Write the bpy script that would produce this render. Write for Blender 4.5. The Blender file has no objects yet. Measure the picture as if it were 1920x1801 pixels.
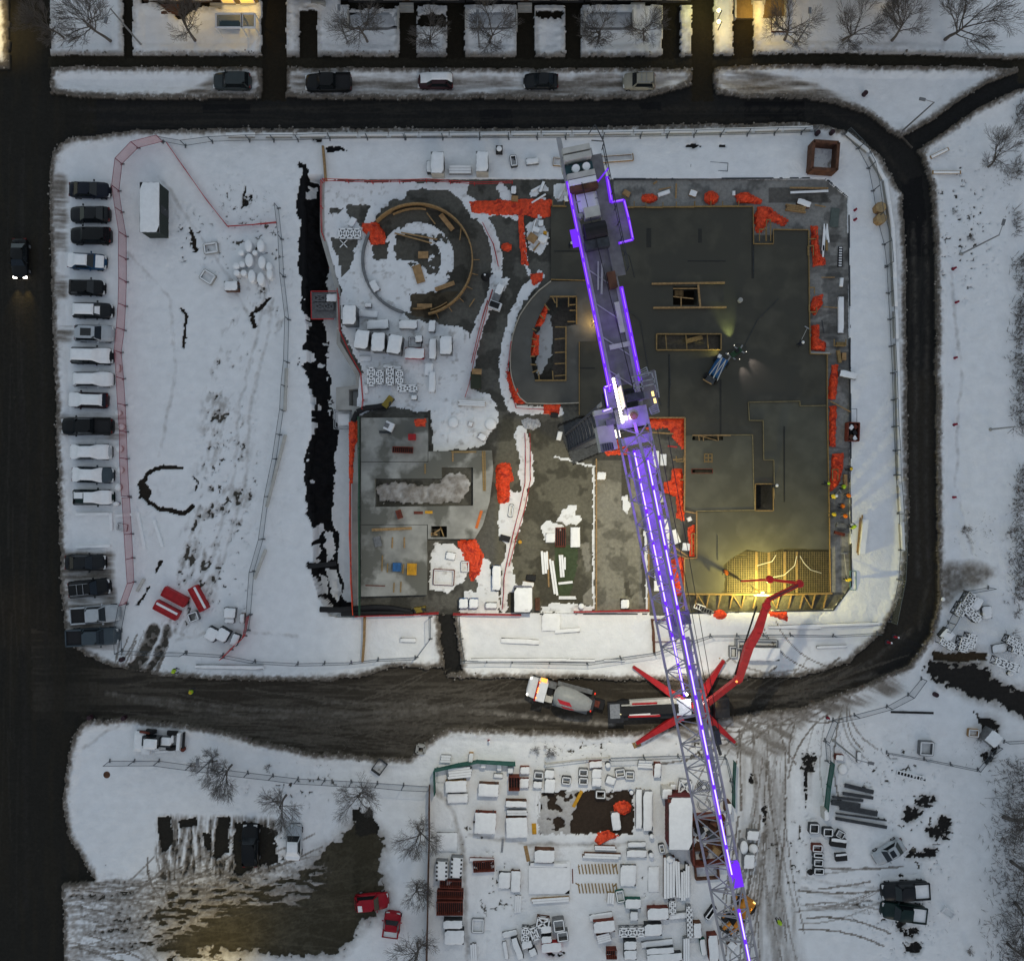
import bpy, bmesh, math, random
import numpy as np
from mathutils import Vector, Matrix
from mathutils.geometry import tessellate_polygon
random.seed(7)
SC = bpy.context.scene
COL = SC.collection
S = 16.5          # photo pixels per metre on the ground
H = 95.0          # drone height
# ---------------------------------------------------------------- camera
cam_data = bpy.data.cameras.new("camera")
cam = bpy.data.objects.new("camera", cam_data)
COL.objects.link(cam)
cam.location = (0, 0, H)
cam.rotation_euler = (0, 0, 0)
cam_data.sensor_fit = 'HORIZONTAL'
cam_data.sensor_width = 36.0
cam_data.lens = 36.0 * H / (1920 / S)
cam_data.clip_start = 1.0
cam_data.clip_end = 4000.0
SC.camera = cam
# ---------------------------------------------------------------- sky and sun (overcast dusk)
SUN_EL, SUN_AZ = math.radians(28), math.radians(160)
world = bpy.data.worlds.new("World")
SC.world = world
world.use_nodes = True
wn = world.node_tree
bg = wn.nodes["Background"]
sky = wn.nodes.new("ShaderNodeTexSky")
sky.sky_type = 'NISHITA'
sky.sun_disc = False
sky.sun_elevation = SUN_EL
sky.sun_rotation = SUN_AZ
sky.air_density = 1.0
sky.dust_density = 1.0
sky.ozone_density = 0.1
bg.inputs["Strength"].default_value = 0.093
wn.links.new(sky.outputs[0], bg.inputs["Color"])
sd = bpy.data.lights.new("sun", 'SUN')
sd.energy = 0.76
sd.angle = math.radians(120)
sd.color = (0.96, 1.0, 0.93)
sun = bpy.data.objects.new("sun", sd)
COL.objects.link(sun)
sun.rotation_euler = (math.radians(40), 0, math.radians(200))
SC.view_settings.view_transform = 'Standard'
SC.view_settings.look = 'None'
SC.view_settings.exposure = 0.0
SC.view_settings.gamma = 1.0
SC.view_settings.use_curve_mapping = False
SC.render.engine = 'CYCLES'
SC.cycles.use_denoising = True
SC.cycles.max_bounces = 5
SC.cycles.transparent_max_bounces = 12
SC.cycles.sample_clamp_indirect = 3.0
SC.cycles.use_light_tree = True
# ---------------------------------------------------------------- helpers
def P(px, py, z=0.0):
	"""photo pixel of a point at height z -> world point"""
	k = (H - z) / H / S
	return Vector(((px - 960) * k, (900.5 - py) * k, z))
def lamp(name, kind, loc, energy, color, target=None, size=0.3, spot=None, blend=0.5):
	d = bpy.data.lights.new(name, kind)
	d.energy = energy
	d.color = color
	if kind == 'SPOT':
		d.spot_size = spot
		d.spot_blend = blend
		d.shadow_soft_size = size
	elif kind == 'POINT':
		d.shadow_soft_size = size
	elif kind == 'AREA':
		d.size = size
	o = bpy.data.objects.new(name, d)
	COL.objects.link(o)
	o.location = loc
	if target is not None:
		o.rotation_euler = (Vector(target) - Vector(loc)).to_track_quat('-Z', 'Y').to_euler()
	return o
MATS = {}
def mat(name, color, rough=0.7, metal=0.0, var=0.15, scale=3.0, bump=0.0, spec=0.3, emit=None, estr=0.0, alpha=None, color2=None, thr=None, coords='Object'):
	"""procedural principled material: colour broken up by noise, optional second colour in patches"""
	if name in MATS:
		return MATS[name]
	m = bpy.data.materials.new(name)
	m.use_nodes = True
	nt = m.node_tree
	b = nt.nodes["Principled BSDF"]
	b.inputs["Roughness"].default_value = rough
	b.inputs["Metallic"].default_value = metal
	b.inputs["Specular IOR Level"].default_value = spec
	tc = nt.nodes.new("ShaderNodeTexCoord")
	nz = nt.nodes.new("ShaderNodeTexNoise")
	nz.inputs["Scale"].default_value = scale
	nz.inputs["Detail"].default_value = 5
	nt.links.new(tc.outputs[coords], nz.inputs["Vector"])
	ramp = nt.nodes.new("ShaderNodeValToRGB")
	c = Vector(color)
	lo = tuple(max(0, x * (1 - var)) for x in color) + (1,)
	hi = tuple(min(1, x * (1 + var)) for x in color) + (1,)
	ramp.color_ramp.elements[0].position = 0.32
	ramp.color_ramp.elements[1].position = 0.68
	ramp.color_ramp.elements[0].color = lo
	ramp.color_ramp.elements[1].color = hi
	nt.links.new(nz.outputs["Fac"], ramp.inputs["Fac"])
	out = ramp.outputs["Color"]
	if color2 is not None:
		n2 = nt.nodes.new("ShaderNodeTexNoise")
		n2.inputs["Scale"].default_value = scale * 0.45
		n2.inputs["Detail"].default_value = 6
		nt.links.new(tc.outputs[coords], n2.inputs["Vector"])
		r2 = nt.nodes.new("ShaderNodeValToRGB")
		t = 0.5 if thr is None else thr
		r2.color_ramp.elements[0].position = t - 0.04
		r2.color_ramp.elements[1].position = t + 0.04
		nt.links.new(n2.outputs["Fac"], r2.inputs["Fac"])
		mx = nt.nodes.new("ShaderNodeMixRGB")
		mx.inputs[2].default_value = tuple(color2) + (1,)
		nt.links.new(r2.outputs["Color"], mx.inputs[0])
		nt.links.new(out, mx.inputs[1])
		out = mx.outputs[0]
	nt.links.new(out, b.inputs["Base Color"])
	if bump:
		bp = nt.nodes.new("ShaderNodeBump")
		bp.inputs["Strength"].default_value = bump
		bp.inputs["Distance"].default_value = 0.05
		nt.links.new(nz.outputs["Fac"], bp.inputs["Height"])
		nt.links.new(bp.outputs["Normal"], b.inputs["Normal"])
	if emit is not None:
		b.inputs["Emission Color"].default_value = tuple(emit) + (1,)
		b.inputs["Emission Strength"].default_value = estr
	if alpha is not None:
		b.inputs["Alpha"].default_value = alpha
	MATS[name] = m
	return m
SNOW = mat("snow", (0.82, 0.83, 0.83), 0.75, var=0.05, scale=2.0, bump=0.35, spec=0.2)
SNOWD = mat("snow_trodden", (0.66, 0.67, 0.69), 0.8, var=0.12, scale=3.0, bump=0.5, color2=(0.30, 0.29, 0.27), thr=0.63)
TIMBER = mat("timber", (0.30, 0.19, 0.085), 0.8, var=0.25, scale=4)
TIMBERY = mat("timber_yellow", (0.25, 0.165, 0.065), 0.75, var=0.2, scale=4)
PLY = mat("plywood", (0.33, 0.20, 0.09), 0.8, var=0.25, scale=2)
STEEL = mat("galvanised_steel", (0.30, 0.31, 0.32), 0.5, 0.6, var=0.2, scale=5)
DSTEEL = mat("dark_steel", (0.05, 0.055, 0.06), 0.6, 0.4, var=0.3, scale=4)
RUST = mat("red_oxide_steel", (0.13, 0.030, 0.018), 0.75, 0.1, var=0.35, scale=3)
REDP = mat("red_paint", (0.36, 0.012, 0.016), 0.5, 0, var=0.2, scale=2)
REDN = mat("red_netting", (0.42, 0.035, 0.035), 0.8, var=0.3, scale=8)
ORANGE = mat("orange_tarpaulin", (0.74, 0.070, 0.020), 0.55, var=0.3, scale=3.5, bump=0.8, color2=(0.40, 0.028, 0.012), thr=0.6)
for _n in ORANGE.node_tree.nodes:
	if _n.type == "BUMP": _n.inputs["Distance"].default_value = 0.22
CONC = mat("weathered_concrete", (0.30, 0.30, 0.275), 0.85, var=0.25, scale=0.55, bump=0.25, color2=(0.13, 0.13, 0.112), thr=0.515, spec=0.2)
CONCL = mat("dry_concrete", (0.34, 0.335, 0.31), 0.85, var=0.15, scale=0.8, bump=0.2, spec=0.2)
WETC = mat("wet_concrete", (0.056, 0.053, 0.039), 0.55, var=0.22, scale=0.5, bump=0.15, spec=0.3, color2=(0.047, 0.045, 0.034), thr=0.5)
WETC2 = mat("wet_concrete_paler", (0.082, 0.081, 0.060), 0.55, var=0.18, scale=0.5, bump=0.15, spec=0.3, color2=(0.068, 0.067, 0.049), thr=0.52)
DAMPC = mat("damp_concrete", (0.095, 0.093, 0.083), 0.7, var=0.2, scale=0.4, bump=0.2, color2=(0.14, 0.14, 0.128), thr=0.62, spec=0.2)
BLACK = mat("black_rubber", (0.012, 0.012, 0.013), 0.7, var=0.2)
GLASS = mat("dark_glass", (0.010, 0.013, 0.015), 0.12, var=0.05, spec=0.5)
PALE = mat("pale_paint", (0.48, 0.47, 0.43), 0.6, var=0.12, scale=2)
WHITEP = mat("white_paint", (0.72, 0.73, 0.74), 0.4, var=0.06)
GREY = mat("grey_metal", (0.16, 0.165, 0.17), 0.6, 0.2, var=0.2, scale=3)
BROWN = mat("rusty_brown_sheet", (0.10, 0.045, 0.025), 0.8, var=0.4, scale=2)
GREENT = mat("green_netting", (0.012, 0.085, 0.065), 0.8, var=0.3, scale=5)
YELLOW = mat("yellow_paint", (0.55, 0.28, 0.015), 0.6, var=0.2, scale=3)
BLUE = mat("blue_paint", (0.02, 0.10, 0.26), 0.5, var=0.25, scale=3)
WIRE = mat("fence_wire", (0.075, 0.09, 0.10), 0.6, 0.3, var=0.2)
BARK = mat("bark", (0.11, 0.098, 0.088), 0.9, var=0.3, scale=6)
class MB:
	"""collects simple solids and links them as ONE mesh object"""
	def __init__(s):
		s.v, s.f = [], []
	def _add(s, vs, fs):
		n = len(s.v)
		s.v += [tuple(x) for x in vs]
		s.f += [tuple(n + i for i in f) for f in fs]
		return s
	def box(s, c, d, rz=0.0, taper=1.0):
		x, y, z = d[0] / 2, d[1] / 2, d[2] / 2
		t = taper
		vs = [(-x, -y, -z), (x, -y, -z), (x, y, -z), (-x, y, -z), (-x * t, -y * t, z), (x * t, -y * t, z), (x * t, y * t, z), (-x * t, y * t, z)]
		cr, sr = math.cos(rz), math.sin(rz)
		vs = [(c[0] + a * cr - b * sr, c[1] + a * sr + b * cr, c[2] + e) for a, b, e in vs]
		return s._add(vs, [(3, 2, 1, 0), (4, 5, 6, 7), (0, 1, 5, 4), (1, 2, 6, 5), (2, 3, 7, 6), (3, 0, 4, 7)])
	def bar(s, p, q, w, h=None, w2=None, h2=None):
		"""square bar from p to q (centre line)"""
		p, q = Vector(p), Vector(q)
		h = w if h is None else h
		w2 = w if w2 is None else w2
		h2 = h if h2 is None else h2
		d = (q - p)
		if d.length < 1e-6:
			return s
		d.normalize()
		up = Vector((0, 0, 1)) if abs(d.z) < 0.95 else Vector((1, 0, 0))
		a = d.cross(up).normalized()
		b = a.cross(d).normalized()
		vs = []
		for c, ww, hh in ((p, w, h), (q, w2, h2)):
			for sa, sb in ((-1, -1), (1, -1), (1, 1), (-1, 1)):
				vs.append(c + a * sa * ww / 2 + b * sb * hh / 2)
		return s._add(vs, [(0, 1, 2, 3), (7, 6, 5, 4), (0, 4, 5, 1), (1, 5, 6, 2), (2, 6, 7, 3), (3, 7, 4, 0)])
	def tube(s, p, q, r, r2=None, n=6, caps=True):
		p, q = Vector(p), Vector(q)
		r2 = r if r2 is None else r2
		d = q - p
		if d.length < 1e-6:
			return s
		d.normalize()
		up = Vector((0, 0, 1)) if abs(d.z) < 0.95 else Vector((1, 0, 0))
		a = d.cross(up).normalized()
		b = a.cross(d).normalized()
		vs = []
		for c, rr in ((p, r), (q, r2)):
			for i in range(n):
				t = 2 * math.pi * i / n
				vs.append(c + a * math.cos(t) * rr + b * math.sin(t) * rr)
		fs = [(i, (i + 1) % n, n + (i + 1) % n, n + i) for i in range(n)]
		if caps:
			fs += [tuple(range(n - 1, -1, -1)), tuple(range(n, 2 * n))]
		return s._add(vs, fs)
	def path(s, pts, r, n=5):
		for a, b in zip(pts, pts[1:]):
			s.tube(a, b, r, n=n)
		return s
	def prism(s, poly, z0, z1, holes=(), bottom=False):
		"""extruded polygon (list of (x,y)) with optional holes"""
		loops = [list(poly)] + [list(h) for h in holes]
		def area(l):
			return sum(l[i][0] * l[(i + 1) % len(l)][1] - l[(i + 1) % len(l)][0] * l[i][1] for i in range(len(l)))
		if area(loops[0]) < 0:
			loops[0].reverse()
		for i in range(1, len(loops)):
			if area(loops[i]) > 0:
				loops[i].reverse()
		flat = [p for l in loops for p in l]
		tris = tessellate_polygon([[Vector((p[0], p[1], 0)) for p in l] for l in loops])
		n = len(flat)
		vs = [(p[0], p[1], z1) for p in flat] + [(p[0], p[1], z0) for p in flat]
		fs = []
		for t in tris:
			a, b, c = (flat[i] for i in t)
			cr = (b[0] - a[0]) * (c[1] - a[1]) - (b[1] - a[1]) * (c[0] - a[0])
			t = tuple(t) if cr > 0 else (t[0], t[2], t[1])
			fs.append(t)
			if bottom:
				fs.append((t[0] + n, t[2] + n, t[1] + n))
		o = 0
		for l in loops:
			m = len(l)
			for i in range(m):
				a, b = o + i, o + (i + 1) % m
				fs.append((a, n + a, n + b, b))
			o += m
		return s._add(vs, fs)
	def lathe(s, c, prof, n=12, sx=1.0, sy=1.0):
		"""profile [(r,z)...] turned about the vertical axis at c"""
		vs, fs = [], []
		for r, z in prof:
			for i in range(n):
				t = 2 * math.pi * i / n
				vs.append((c[0] + r * math.cos(t) * sx, c[1] + r * math.sin(t) * sy, c[2] + z))
		for k in range(len(prof) - 1):
			for i in range(n):
				j = (i + 1) % n
				fs.append((k * n + i, k * n + j, (k + 1) * n + j, (k + 1) * n + i))
		fs.append(tuple(range(n - 1, -1, -1)))
		fs.append(tuple((len(prof) - 1) * n + i for i in range(n)))
		return s._add(vs, fs)
	def mound(s, c, d, rz=0.0, e=0.12, n=7, jitter=0.0):
		"""soft snow cushion: rounded-edge slab, d = (len, wid, thick), c = centre of its base"""
		vs, fs = [], []
		cr, sr = math.cos(rz), math.sin(rz)
		for j in range(n):
			for i in range(n):
				u, v = i / (n - 1) * 2 - 1, j / (n - 1) * 2 - 1
				eu = 1 - max(0, abs(u) - (1 - 2 * e / max(d[0], .01))) / max(2 * e / max(d[0], .01), 1e-3)
				ev = 1 - max(0, abs(v) - (1 - 2 * e / max(d[1], .01))) / max(2 * e / max(d[1], .01), 1e-3)
				k = min(1, max(0, eu)) * min(1, max(0, ev))
				zz = d[2] * (k ** 0.5) * (1 + random.uniform(-jitter, jitter))
				a, b = u * d[0] / 2, v * d[1] / 2
				if jitter and (i in (0, n - 1) or j in (0, n - 1)):
					a *= 1 - random.uniform(0, .16) * min(1, .7 / max(d[0], .3)); b *= 1 - random.uniform(0, .16) * min(1, .7 / max(d[1], .3))
				vs.append((c[0] + a * cr - b * sr, c[1] + a * sr + b * cr, c[2] + zz))
		for j in range(n - 1):
			for i in range(n - 1):
				q = j * n + i
				fs.append((q, q + 1, q + n + 1, q + n))
		return s._add(vs, fs)
	def mesh(s, name):
		me = bpy.data.meshes.new(name)
		me.from_pydata(s.v, [], s.f)
		me.validate()
		return me
	def build(s, name, material, parent=None, smooth=False):
		me = s.mesh(name)
		me.materials.append(material)
		if smooth:
			me.polygons.foreach_set("use_smooth", [True] * len(me.polygons))
		o = bpy.data.objects.new(name, me)
		COL.objects.link(o)
		if parent is not None:
			o.parent = parent
		return o
def tag(o, label=None, cat=None, group=None, kind=None):
	if label: o["label"] = label
	if cat:
		o["category"] = cat
		if not kind: o["kind"] = "thing"
	if group: o["group"] = group
	if kind: o["kind"] = kind
	return o
def thing(name, label, cat, loc=(0, 0, 0), rz=0.0, group=None):
	o = bpy.data.objects.new(name, None)
	o.empty_display_size = 0.3
	COL.objects.link(o)
	o.location = loc
	o.rotation_euler = (0, 0, rz)
	return tag(o, label, cat, group)
def copy_tree(src, label=None, loc=None, rz=None, scale=None):
	def rec(o, par):
		c = o.copy()
		COL.objects.link(c)
		c.parent = par
		for ch in o.children:
			rec(ch, c)
		return c
	r = rec(src, None)
	if label: r["label"] = label
	if loc is not None: r.location = loc
	if rz is not None: r.rotation_euler = (0, 0, rz)
	if scale is not None: r.scale = scale if hasattr(scale, '__len__') else (scale,) * 3
	return r
def deg(px0, py0, px1, py1):
	"""world heading of the photo direction from pixel 0 to pixel 1"""
	return math.atan2(-(py1 - py0), px1 - px0)
# ================================================================ GROUND: one height field split into pieces of the setting
rng = np.random.default_rng(11)
def vnoise(X, Y, scale, seed):
	r = np.random.default_rng(seed)
	L = r.random((256, 256)).astype(np.float32)
	x = X / scale + 1000.0; y = Y / scale + 1000.0
	xi = np.floor(x).astype(np.int64); yi = np.floor(y).astype(np.int64)
	fx = (x - xi).astype(np.float32); fy = (y - yi).astype(np.float32)
	fx = fx * fx * (3 - 2 * fx); fy = fy * fy * (3 - 2 * fy)
	a = L[yi & 255, xi & 255]; b = L[yi & 255, (xi + 1) & 255]
	c = L[(yi + 1) & 255, xi & 255]; d = L[(yi + 1) & 255, (xi + 1) & 255]
	return (a * (1 - fx) + b * fx) * (1 - fy) + (c * (1 - fx) + d * fx) * fy
def fbm(X, Y, scale, seed, o=4):
	s = 0; a = 1; t = 0
	for i in range(o):
		s = s + a * vnoise(X, Y, scale / 2 ** i, seed + i * 13); t += a; a *= 0.55
	return s / t
def blur(A, r):
	if r < 1: return A
	for ax in (0, 1):
		B = np.concatenate([np.repeat(np.take(A, [0], ax), r + 1, ax), A, np.repeat(np.take(A, [-1], ax), r, ax)], ax)
		Cm = np.cumsum(B, ax, dtype=np.float64)
		n = A.shape[ax]
		A = ((np.take(Cm, range(2 * r + 1, 2 * r + 1 + n), ax) - np.take(Cm, range(0, n), ax)) / (2 * r + 1)).astype(np.float32)
	return A
STEP = 2.4
fine_x = np.arange(-48, 1972, STEP); fine_y = np.arange(-48, 1852, STEP)
def grow(e, sgn):
	out = []; d = 12.0; x = e
	while abs(x - e) < 9000:
		x += sgn * d; d *= 1.45; out.append(x)
	return out
gx = np.array(sorted(grow(fine_x[0], -1)) + list(fine_x) + grow(fine_x[-1], 1))
gy = np.array(sorted(grow(fine_y[0], -1)) + list(fine_y) + grow(fine_y[-1], 1))
PX, PY = np.meshgrid(gx, gy)
NY, NX = PX.shape
W1x = (fbm(PX, PY, 26, 1) - .5); W1y = (fbm(PX, PY, 26, 91) - .5)
W2x = (fbm(PX, PY, 9, 5) - .5); W2y = (fbm(PX, PY, 9, 77) - .5)
def poly(pts, rag=0.0, fine=0.0, soft=0):
	"""0..1 mask of a photo-pixel polygon, its outline ragged by noise"""
	pts = np.array(pts, dtype=np.float64)
	m = 30 + rag + fine + soft * STEP
	i0 = max(np.searchsorted(gx, pts[:, 0].min() - m) - 1, 0); i1 = min(np.searchsorted(gx, pts[:, 0].max() + m) + 1, NX)
	j0 = max(np.searchsorted(gy, pts[:, 1].min() - m) - 1, 0); j1 = min(np.searchsorted(gy, pts[:, 1].max() + m) + 1, NY)
	sl = (slice(j0, j1), slice(i0, i1))
	x = PX[sl] + W1x[sl] * rag * 2 + W2x[sl] * fine * 2
	y = PY[sl] + W1y[sl] * rag * 2 + W2y[sl] * fine * 2
	ins = np.zeros(x.shape, bool)
	n = len(pts)
	for k in range(n):
		x0, y0 = pts[k]; x1, y1 = pts[(k + 1) % n]
		if y0 == y1: continue
		c = ((y0 > y) != (y1 > y)) & (x < (x1 - x0) * (y - y0) / (y1 - y0) + x0)
		ins ^= c
	M = np.zeros((NY, NX), np.float32)
	M[sl] = ins
	return blur(M, soft) if soft else M
def line(pts, w, rag=0.0, fine=0.0, soft=0, w2=None):
	"""0..1 mask of a thick photo-pixel polyline"""
	pts = [np.array(p, float) for p in pts]
	M = np.zeros((NY, NX), np.float32)
	ws = np.linspace(w, w if w2 is None else w2, len(pts))
	a = np.array(pts)
	m = 30 + rag + max(ws)
	i0 = max(np.searchsorted(gx, a[:, 0].min() - m) - 1, 0); i1 = min(np.searchsorted(gx, a[:, 0].max() + m) + 1, NX)
	j0 = max(np.searchsorted(gy, a[:, 1].min() - m) - 1, 0); j1 = min(np.searchsorted(gy, a[:, 1].max() + m) + 1, NY)
	sl = (slice(j0, j1), slice(i0, i1))
	x = PX[sl] + W1x[sl] * rag * 2 + W2x[sl] * fine * 2
	y = PY[sl] + W1y[sl] * rag * 2 + W2y[sl] * fine * 2
	best = np.zeros(x.shape, bool)
	for k in range(len(pts) - 1):
		p, q = pts[k], pts[k + 1]
		d = q - p; L = (d ** 2).sum() + 1e-9
		t = np.clip(((x - p[0]) * d[0] + (y - p[1]) * d[1]) / L, 0, 1)
		D = np.hypot(x - p[0] - t * d[0], y - p[1] - t * d[1])
		best |= D < (ws[k] * (1 - t) + ws[k + 1] * t) / 2
	M[sl] = best
	return blur(M, soft) if soft else M
def blob(cx, cy, rx, ry=None, soft=2.0):
	ry = rx if ry is None else ry
	d = ((PX - cx) / rx) ** 2 + ((PY - cy) / ry) ** 2
	return np.exp(-d * soft / 2).astype(np.float32)
def sstep(a, b, x):
	t = np.clip((x - a) / (b - a), 0, 1)
	return t * t * (3 - 2 * t)
# ---- carriageways
WEST = poly([(-140, 128), (0, 128), (26, 130), (22, 165), (98, 178), (180, 186), (180, 248), (130, 262), (104, 285), (96, 320), (98, 480), (104, 640), (108, 760), (112, 900), (116, 1040), (120, 1120), (128, 1195), (150, 1222), (180, 1240), (240, 1345), (172, 1343), (142, 1372), (130, 1420), (120, 1490), (130, 1560), (180, 1648), (120, 1652), (126, 1830), (126, 9000), (-140, 9000)], 3, 2.5)
WEST = np.maximum(WEST, poly([(19, -9000), (98, -9000), (98, 130), (98, 190), (22, 190), (19, 104)], 1.5, 2))
NORTH = poly([(90, 186), (300, 188), (520, 186), (700, 189), (900, 187), (1060, 190), (1200, 187), (1290, 165), (1335, 140), (1340, 176), (1390, 186), (1500, 187), (1560, 195), (1622, 215), (1660, 245), (1690, 262), (1722, 290), (1742, 350), (1751, 480), (1751, 700), (1755, 1000), (1756, 1120), (1742, 1190), (1700, 1246), (1600, 1288), (1500, 1325), (1400, 1335), (1400, 1268), (1500, 1268), (1590, 1240), (1652, 1184), (1686, 1118), (1702, 1000), (1698, 700), (1696, 480), (1690, 370), (1652, 298), (1600, 256), (1540, 236), (1480, 232), (1000, 243), (520, 243), (260, 246), (130, 262), (60, 250)], 2.5, 3)
SOUTH = poly([(60, 1180), (122, 1190), (150, 1220), (220, 1250), (300, 1264), (450, 1273), (590, 1276), (690, 1264), (735, 1250), (830, 1250), (838, 1268), (1000, 1270), (1200, 1274), (1420, 1272), (1420, 1330), (1260, 1360), (1180, 1368), (1100, 1372), (990, 1366), (840, 1362), (800, 1388), (770, 1418), (700, 1416), (590, 1408), (500, 1390), (420, 1366), (250, 1345), (150, 1346), (60, 1350)], 4, 4)
WALK = poly([(90, 106), (500, 107), (1000, 110), (1300, 108), (1480, 103), (1600, 102), (1740, 106), (1850, 112), (1990, 113), (1990, 150), (1910, 158), (1905, 130), (1800, 127), (1650, 127), (1480, 123), (1300, 131), (900, 131), (520, 129), (90, 128)], 1.5, 2.5)
DIAG = poly([(1690, 258), (1740, 232), (1790, 195), (1850, 158), (1900, 140), (1990, 110), (1990, 150), (1900, 172), (1830, 205), (1780, 240), (1735, 272), (1715, 284)], 1, 2)
DRIVES = np.zeros((NY, NX), np.float32)
for x0, x1, y0, y1 in ((233, 251, -60, 110), (492, 538, -60, 190), (563, 597, 22, 110), (749, 782, 8, 110), (838, 872, 8, 110), (968, 1002, 8, 110), (1060, 1089, 12, 110), (1241, 1274, -60, 110), (1296, 1337, -60, 190), (1373, 1411, -60, 110)):
	DRIVES = np.maximum(DRIVES, poly([(x0, y0), (x1, y0), (x1, y1), (x0, y1)], 1.2, 3))
DRIVES = np.maximum(DRIVES, poly([(640, -60), (1300, -60), (1300, 14), (640, 14)], 1, 1))
DRIVES = np.maximum(DRIVES, poly([(270, -60), (420, -60), (415, 20), (385, 15), (340, 40), (300, 8), (270, 12)], 5, 4))
for a in ((785, 30, 836, 52), (1004, 24, 1056, 38), (655, 2, 745, 22)):
	DRIVES = np.maximum(DRIVES, poly([(a[0], a[1]), (a[2], a[1]), (a[2], a[3]), (a[0], a[3])], 3, 6))
GAP = poly([(822, 1148), (852, 1148), (856, 1200), (868, 1255), (836, 1262), (828, 1200)], 3, 5)
ROAD = np.clip(WEST + NORTH + SOUTH + GAP, 0, 1)
CLEAR = np.clip(ROAD + WALK + DIAG + DRIVES, 0, 1)
# parking-lot mud in the south-west and earth patches
LOT = poly([(305, 1670), (420, 1650), (520, 1650), (560, 1640), (585, 1610), (610, 1590), (645, 1575), (655, 1540), (672, 1520), (690, 1520), (700, 1550), (735, 1575), (715, 1600), (705, 1635), (725, 1650), (722, 1700), (690, 1720), (665, 1740), (655, 1775), (640, 1790), (480, 1792), (330, 1790), (240, 1790), (290, 1760), (300, 1715)], 8, 6)
SLOTS = np.clip(poly([(298, 1530), (322, 1530), (324, 1580), (305, 1600), (298, 1570)], 3, 5) + poly([(335, 1540), (368, 1530), (372, 1545), (340, 1552)], 3, 6) + poly([(410, 1530), (432, 1530), (432, 1595), (405, 1612), (405, 1570)], 4, 6) + poly([(383, 1560), (396, 1560), (398, 1590), (386, 1590)], 4, 5) + poly([(440, 1540), (495, 1540), (520, 1560), (515, 1612), (440, 1640)], 4, 9) + poly([(498, 1605), (522, 1602), (522, 1618), (500, 1622)], 3, 3) + poly([(662, 1520), (700, 1515), (712, 1560), (670, 1565)], 5, 9), 0, 1)
EARTH = np.clip(poly([(1750, 1222), (1800, 1225), (1850, 1222), (1850, 1235), (1800, 1243), (1750, 1236)], 4, 4) + poly([(1735, 1235), (1790, 1250), (1850, 1250), (1855, 1275), (1990, 1320), (1990, 1375), (1890, 1330), (1800, 1290), (1740, 1270)], 9, 12) + poly([(1825, 1330), (1860, 1350), (1880, 1375), (1845, 1375)], 9, 12), 0, 1)
SPOTS = np.zeros((NY, NX), np.float32)
for x, y, a, b in ((1515, 1427, 13, 17), (1432, 1520, 5, 18), (1408, 1460, 4, 10), (1712, 1520, 14, 10), (1735, 1500, 16, 9), (1760, 1560, 20, 12), (1700, 1535, 9, 6), (1770, 1540, 12, 12), (1705, 1745, 14, 8), (1710, 1775, 16, 9), (1716, 1600, 22, 6), (1745, 1596, 12, 8), (1862, 1398, 6, 12), (1848, 1420, 10, 10), (462, 380, 4, 9), (470, 372, 4, 7), (1690, 1690, 10, 40), (600, 262, 10, 5), (1040, 1785, 14, 6), (1297, 275, 14, 3), (1355, 275, 6, 2), (1510, 1470, 3, 30)):
	SPOTS = np.maximum(SPOTS, sstep(0.50, 0.62, blob(x, y, a * 1.7, b * 1.7) * (0.1 + 1.5 * fbm(PX + 6 * W2x, PY * 1.4 + 6 * W2y, 7, int(x), 5))))
# brown streak: ring trench and dark cracks in the west field
RING = line([(340, 878), (310, 876), (290, 880), (275, 893), (266, 905), (262, 915), (268, 930), (282, 944), (300, 952), (330, 958), (345, 963), (360, 950)], 8, 3, 3)
RING = np.maximum(RING, poly([(258, 906), (272, 906), (286, 925), (278, 940), (262, 932)], 2, 3))
for c in (([(341, 580), (350, 590), (348, 612), (345, 640), (343, 650)], 5), ([(357, 435), (362, 448), (370, 470)], 6), ([(462, 350), (458, 372), (455, 392)], 3), ([(303, 1052), (292, 1072)], 5), ([(280, 1100), (266, 1125), (258, 1132)], 4), ([(362, 892), (372, 905), (366, 918)], 3), ([(470, 590), (490, 575), (505, 560)], 6), ([(478, 610), (474, 590)], 7), ([(1310, 1335), (1330, 1338)], 2)):
	RING = np.maximum(RING, line(c[0], c[1], 2, 4))
# ---- building site platform and the trench on its west side
SITE = poly([(604, 338), (1158, 338), (1545, 336), (1588, 372), (1592, 700), (1594, 1098), (1560, 1142), (1285, 1148), (1285, 1152), (1218, 1152), (1218, 1146), (852, 1150), (822, 1150), (684, 1152), (668, 1150), (662, 1110), (664, 780), (648, 776), (648, 726), (672, 712), (668, 694), (634, 642), (633, 545), (606, 440)])
TRENCH = poly([(572, 330), (606, 330), (606, 440), (634, 545), (634, 640), (672, 700), (668, 778), (668, 1155), (620, 1155), (600, 1120), (588, 1080), (590, 1000), (578, 900), (588, 800), (580, 700), (575, 600), (572, 440)], 2, 0)
FABRIC = poly([(568, 312), (580, 330), (604, 345), (602, 430), (606, 470), (604, 600), (607, 680), (612, 740), (622, 800), (620, 880), (614, 930), (613, 975), (622, 1000), (628, 1060), (632, 1120), (645, 1150), (612, 1150), (600, 1115), (592, 1090), (576, 1060), (585, 1025), (592, 1000), (580, 970), (578, 940), (570, 905), (574, 870), (580, 835), (590, 800), (584, 770), (582, 740), (572, 700), (560, 685), (566, 660), (572, 640), (566, 560), (562, 480), (563, 420), (558, 370)], 10, 3.5)
FABRIC = np.maximum(FABRIC, line([(563, 310), (575, 322), (570, 340), (582, 350)], 9, 3, 4))
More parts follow.
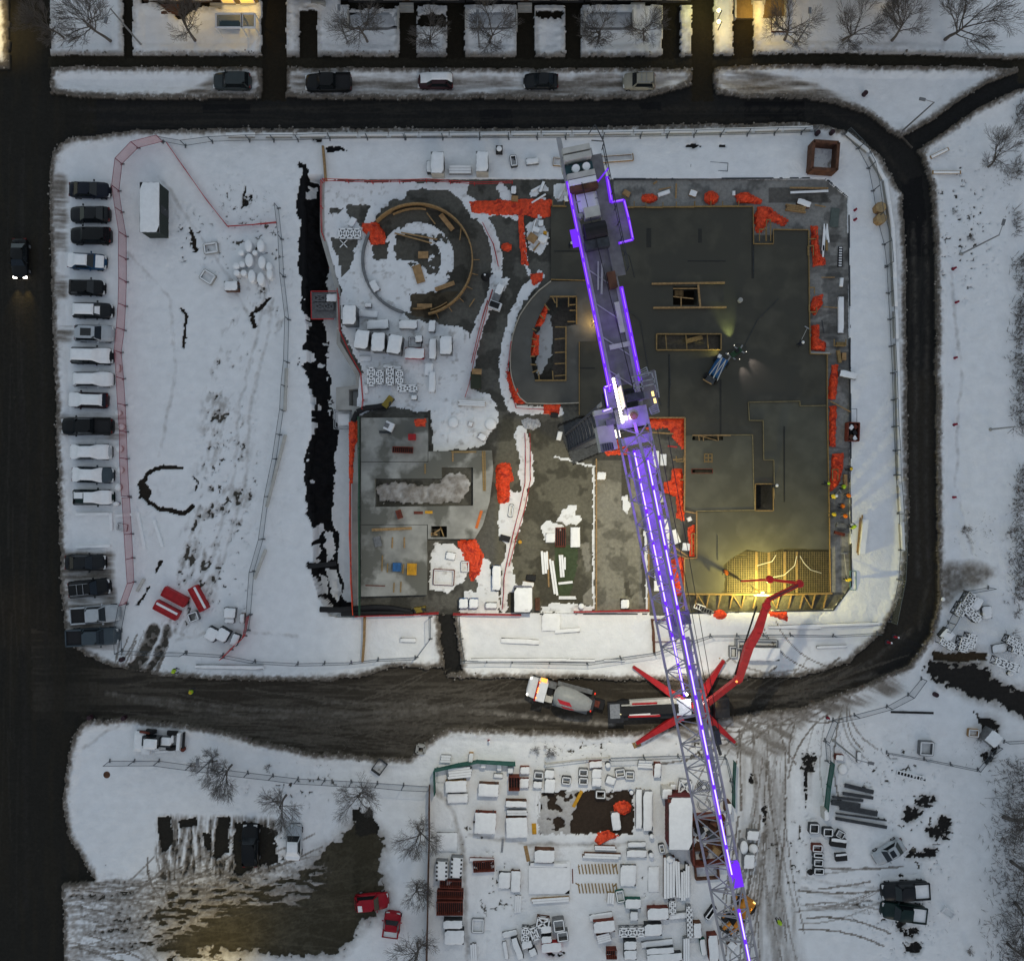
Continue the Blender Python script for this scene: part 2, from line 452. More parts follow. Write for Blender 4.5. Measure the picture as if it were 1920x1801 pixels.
FABRIC = np.maximum(FABRIC, poly([(609, 277), (620, 274), (640, 276), (652, 284), (640, 283), (615, 288)], 1, 2))
FABRIC = np.maximum(FABRIC, poly([(625, 1128), (668, 1140), (668, 1152), (635, 1150)], 2, 2))
FAB_SNOW = np.zeros((NY, NX), np.float32)
for c in (poly([(566, 655), (584, 660), (588, 672), (572, 680), (560, 690)], 2, 3), poly([(589, 755), (595, 760), (594, 768), (588, 768)], 1, 2), poly([(604, 765), (612, 766), (610, 776)], 1, 2), poly([(600, 1000), (618, 1000), (618, 1050), (604, 1058)], 2, 6), poly([(584, 988), (598, 992), (590, 1008)], 2, 3), poly([(604, 1068), (622, 1072), (632, 1120), (622, 1135), (610, 1110)], 2, 6), poly([(585, 1020), (596, 1022), (590, 1055), (578, 1055)], 2, 6), poly([(594, 1075), (602, 1085), (606, 1120), (598, 1115)], 2, 6), poly([(586, 302), (608, 300), (608, 330), (590, 332), (580, 316)], 3, 4), poly([(575, 345), (590, 340), (588, 362), (572, 372)], 3, 3)):
	FAB_SNOW = np.maximum(FAB_SNOW, c)
FAB_SNOW = np.maximum(FAB_SNOW, FABRIC * sstep(0.655, 0.68, fbm(PX, PY, 22, 541)) * (PY > 560))
# ---- snow on the site floor
d_ring = np.hypot(PX - 782, PY - 487)
ang = np.arctan2(487 - PY, PX - 782)
SITESNOW = poly([(606, 340), (880, 342), (872, 372), (900, 395), (880, 410), (800, 375), (740, 372), (716, 392), (690, 440), (700, 520), (770, 600), (800, 605), (850, 610), (880, 620), (885, 720), (930, 760), (936, 790), (905, 836), (812, 838), (806, 772), (720, 760), (680, 776), (652, 778), (650, 724), (680, 700), (642, 622), (640, 545), (606, 440)], 4, 5)
CIRC = (d_ring < 102).astype(np.float32)
SITESNOW *= 1 - CIRC
inner = ((d_ring < 100) & ((PX - 782) * 0.7 - (PY - 487) * 0.75 < -18)).astype(np.float32)
inner = np.maximum(inner, ((d_ring < 70) & (d_ring > 46)).astype(np.float32) * (fbm(PX, PY, 16, 31) > 0.40))
inner = np.maximum(inner, ((d_ring < 60)).astype(np.float32) * (fbm(PX, PY, 13, 33) > 0.53))
inner *= 1 - poly([(742, 440), (800, 438), (815, 470), (800, 490), (742, 490)], 3, 4) * 0.9
inner *= 1 - poly([(700, 455), (727, 455), (727, 487), (700, 484)], 4, 5)
inner *= 1 - poly([(768, 552), (850, 545), (858, 560), (810, 594), (770, 588)], 3, 4)
inner = np.maximum(inner, line([(733, 445), (736, 490), (733, 525)], 7, 1, 2))
inner = np.maximum(inner, line([(704, 490), (776, 490)], 4, 1, 3))
SITESNOW = np.maximum(SITESNOW, inner)
for q in (poly([(652, 385), (692, 384), (690, 402), (678, 430), (650, 400)], 5, 6), poly([(616, 390), (646, 392), (640, 400), (618, 402)], 3, 5), poly([(618, 445), (650, 450), (672, 452), (655, 500), (640, 520), (632, 480)], 6, 5), poly([(765, 358), (800, 354), (836, 358), (858, 372), (880, 400), (880, 480), (900, 540), (890, 595), (850, 612), (862, 580), (884, 500), (870, 420), (800, 378), (760, 374)], 4, 3)):
	SITESNOW *= 1 - q
for pts, w in (([(868, 368), (900, 398), (922, 440), (933, 485), (930, 530), (912, 575), (893, 630), (878, 690), (868, 740)], 19), ([(884, 404), (930, 400), (975, 408)], 9), ([(940, 352), (950, 372), (962, 388)], 20), ([(1012, 518), (985, 545), (962, 590), (948, 650), (944, 700), (950, 740), (962, 766), (1045, 772)], 17), ([(978, 420), (984, 470), (990, 515)], 6), ([(976, 812), (984, 850), (988, 900)], 26), ([(986, 895), (980, 940), (962, 1000), (950, 1060), (944, 1140)], 15), ([(958, 935), (950, 985), (952, 1000)], 36), ([(905, 1060), (915, 1140)], 30), ([(950, 1060), (960, 1100)], 20)):
	SITESNOW = np.maximum(SITESNOW, line(pts, w, 3, 5))
for q in ([(1046, 975), (1055, 955), (1070, 945), (1082, 948), (1080, 965), (1092, 972), (1085, 982), (1062, 985)], [(1015, 985), (1035, 975), (1055, 985), (1060, 995), (1020, 1012)], [(812, 1020), (850, 1018), (870, 1035), (880, 1060), (870, 1090), (840, 1108), (808, 1108), (806, 1060)], [(870, 1110), (935, 1105), (935, 1150), (862, 1150)], [(1015, 1138), (1040, 1128), (1080, 1130), (1110, 1135), (1110, 1150), (1015, 1150)], [(812, 845), (905, 838), (880, 820), (815, 825)], [(985, 425), (1010, 405), (1025, 430), (1030, 460), (1010, 480), (990, 462)], [(1038, 345), (1062, 342), (1066, 372), (1050, 380), (1036, 365)], [(922, 560), (945, 545), (955, 520), (940, 520)], [(862, 740), (920, 735), (928, 775), (868, 780)], [(990, 362), (1020, 345), (1028, 355), (995, 372)], [(985, 382), (1022, 372), (1024, 380), (990, 388)]):
	SITESNOW = np.maximum(SITESNOW, poly(q, 3, 6))
SITESNOW = np.maximum(SITESNOW, poly([(1016, 600), (1030, 580), (1038, 620), (1036, 660), (1012, 705), (1008, 680), (1004, 625)], 3, 6))
SITESNOW = np.maximum(SITESNOW, line([(1040, 855), (1113, 875), (1113, 1140)], 4, 1, 3) )
SITESNOW = np.maximum(SITESNOW, line([(1210, 960), (1212, 1060), (1213, 1140)], 5, 1, 3))
SITESNOW = np.maximum(SITESNOW, poly([(1166, 930), (1176, 928), (1182, 945), (1176, 965), (1168, 955)], 2, 2))
SITESNOW = np.maximum(SITESNOW, poly([(704, 912), (740, 905), (820, 908), (842, 890), (860, 885), (880, 900), (876, 920), (860, 940), (770, 945), (712, 938)], 5, 6))
snow = 1 - CLEAR
LOTS = blur(blur(LOT, 9), 7)
LOTE = sstep(0.44, 0.66, LOTS + (fbm(PX * 0.16, PY * 1.5, 12, 221) - 0.5) * 0.8 * sstep(600, 480, PX) + (fbm(PX, PY, 20, 223) - 0.5) * 0.6 + (fbm(PX, PY, 8, 207, 3) - 0.5) * 0.5)
LEFTL = poly([(270, 1640), (400, 1625), (590, 1600), (620, 1640), (580, 1690), (450, 1705), (330, 1760), (250, 1790), (240, 1700)], 6, 4, 8)
LOTE = LOTE * (1 - LEFTL * sstep(0.40, 0.56, fbm(PX * 0.35, PY * 1.3, 8, 227, 5)))
snow = snow * (1 - LOTE * 0.96) * (1 - SLOTS * 0.9) * (1 - EARTH * 0.9) * (1 - SPOTS) * (1 - RING)
snow = snow * (1 - SITE) + SITESNOW * SITE
snow = snow * (1 - FABRIC)
snow = np.maximum(snow, FAB_SNOW)
# yard: bare plank-and-earth pad
PAD = poly([(1010, 1482), (1188, 1482), (1188, 1562), (1010, 1562)], 3, 6)
padsnow = fbm(PX, PY, 14, 61) * 1.0 - 0.55 * poly([(1085, 1495), (1185, 1500), (1185, 1562), (1070, 1562), (1080, 1530)], 8, 6, 3)
snow = snow * (1 - PAD) + PAD * sstep(0.42, 0.6, padsnow)
# ---- dirt: ploughed slush margins, wheel tracks, trodden yard
cb6 = blur(CLEAR * (1 - SITE), 4); cb14 = blur(CLEAR * (1 - SITE), 9)
n1 = fbm(PX, PY, 40, 201); n2 = fbm(PX, PY, 8, 207, 3)
n3 = fbm(PX, PY, 5, 209, 3)
dirt = np.clip((cb6 * 2.4 + cb14 * 1.0) * (0.1 + 1.7 * n3) - 0.10, 0, 1)
dirt *= 1 - 0.75 * poly([(90, -60), (1990, -60), (1990, 106), (90, 106)], 0, 0, 3)
streak = fbm(PX * 0.16, PY * 1.5, 12, 221)      # east-west tracks
streakv = fbm(PX * 1.5, PY * 0.16, 12, 231); streakf = fbm(PX * 2.0, PY * 0.35, 9, 233, 5)     # north-south tracks
LAY = poly([(330, 186), (395, 150), (480, 128), (520, 138), (660, 150), (740, 145), (1000, 150), (1250, 142), (1330, 130), (1420, 140), (1500, 150), (1600, 190), (1500, 200), (330, 200)], 4, 4, 2)
dirt = np.maximum(dirt, LAY * (0.40 + 0.75 * (streak - 0.42) * 2))
WPARK = poly([(96, 330), (128, 330), (130, 470), (110, 470), (112, 520), (130, 520), (130, 560), (110, 560), (110, 610), (140, 608), (140, 640), (108, 645)], 2, 4, 2) + poly([(104, 775), (240, 780), (240, 820), (104, 822)], 2, 4, 2) + poly([(112, 1030), (215, 1035), (220, 1215), (128, 1215)], 3, 4, 2)
dirt = np.maximum(dirt, np.clip(WPARK, 0, 1) * np.clip(streak * 1.9 - 0.45, 0, 0.8))
LOTT = poly([(125, 1655), (330, 1625), (460, 1610), (600, 1600), (650, 1600), (600, 1660), (320, 1680), (280, 1760), (230, 1795), (130, 1795)], 6, 5, 3)
dirt = np.maximum(dirt, np.clip(LOTS * 1.3, 0, 1) * (0.35 + 0.5 * n2))
dirt = np.maximum(dirt, LOTT * np.clip(streak * 1.1 + n3 * 0.8 - 0.62, 0, 0.7))
snow = snow * (1 - LOTT * sstep(0.64, 0.72, streak * 0.6 + n3 * 0.4))
LOTV = poly([(296, 1530), (520, 1530), (520, 1630), (296, 1650)], 5, 5, 3)
dirt = np.maximum(dirt, LOTV * np.clip(streakf * 2.6 - 0.85, 0, 0.9))
snow = snow * (1 - LOTV * sstep(0.60, 0.66, streakf * 0.7 + n3 * 0.3))
YROAD = poly([(1385, 1330), (1530, 1320), (1500, 1380), (1475, 1460), (1470, 1560), (1490, 1660), (1500, 1830), (1410, 1830), (1400, 1560), (1390, 1450)], 8, 5, 9)
dirt = np.maximum(dirt, YROAD * np.clip(0.27 + (streakv - 0.45) * 0.8, 0.14, 0.5))
SEBANK = poly([(1180, 1268), (1420, 1262), (1530, 1270), (1640, 1225), (1700, 1290), (1600, 1330), (1520, 1350), (1460, 1420), (1380, 1420), (1300, 1390), (1180, 1375)], 7, 5, 4)
ca, sa = math.cos(-0.5), math.sin(-0.5)
stdiag = fbm((PX * ca - PY * sa) * 0.2, (PX * sa + PY * ca) * 1.4, 13, 241)
dirt = np.maximum(dirt, SEBANK * np.clip(stdiag * 1.8 - 0.5, 0.10, 0.7))
dirt = np.maximum(dirt, poly([(1756, 1060), (1830, 1050), (1870, 1070), (1800, 1110), (1762, 1140), (1756, 1100)], 6, 8, 4) * (0.3 + n2 * 0.8))
dirt = np.maximum(dirt, np.clip(EARTH + blur(EARTH, 8) * 1.2, 0, 1) * (0.3 + n2 * 0.7))
SBANKN = poly([(1035, 1262), (1180, 1268), (1180, 1300), (1040, 1290)], 4, 6, 3)
dirt = np.maximum(dirt, SBANKN * (0.3 + n2 * .6))
dirt = np.maximum(dirt, np.clip(blur(SPOTS, 4) * 1.3, 0, 1) * (0.1 + 0.7 * n3))
# thin wheel tracks: many crossing arcs
def arcs(seed, n, x0, x1, y0, y1, a0, a1, bend, length, w=(2.0, 3.6)):
	r_ = random.Random(seed); M = np.zeros((NY, NX), np.float32)
	for _ in range(n):
		x, y = r_.uniform(x0, x1), r_.uniform(y0, y1); a = math.radians(r_.uniform(a0, a1)); c = r_.uniform(-bend, bend); l = r_.uniform(.5, 1) * length
		pts = []
		for k in range(9):
			pts.append((x, y)); a += c / 8; x += math.cos(a) * l / 8; y += math.sin(a) * l / 8
		ww = r_.uniform(*w); off = (-math.sin(a) * 27, math.cos(a) * 27)
		M = np.maximum(M, line(pts, ww, 1, 1) * r_.uniform(.4, 1))
		if r_.random() < .5: M = np.maximum(M, line([(p[0] + off[0], p[1] + off[1]) for p in pts], ww, 1, 1) * r_.uniform(.4, 1))
	return M
TR_LOT = arcs(1, 46, 120, 330, 1650, 1790, -14, 16, .9, 300) + arcs(2, 26, 290, 560, 1560, 1660, 60, 110, 1.4, 150) + arcs(3, 18, 330, 560, 1630, 1670, -30, 40, 1.2, 160)
TR_SE = arcs(4, 34, 1380, 1600, 1250, 1350, 110, 165, 1.5, 240) + arcs(5, 22, 1400, 1480, 1350, 1600, 82, 98, .25, 300) + arcs(6, 10, 1480, 1560, 1600, 1720, -15, 15, .6, 170)
TR_GATE = arcs(7, 12, 250, 320, 1170, 1240, 100, 125, .3, 90)
TRK = np.clip(TR_LOT + TR_SE + TR_GATE, 0, 1) * (0.4 + 1.0 * n3)
dirt = np.maximum(dirt, TRK * 0.85 * (1 - CLEAR))
TR_S = np.clip(arcs(8, 60, 150, 800, 1275, 1390, -6, 12, .35, 360) + arcs(9, 20, 560, 900, 1300, 1380, -28, 5, .5, 220) + arcs(10, 26, 1380, 1560, 1275, 1320, -30, 5, .4, 200), 0, 1) * CLEAR * (0.3 + 1.1 * n3)
TR_E = np.clip(arcs(11, 18, 1705, 1745, 360, 1000, 86, 94, .1, 320) + arcs(12, 18, 180, 1300, 192, 238, -2, 2, .06, 420) + arcs(13, 22, -20, 90, 250, 1500, 87, 94, .1, 420), 0, 1) * CLEAR
# gateway ruts in the west field
RUT = np.maximum(line([(290, 1178), (280, 1205), (262, 1240), (248, 1262)], 20, 3, 6, 1, 26), line([(316, 1180), (300, 1220), (280, 1262)], 14, 3, 6, 1))
snow = snow * (1 - RUT * sstep(0.38, 0.55, n2))
dirt = np.maximum(dirt, RUT * 0.8)
# trodden band of the west field
band = np.zeros((NY, NX), np.float32)
for pts, w in (([(505, 560), (470, 620), (440, 700), (425, 780), (420, 880), (400, 980), (370, 1080), (330, 1160)], 90), ([(500, 540), (440, 760)], 40), ([(430, 850), (440, 960)], 70)):
	band = np.maximum(band, line(pts, w, 8, 5, 6))
ca, sa = math.cos(-0.28), math.sin(-0.28)
sdl = fbm((PX * ca - PY * sa) * 1.3, (PX * sa + PY * ca) * 0.55, 9, 251, 5)
speck = sstep(0.60, 0.68, sdl * 0.55 + 0.45 * n2 + 0.5 * (n1 - 0.5) - 0.01) * band
dirt = np.maximum(dirt, band * np.clip((sdl * 0.55 + n1 * 0.45 - 0.47) * 2.0, 0, 0.35))
snow = snow * (1 - speck * 0.8)
# scattered small dark flecks over open snow
fl = fbm(PX, PY, 7, 301, 3)
OPEN = (1 - SITE) * (1 - CLEAR)
flm = np.zeros((NY, NX), np.float32)
for x, y, r, ry in ((470, 470, 90, 110), (360, 450, 60, 60), (430, 900, 70, 160), (420, 1100, 60, 60), (1800, 420, 80, 160), (1720, 1560, 90, 110), (1700, 1740, 60, 90), (1660, 1440, 100, 60), (1640, 1690, 70, 60), (1480, 1600, 60, 120), (560, 1480, 120, 40), (520, 1600, 80, 60), (480, 1380, 60, 20), (640, 1400, 80, 15), (880, 1560, 40, 60), (930, 1660, 60, 90), (1240, 1650, 60, 50), (820, 780, 70, 60), (850, 660, 40, 60), (760, 725, 70, 30), (1080, 1400, 120, 20), (1330, 1400, 90, 30), (1530, 1130, 30, 30), (450, 370, 50, 50)):
	flm = np.maximum(flm, blob(x, y, r, ry, 1.6))
snow = snow * (1 - sstep(0.70, 0.76, fl + 0.05 * (flm - 0.5)) * flm * OPEN * 0.8)
insite = SITE * SITESNOW
dirt = np.maximum(dirt, insite * np.clip(n2 * 1.3 - 0.75, 0, 0.3))
dirt = np.maximum(dirt, PAD * 0.35)
dirt = np.maximum(dirt, poly([(704, 905), (880, 885), (880, 945), (704, 945)], 2, 0, 2) * (0.25 + n2 * 0.6))
# trampled paths, tyre ruts and footprints in the open snow
rut = np.zeros((NY, NX), np.float32)
for pts, w in (([(330, 1170), (400, 1040), (440, 900), (450, 760), (480, 640), (500, 540)], 5), ([(352, 1176), (420, 1050), (462, 900), (470, 760), (500, 650), (512, 560)], 5), ([(300, 330), (360, 420), (430, 520), (470, 600)], 4), ([(1500, 1660), (1570, 1680), (1650, 1690)], 5), ([(1500, 1640), (1570, 1655), (1650, 1664)], 5), ([(1510, 1700), (1580, 1702), (1650, 1712)], 4), ([(1440, 1340), (1432, 1450), (1440, 1600), (1450, 1810)], 6), ([(1466, 1340), (1456, 1450), (1462, 1600), (1476, 1810)], 6), ([(160, 1400), (200, 1370), (240, 1350)], 4), ([(815, 1480), (850, 1520), (868, 1580), (872, 1700), (876, 1800)], 9), ([(880, 1560), (1000, 1582), (1200, 1580)], 7), ([(1780, 500), (1800, 700), (1790, 900), (1820, 1040)], 4), ([(240, 470), (320, 560), (330, 700), (300, 860)], 3), ([(560, 1190), (420, 1180), (330, 1200)], 4)):
	rut = np.maximum(rut, line(pts, w, 4, 3, 1))
foot = sstep(0.60, 0.70, fbm(PX, PY, 5.5, 701, 2)) * sstep(0.45, 0.62, fbm(PX, PY, 90, 711))
dirt = np.maximum(dirt, (rut * (0.12 + 0.35 * n2) + foot * 0.06) * OPEN)
dirt = np.clip(dirt + 0.16 * (n1 - 0.5) * OPEN, 0, 1)
# ---- base colours under the snow (bare material)
base = np.zeros((NY, NX, 3), np.float32)
base[:] = (0.075, 0.068, 0.055)
def put(M, c):
	base[:] = base * (1 - M[..., None]) + np.array(c, np.float32) * M[..., None]
put(CLEAR, (0.0175, 0.0170, 0.0160))
put(np.clip(WEST + 0 * ROAD, 0, 1), (0.0185, 0.0172, 0.0140))
put(SOUTH * (1 - poly([(40, 1100), (210, 1100), (210, 1430), (40, 1430)], 0, 0, 34)), (0.040, 0.034, 0.026))
put(SOUTH * sstep(0.50, 0.64, fbm(PX * 0.10 + PY * 0.015, PY * 1.6, 10, 611)) * (1 - poly([(40, 1100), (190, 1100), (190, 1430), (40, 1430)], 0, 0, 34)), (0.070, 0.061, 0.048))
put(WEST * sstep(0.5, 0.7, fbm(PX * 1.3, PY * 0.12, 14, 621)) * 0.5, (0.026, 0.022, 0.015))
put(WALK, (0.028, 0.024, 0.016))
put(DRIVES, (0.017, 0.014, 0.009))
put(poly([(1395, 190), (1508, 190), (1508, 229), (1395, 230)]) + poly([(1690, 340), (1728, 330), (1744, 480), (1698, 482)], 1, 1), (0.009, 0.009, 0.0095))
put(poly([(1690, 700), (1756, 700), (1758, 1130), (1600, 1300), (1400, 1335), (1400, 1260), (1600, 1230), (1690, 1110)], 2, 2, 6), (0.030, 0.026, 0.020))
for pts, w, c in (([(1712, 420), (1718, 600), (1716, 900), (1722, 1080)], 7, .055), ([(1736, 420), (1738, 600), (1736, 900), (1742, 1080), (1722, 1180)], 6, .05), ([(150, 205), (600, 203), (1200, 204), (1540, 205), (1640, 255), (1700, 340)], 8, .028), ([(150, 230), (600, 228), (1200, 228), (1520, 222)], 7, .028), ([(40, 300), (42, 900), (50, 1700)], 9, .024), ([(75, 300), (80, 900), (88, 1300)], 7, .024), ([(200, 1300), (420, 1325), (640, 1338), (800, 1330), (1000, 1310)], 6, .13), ([(240, 1312), (460, 1342), (660, 1352), (820, 1335)], 4, .14), ([(600, 1316), (760, 1318), (980, 1340), (1130, 1352)], 5, .13), ([(1000, 1345), (1150, 1358)], 5, .30), ([(880, 1333), (1000, 1345)], 4, .25), ([(560, 1325), (640, 1345), (720, 1330), (800, 1312)], 3, .12), ([(1360, 1300), (1480, 1290), (1620, 1250), (1710, 1180)], 8, .06), ([(1380, 1322), (1500, 1306), (1640, 1262)], 7, .07)):
	M_ = line(pts, w, 3, 2, 1) * CLEAR * (0.35 + 0.65 * (n2 > 0.48))
	put(M_, (c, c * .91, c * .78))
for q in ([(380, 195), (470, 196), (470, 212), (380, 212)], [(900, 206), (960, 205), (962, 240), (900, 240)], [(1200, 192), (1240, 192), (1240, 206), (1200, 206)]):
	put(poly(q, 1, 1), (0.011, 0.011, 0.0115))
put(np.clip(TR_S, 0, 1) * 0.6, (0.11, 0.098, 0.08)); put(np.clip(TR_E, 0, 1) * 0.55, (0.034, 0.031, 0.026))
put(LOTE, (0.044, 0.038, 0.024)); put(LOTE * np.clip(arcs(21, 40, 300, 600, 1650, 1780, -20, 20, .8, 240) * .6 + sstep(.5, .62, n2 * .5 + n1 * .5) * .5, 0, 1), (0.075, 0.066, 0.045)); put(SLOTS, (0.022, 0.020, 0.016)); put(EARTH, (0.022, 0.020, 0.018)); put(RING, (0.03, 0.024, 0.018)); put(SPOTS, (0.018, 0.017, 0.016))
put(poly([(1750, 1222), (1850, 1222), (1850, 1243), (1750, 1238)], 2, 2, 1), (0.05, 0.035, 0.02))
put(SITE, (0.105, 0.102, 0.088))
put(poly([(985, 790), (1115, 870), (1115, 1140), (985, 1140), (930, 1140), (930, 860), (940, 780)], 2, 2, 2) * SITE, (0.125, 0.118, 0.088))
put(poly([(1114, 862), (1218, 862), (1218, 1145), (1114, 1145)]), (0.215, 0.205, 0.165))
put(poly([(1150, 338), (1592, 336), (1592, 1110), (1512, 1110), (1512, 440), (1410, 440), (1410, 392), (1150, 392)]), (0.24, 0.236, 0.22))
put(poly([(1440, 352), (1540, 352), (1560, 380), (1440, 380)]), (0.11, 0.105, 0.095))
put(CIRC, (0.085, 0.08, 0.066))
put(poly([(768, 550), (862, 545), (812, 600), (768, 590)], 2, 3), (0.075, 0.06, 0.04))
put(PAD, (0.040, 0.028, 0.020))
put(poly([(1282, 1110), (1560, 1110), (1560, 1145), (1282, 1148)]), (0.10, 0.095, 0.07))
stain = sstep(0.52, 0.60, fbm(PX, PY, 34, 401)) * SITE
base *= (1 - 0.42 * stain[..., None])
put(poly([(1040, 1020), (1085, 1020), (1082, 1060), (1068, 1120), (1040, 1116)], 2, 2) * SITE, (0.055, 0.075, 0.04))
for q in ([(1085, 1020), (1105, 1015), (1108, 1070), (1098, 1072), (1092, 1040)], [(1092, 1115), (1115, 1095), (1115, 1138), (1095, 1130)]):
	put(poly(q, 3, 3), (0.22, 0.21, 0.17))
for q in ([(1165, 860), (1180, 858), (1183, 930), (1176, 966), (1165, 950)], [(1203, 985), (1212, 985), (1210, 1140), (1202, 1110)], [(1170, 1092), (1180, 1090), (1182, 1118), (1190, 1112), (1184, 1122), (1172, 1118)]):
	put(poly(q, 2, 2), (0.075, 0.07, 0.055))
ev = poly([(1515, 440), (1592, 440), (1592, 1110), (1515, 1110)])
base *= (1 - 0.35 * (ev * sstep(0.55, 0.62, fbm(PX * .25, PY * 1.4, 20, 411)))[..., None])
put(poly([(1262, 537), (1310, 537), (1310, 575), (1262, 575)]), (0.03, 0.022, 0.014))
put(poly([(1060, 556), (1082, 556), (1082, 612), (1062, 712), (1038, 712), (1040, 640), (1030, 600)], 3, 3), (0.12, 0.105, 0.09))
put(poly([(1044, 796), (1122, 766), (1154, 838), (1075, 872)]), (0.02, 0.02, 0.02))
put(poly([(1356, 1028), (1558, 1028), (1558, 1112), (1356, 1112)]), (0.055, 0.05, 0.03))
put(poly([(1229, 625), (1354, 625), (1354, 658), (1229, 658)]), (0.10, 0.085, 0.065))
put(FABRIC, (0.009, 0.009, 0.010))
base *= (0.86 + 0.28 * fbm(PX, PY, 22, 431))[..., None]
# ---- heights
hz = fbm(PX, PY, 60, 501) * 0.20 + fbm(PX, PY, 12, 511) * 0.08 - rut * 0.07 - foot * 0.03
Z = snow * (0.10 + hz)
edge = np.clip(cb14 * (1 - cb14) * 4, 0, 1) * (1 - CLEAR)
Z += edge * (0.16 + 0.3 * n2) * (1 - SITE) * snow
Z += LAY * 0.08 * streak * snow
Z = np.where(SITE > 0.5, snow * (0.04 + 0.10 * n2), Z)
depth = -2.5 * np.clip((PX - 562) / 42.0, 0, 1) ** 0.8
Z = np.where(TRENCH > 0.5, depth + 0.12 * n2, Z)
Z = Z + FABRIC * (fbm(PX, PY, 11, 521) - 0.5) * 1.1 * (TRENCH > 0.5)
POOL = poly([(700, 893), (828, 893), (828, 872), (888, 872), (888, 955), (700, 955)])
Z += POOL * SITESNOW * (0.3 * n2 + 0.15)
Z += poly([(812, 760), (900, 745), (935, 790), (900, 830), (818, 832)], 3, 2, 4) * 0.3 * n2
HOLES = np.zeros((NY, NX), np.float32)
for q in ([(1028, 553), (1084, 553), (1084, 611), (1065, 615), (1065, 716), (1000, 716), (994, 690), (991, 660), (996, 618), (1009, 586)], [(1258, 533), (1312, 533), (1312, 576), (1258, 576)], [(1229, 625), (1354, 625), (1354, 658), (1229, 658)], [(804, 983), (842, 983), (842, 1010), (804, 1010)], [(1416, 908), (1448, 908), (1448, 954), (1416, 954)], [(1294, 812), (1360, 812), (1360, 828), (1294, 828)], [(1294, 877), (1338, 877), (1338, 889), (1294, 889)]):
	HOLES = np.maximum(HOLES, poly(q))
Z = Z - HOLES * (2.2 - 1.9 * poly([(1225, 620), (1358, 620), (1358, 662), (1225, 662)]))
MASTPIT = poly([(1048, 800), (1120, 770), (1150, 835), (1075, 868)])
Z = Z - MASTPIT * 1.5
# excavated earth banks
Z -= RING * 0.10
far = np.clip((np.maximum(np.abs(PX - 960) - 1100, np.abs(PY - 900) - 1040)) / 400, 0, 1)
Z *= 1 - far
# ---- region of each vertex -> one object per piece of the setting
reg = np.zeros((NY, NX), np.int8)                 # 0 snow field
reg[LOT > 0.5] = 5
reg[SITE > 0.5] = 1
reg[(TRENCH > 0.5) & (SITE < 0.5)] = 6
reg[(DRIVES > 0.5)] = 4
reg[(WALK > 0.5)] = 3
reg[(DIAG > 0.5)] = 7
reg[(ROAD > 0.5) & (reg == 0)] = 2
reg[GAP > 0.5] = 8
gm = bpy.data.materials.new("winter_ground")
gm.use_nodes = True
nt = gm.node_tree
N = nt.nodes.new; Lk = nt.links.new
pb = nt.nodes["Principled BSDF"]
def attr(nm):
	a = N("ShaderNodeAttribute"); a.attribute_name = nm; return a
def mth(op, a, b=None, c=None):
	m = N("ShaderNodeMath"); m.operation = op
	for i, x in enumerate((a, b, c)):
		if x is None: continue
		if isinstance(x, (int, float)): m.inputs[i].default_value = x
		else: Lk(x, m.inputs[i])
	return m.outputs[0]
geo = N("ShaderNodeNewGeometry")
def noise(sc, det=4, rgh=0.55):
	n = N("ShaderNodeTexNoise"); n.inputs["Scale"].default_value = sc; n.inputs["Detail"].default_value = det; n.inputs["Roughness"].default_value = rgh
	Lk(geo.outputs["Position"], n.inputs["Vector"]); return n.outputs["Fac"]
nf = noise(2.6, 6, 0.65); nm_ = noise(0.9, 4); nfine = noise(9.0, 4, 0.6)
a_s = attr("snow_cover"); a_d = attr("dirt"); a_b = attr("bare_colour")
cv = mth('ADD', a_s.outputs["Fac"], mth('MULTIPLY', mth('SUBTRACT', nf, 0.5), 0.9))
mr = N("ShaderNodeMapRange"); mr.interpolation_type = 'SMOOTHSTEP'
mr.inputs[1].default_value = 0.34; mr.inputs[2].default_value = 0.66
Lk(cv, mr.inputs[0])
cov = mr.outputs[0]
dd = mth('MULTIPLY', a_d.outputs["Fac"], mth('ADD', 0.55, mth('MULTIPLY', nf, 0.9)))
mrd = N("ShaderNodeMapRange"); mrd.inputs[1].default_value = 0.05; mrd.inputs[2].default_value = 1.0
Lk(dd, mrd.inputs[0])
rs = N("ShaderNodeValToRGB")
el = rs.color_ramp.elements
el[0].position = 0.0; el[0].color = (0.80, 0.815, 0.82, 1)
el[1].position = 1.0; el[1].color = (0.115, 0.10, 0.083, 1)
e2 = el.new(0.35); e2.color = (0.42, 0.405, 0.385, 1)
e3 = el.new(0.65); e3.color = (0.23, 0.21, 0.185, 1)
Lk(mrd.outputs[0], rs.inputs["Fac"])
sv = N("ShaderNodeMixRGB"); sv.blend_type = 'MULTIPLY'; sv.inputs[0].default_value = 1.0
svr = N("ShaderNodeMapRange"); svr.inputs[1].default_value = 0.3; svr.inputs[2].default_value = 0.7; svr.inputs[3].default_value = 0.93; svr.inputs[4].default_value = 1.03
Lk(nm_, svr.inputs[0])
Lk(rs.outputs["Color"], sv.inputs[1]); Lk(svr.outputs[0], sv.inputs[2])
bv = N("ShaderNodeMixRGB"); bv.blend_type = 'MULTIPLY'; bv.inputs[0].default_value = 1.0
bvr = N("ShaderNodeMapRange"); bvr.inputs[1].default_value = 0.25; bvr.inputs[2].default_value = 0.75; bvr.inputs[3].default_value = 0.72; bvr.inputs[4].default_value = 1.3
Lk(nf, bvr.inputs[0])
Lk(a_b.outputs["Color"], bv.inputs[1]); Lk(bvr.outputs[0], bv.inputs[2])
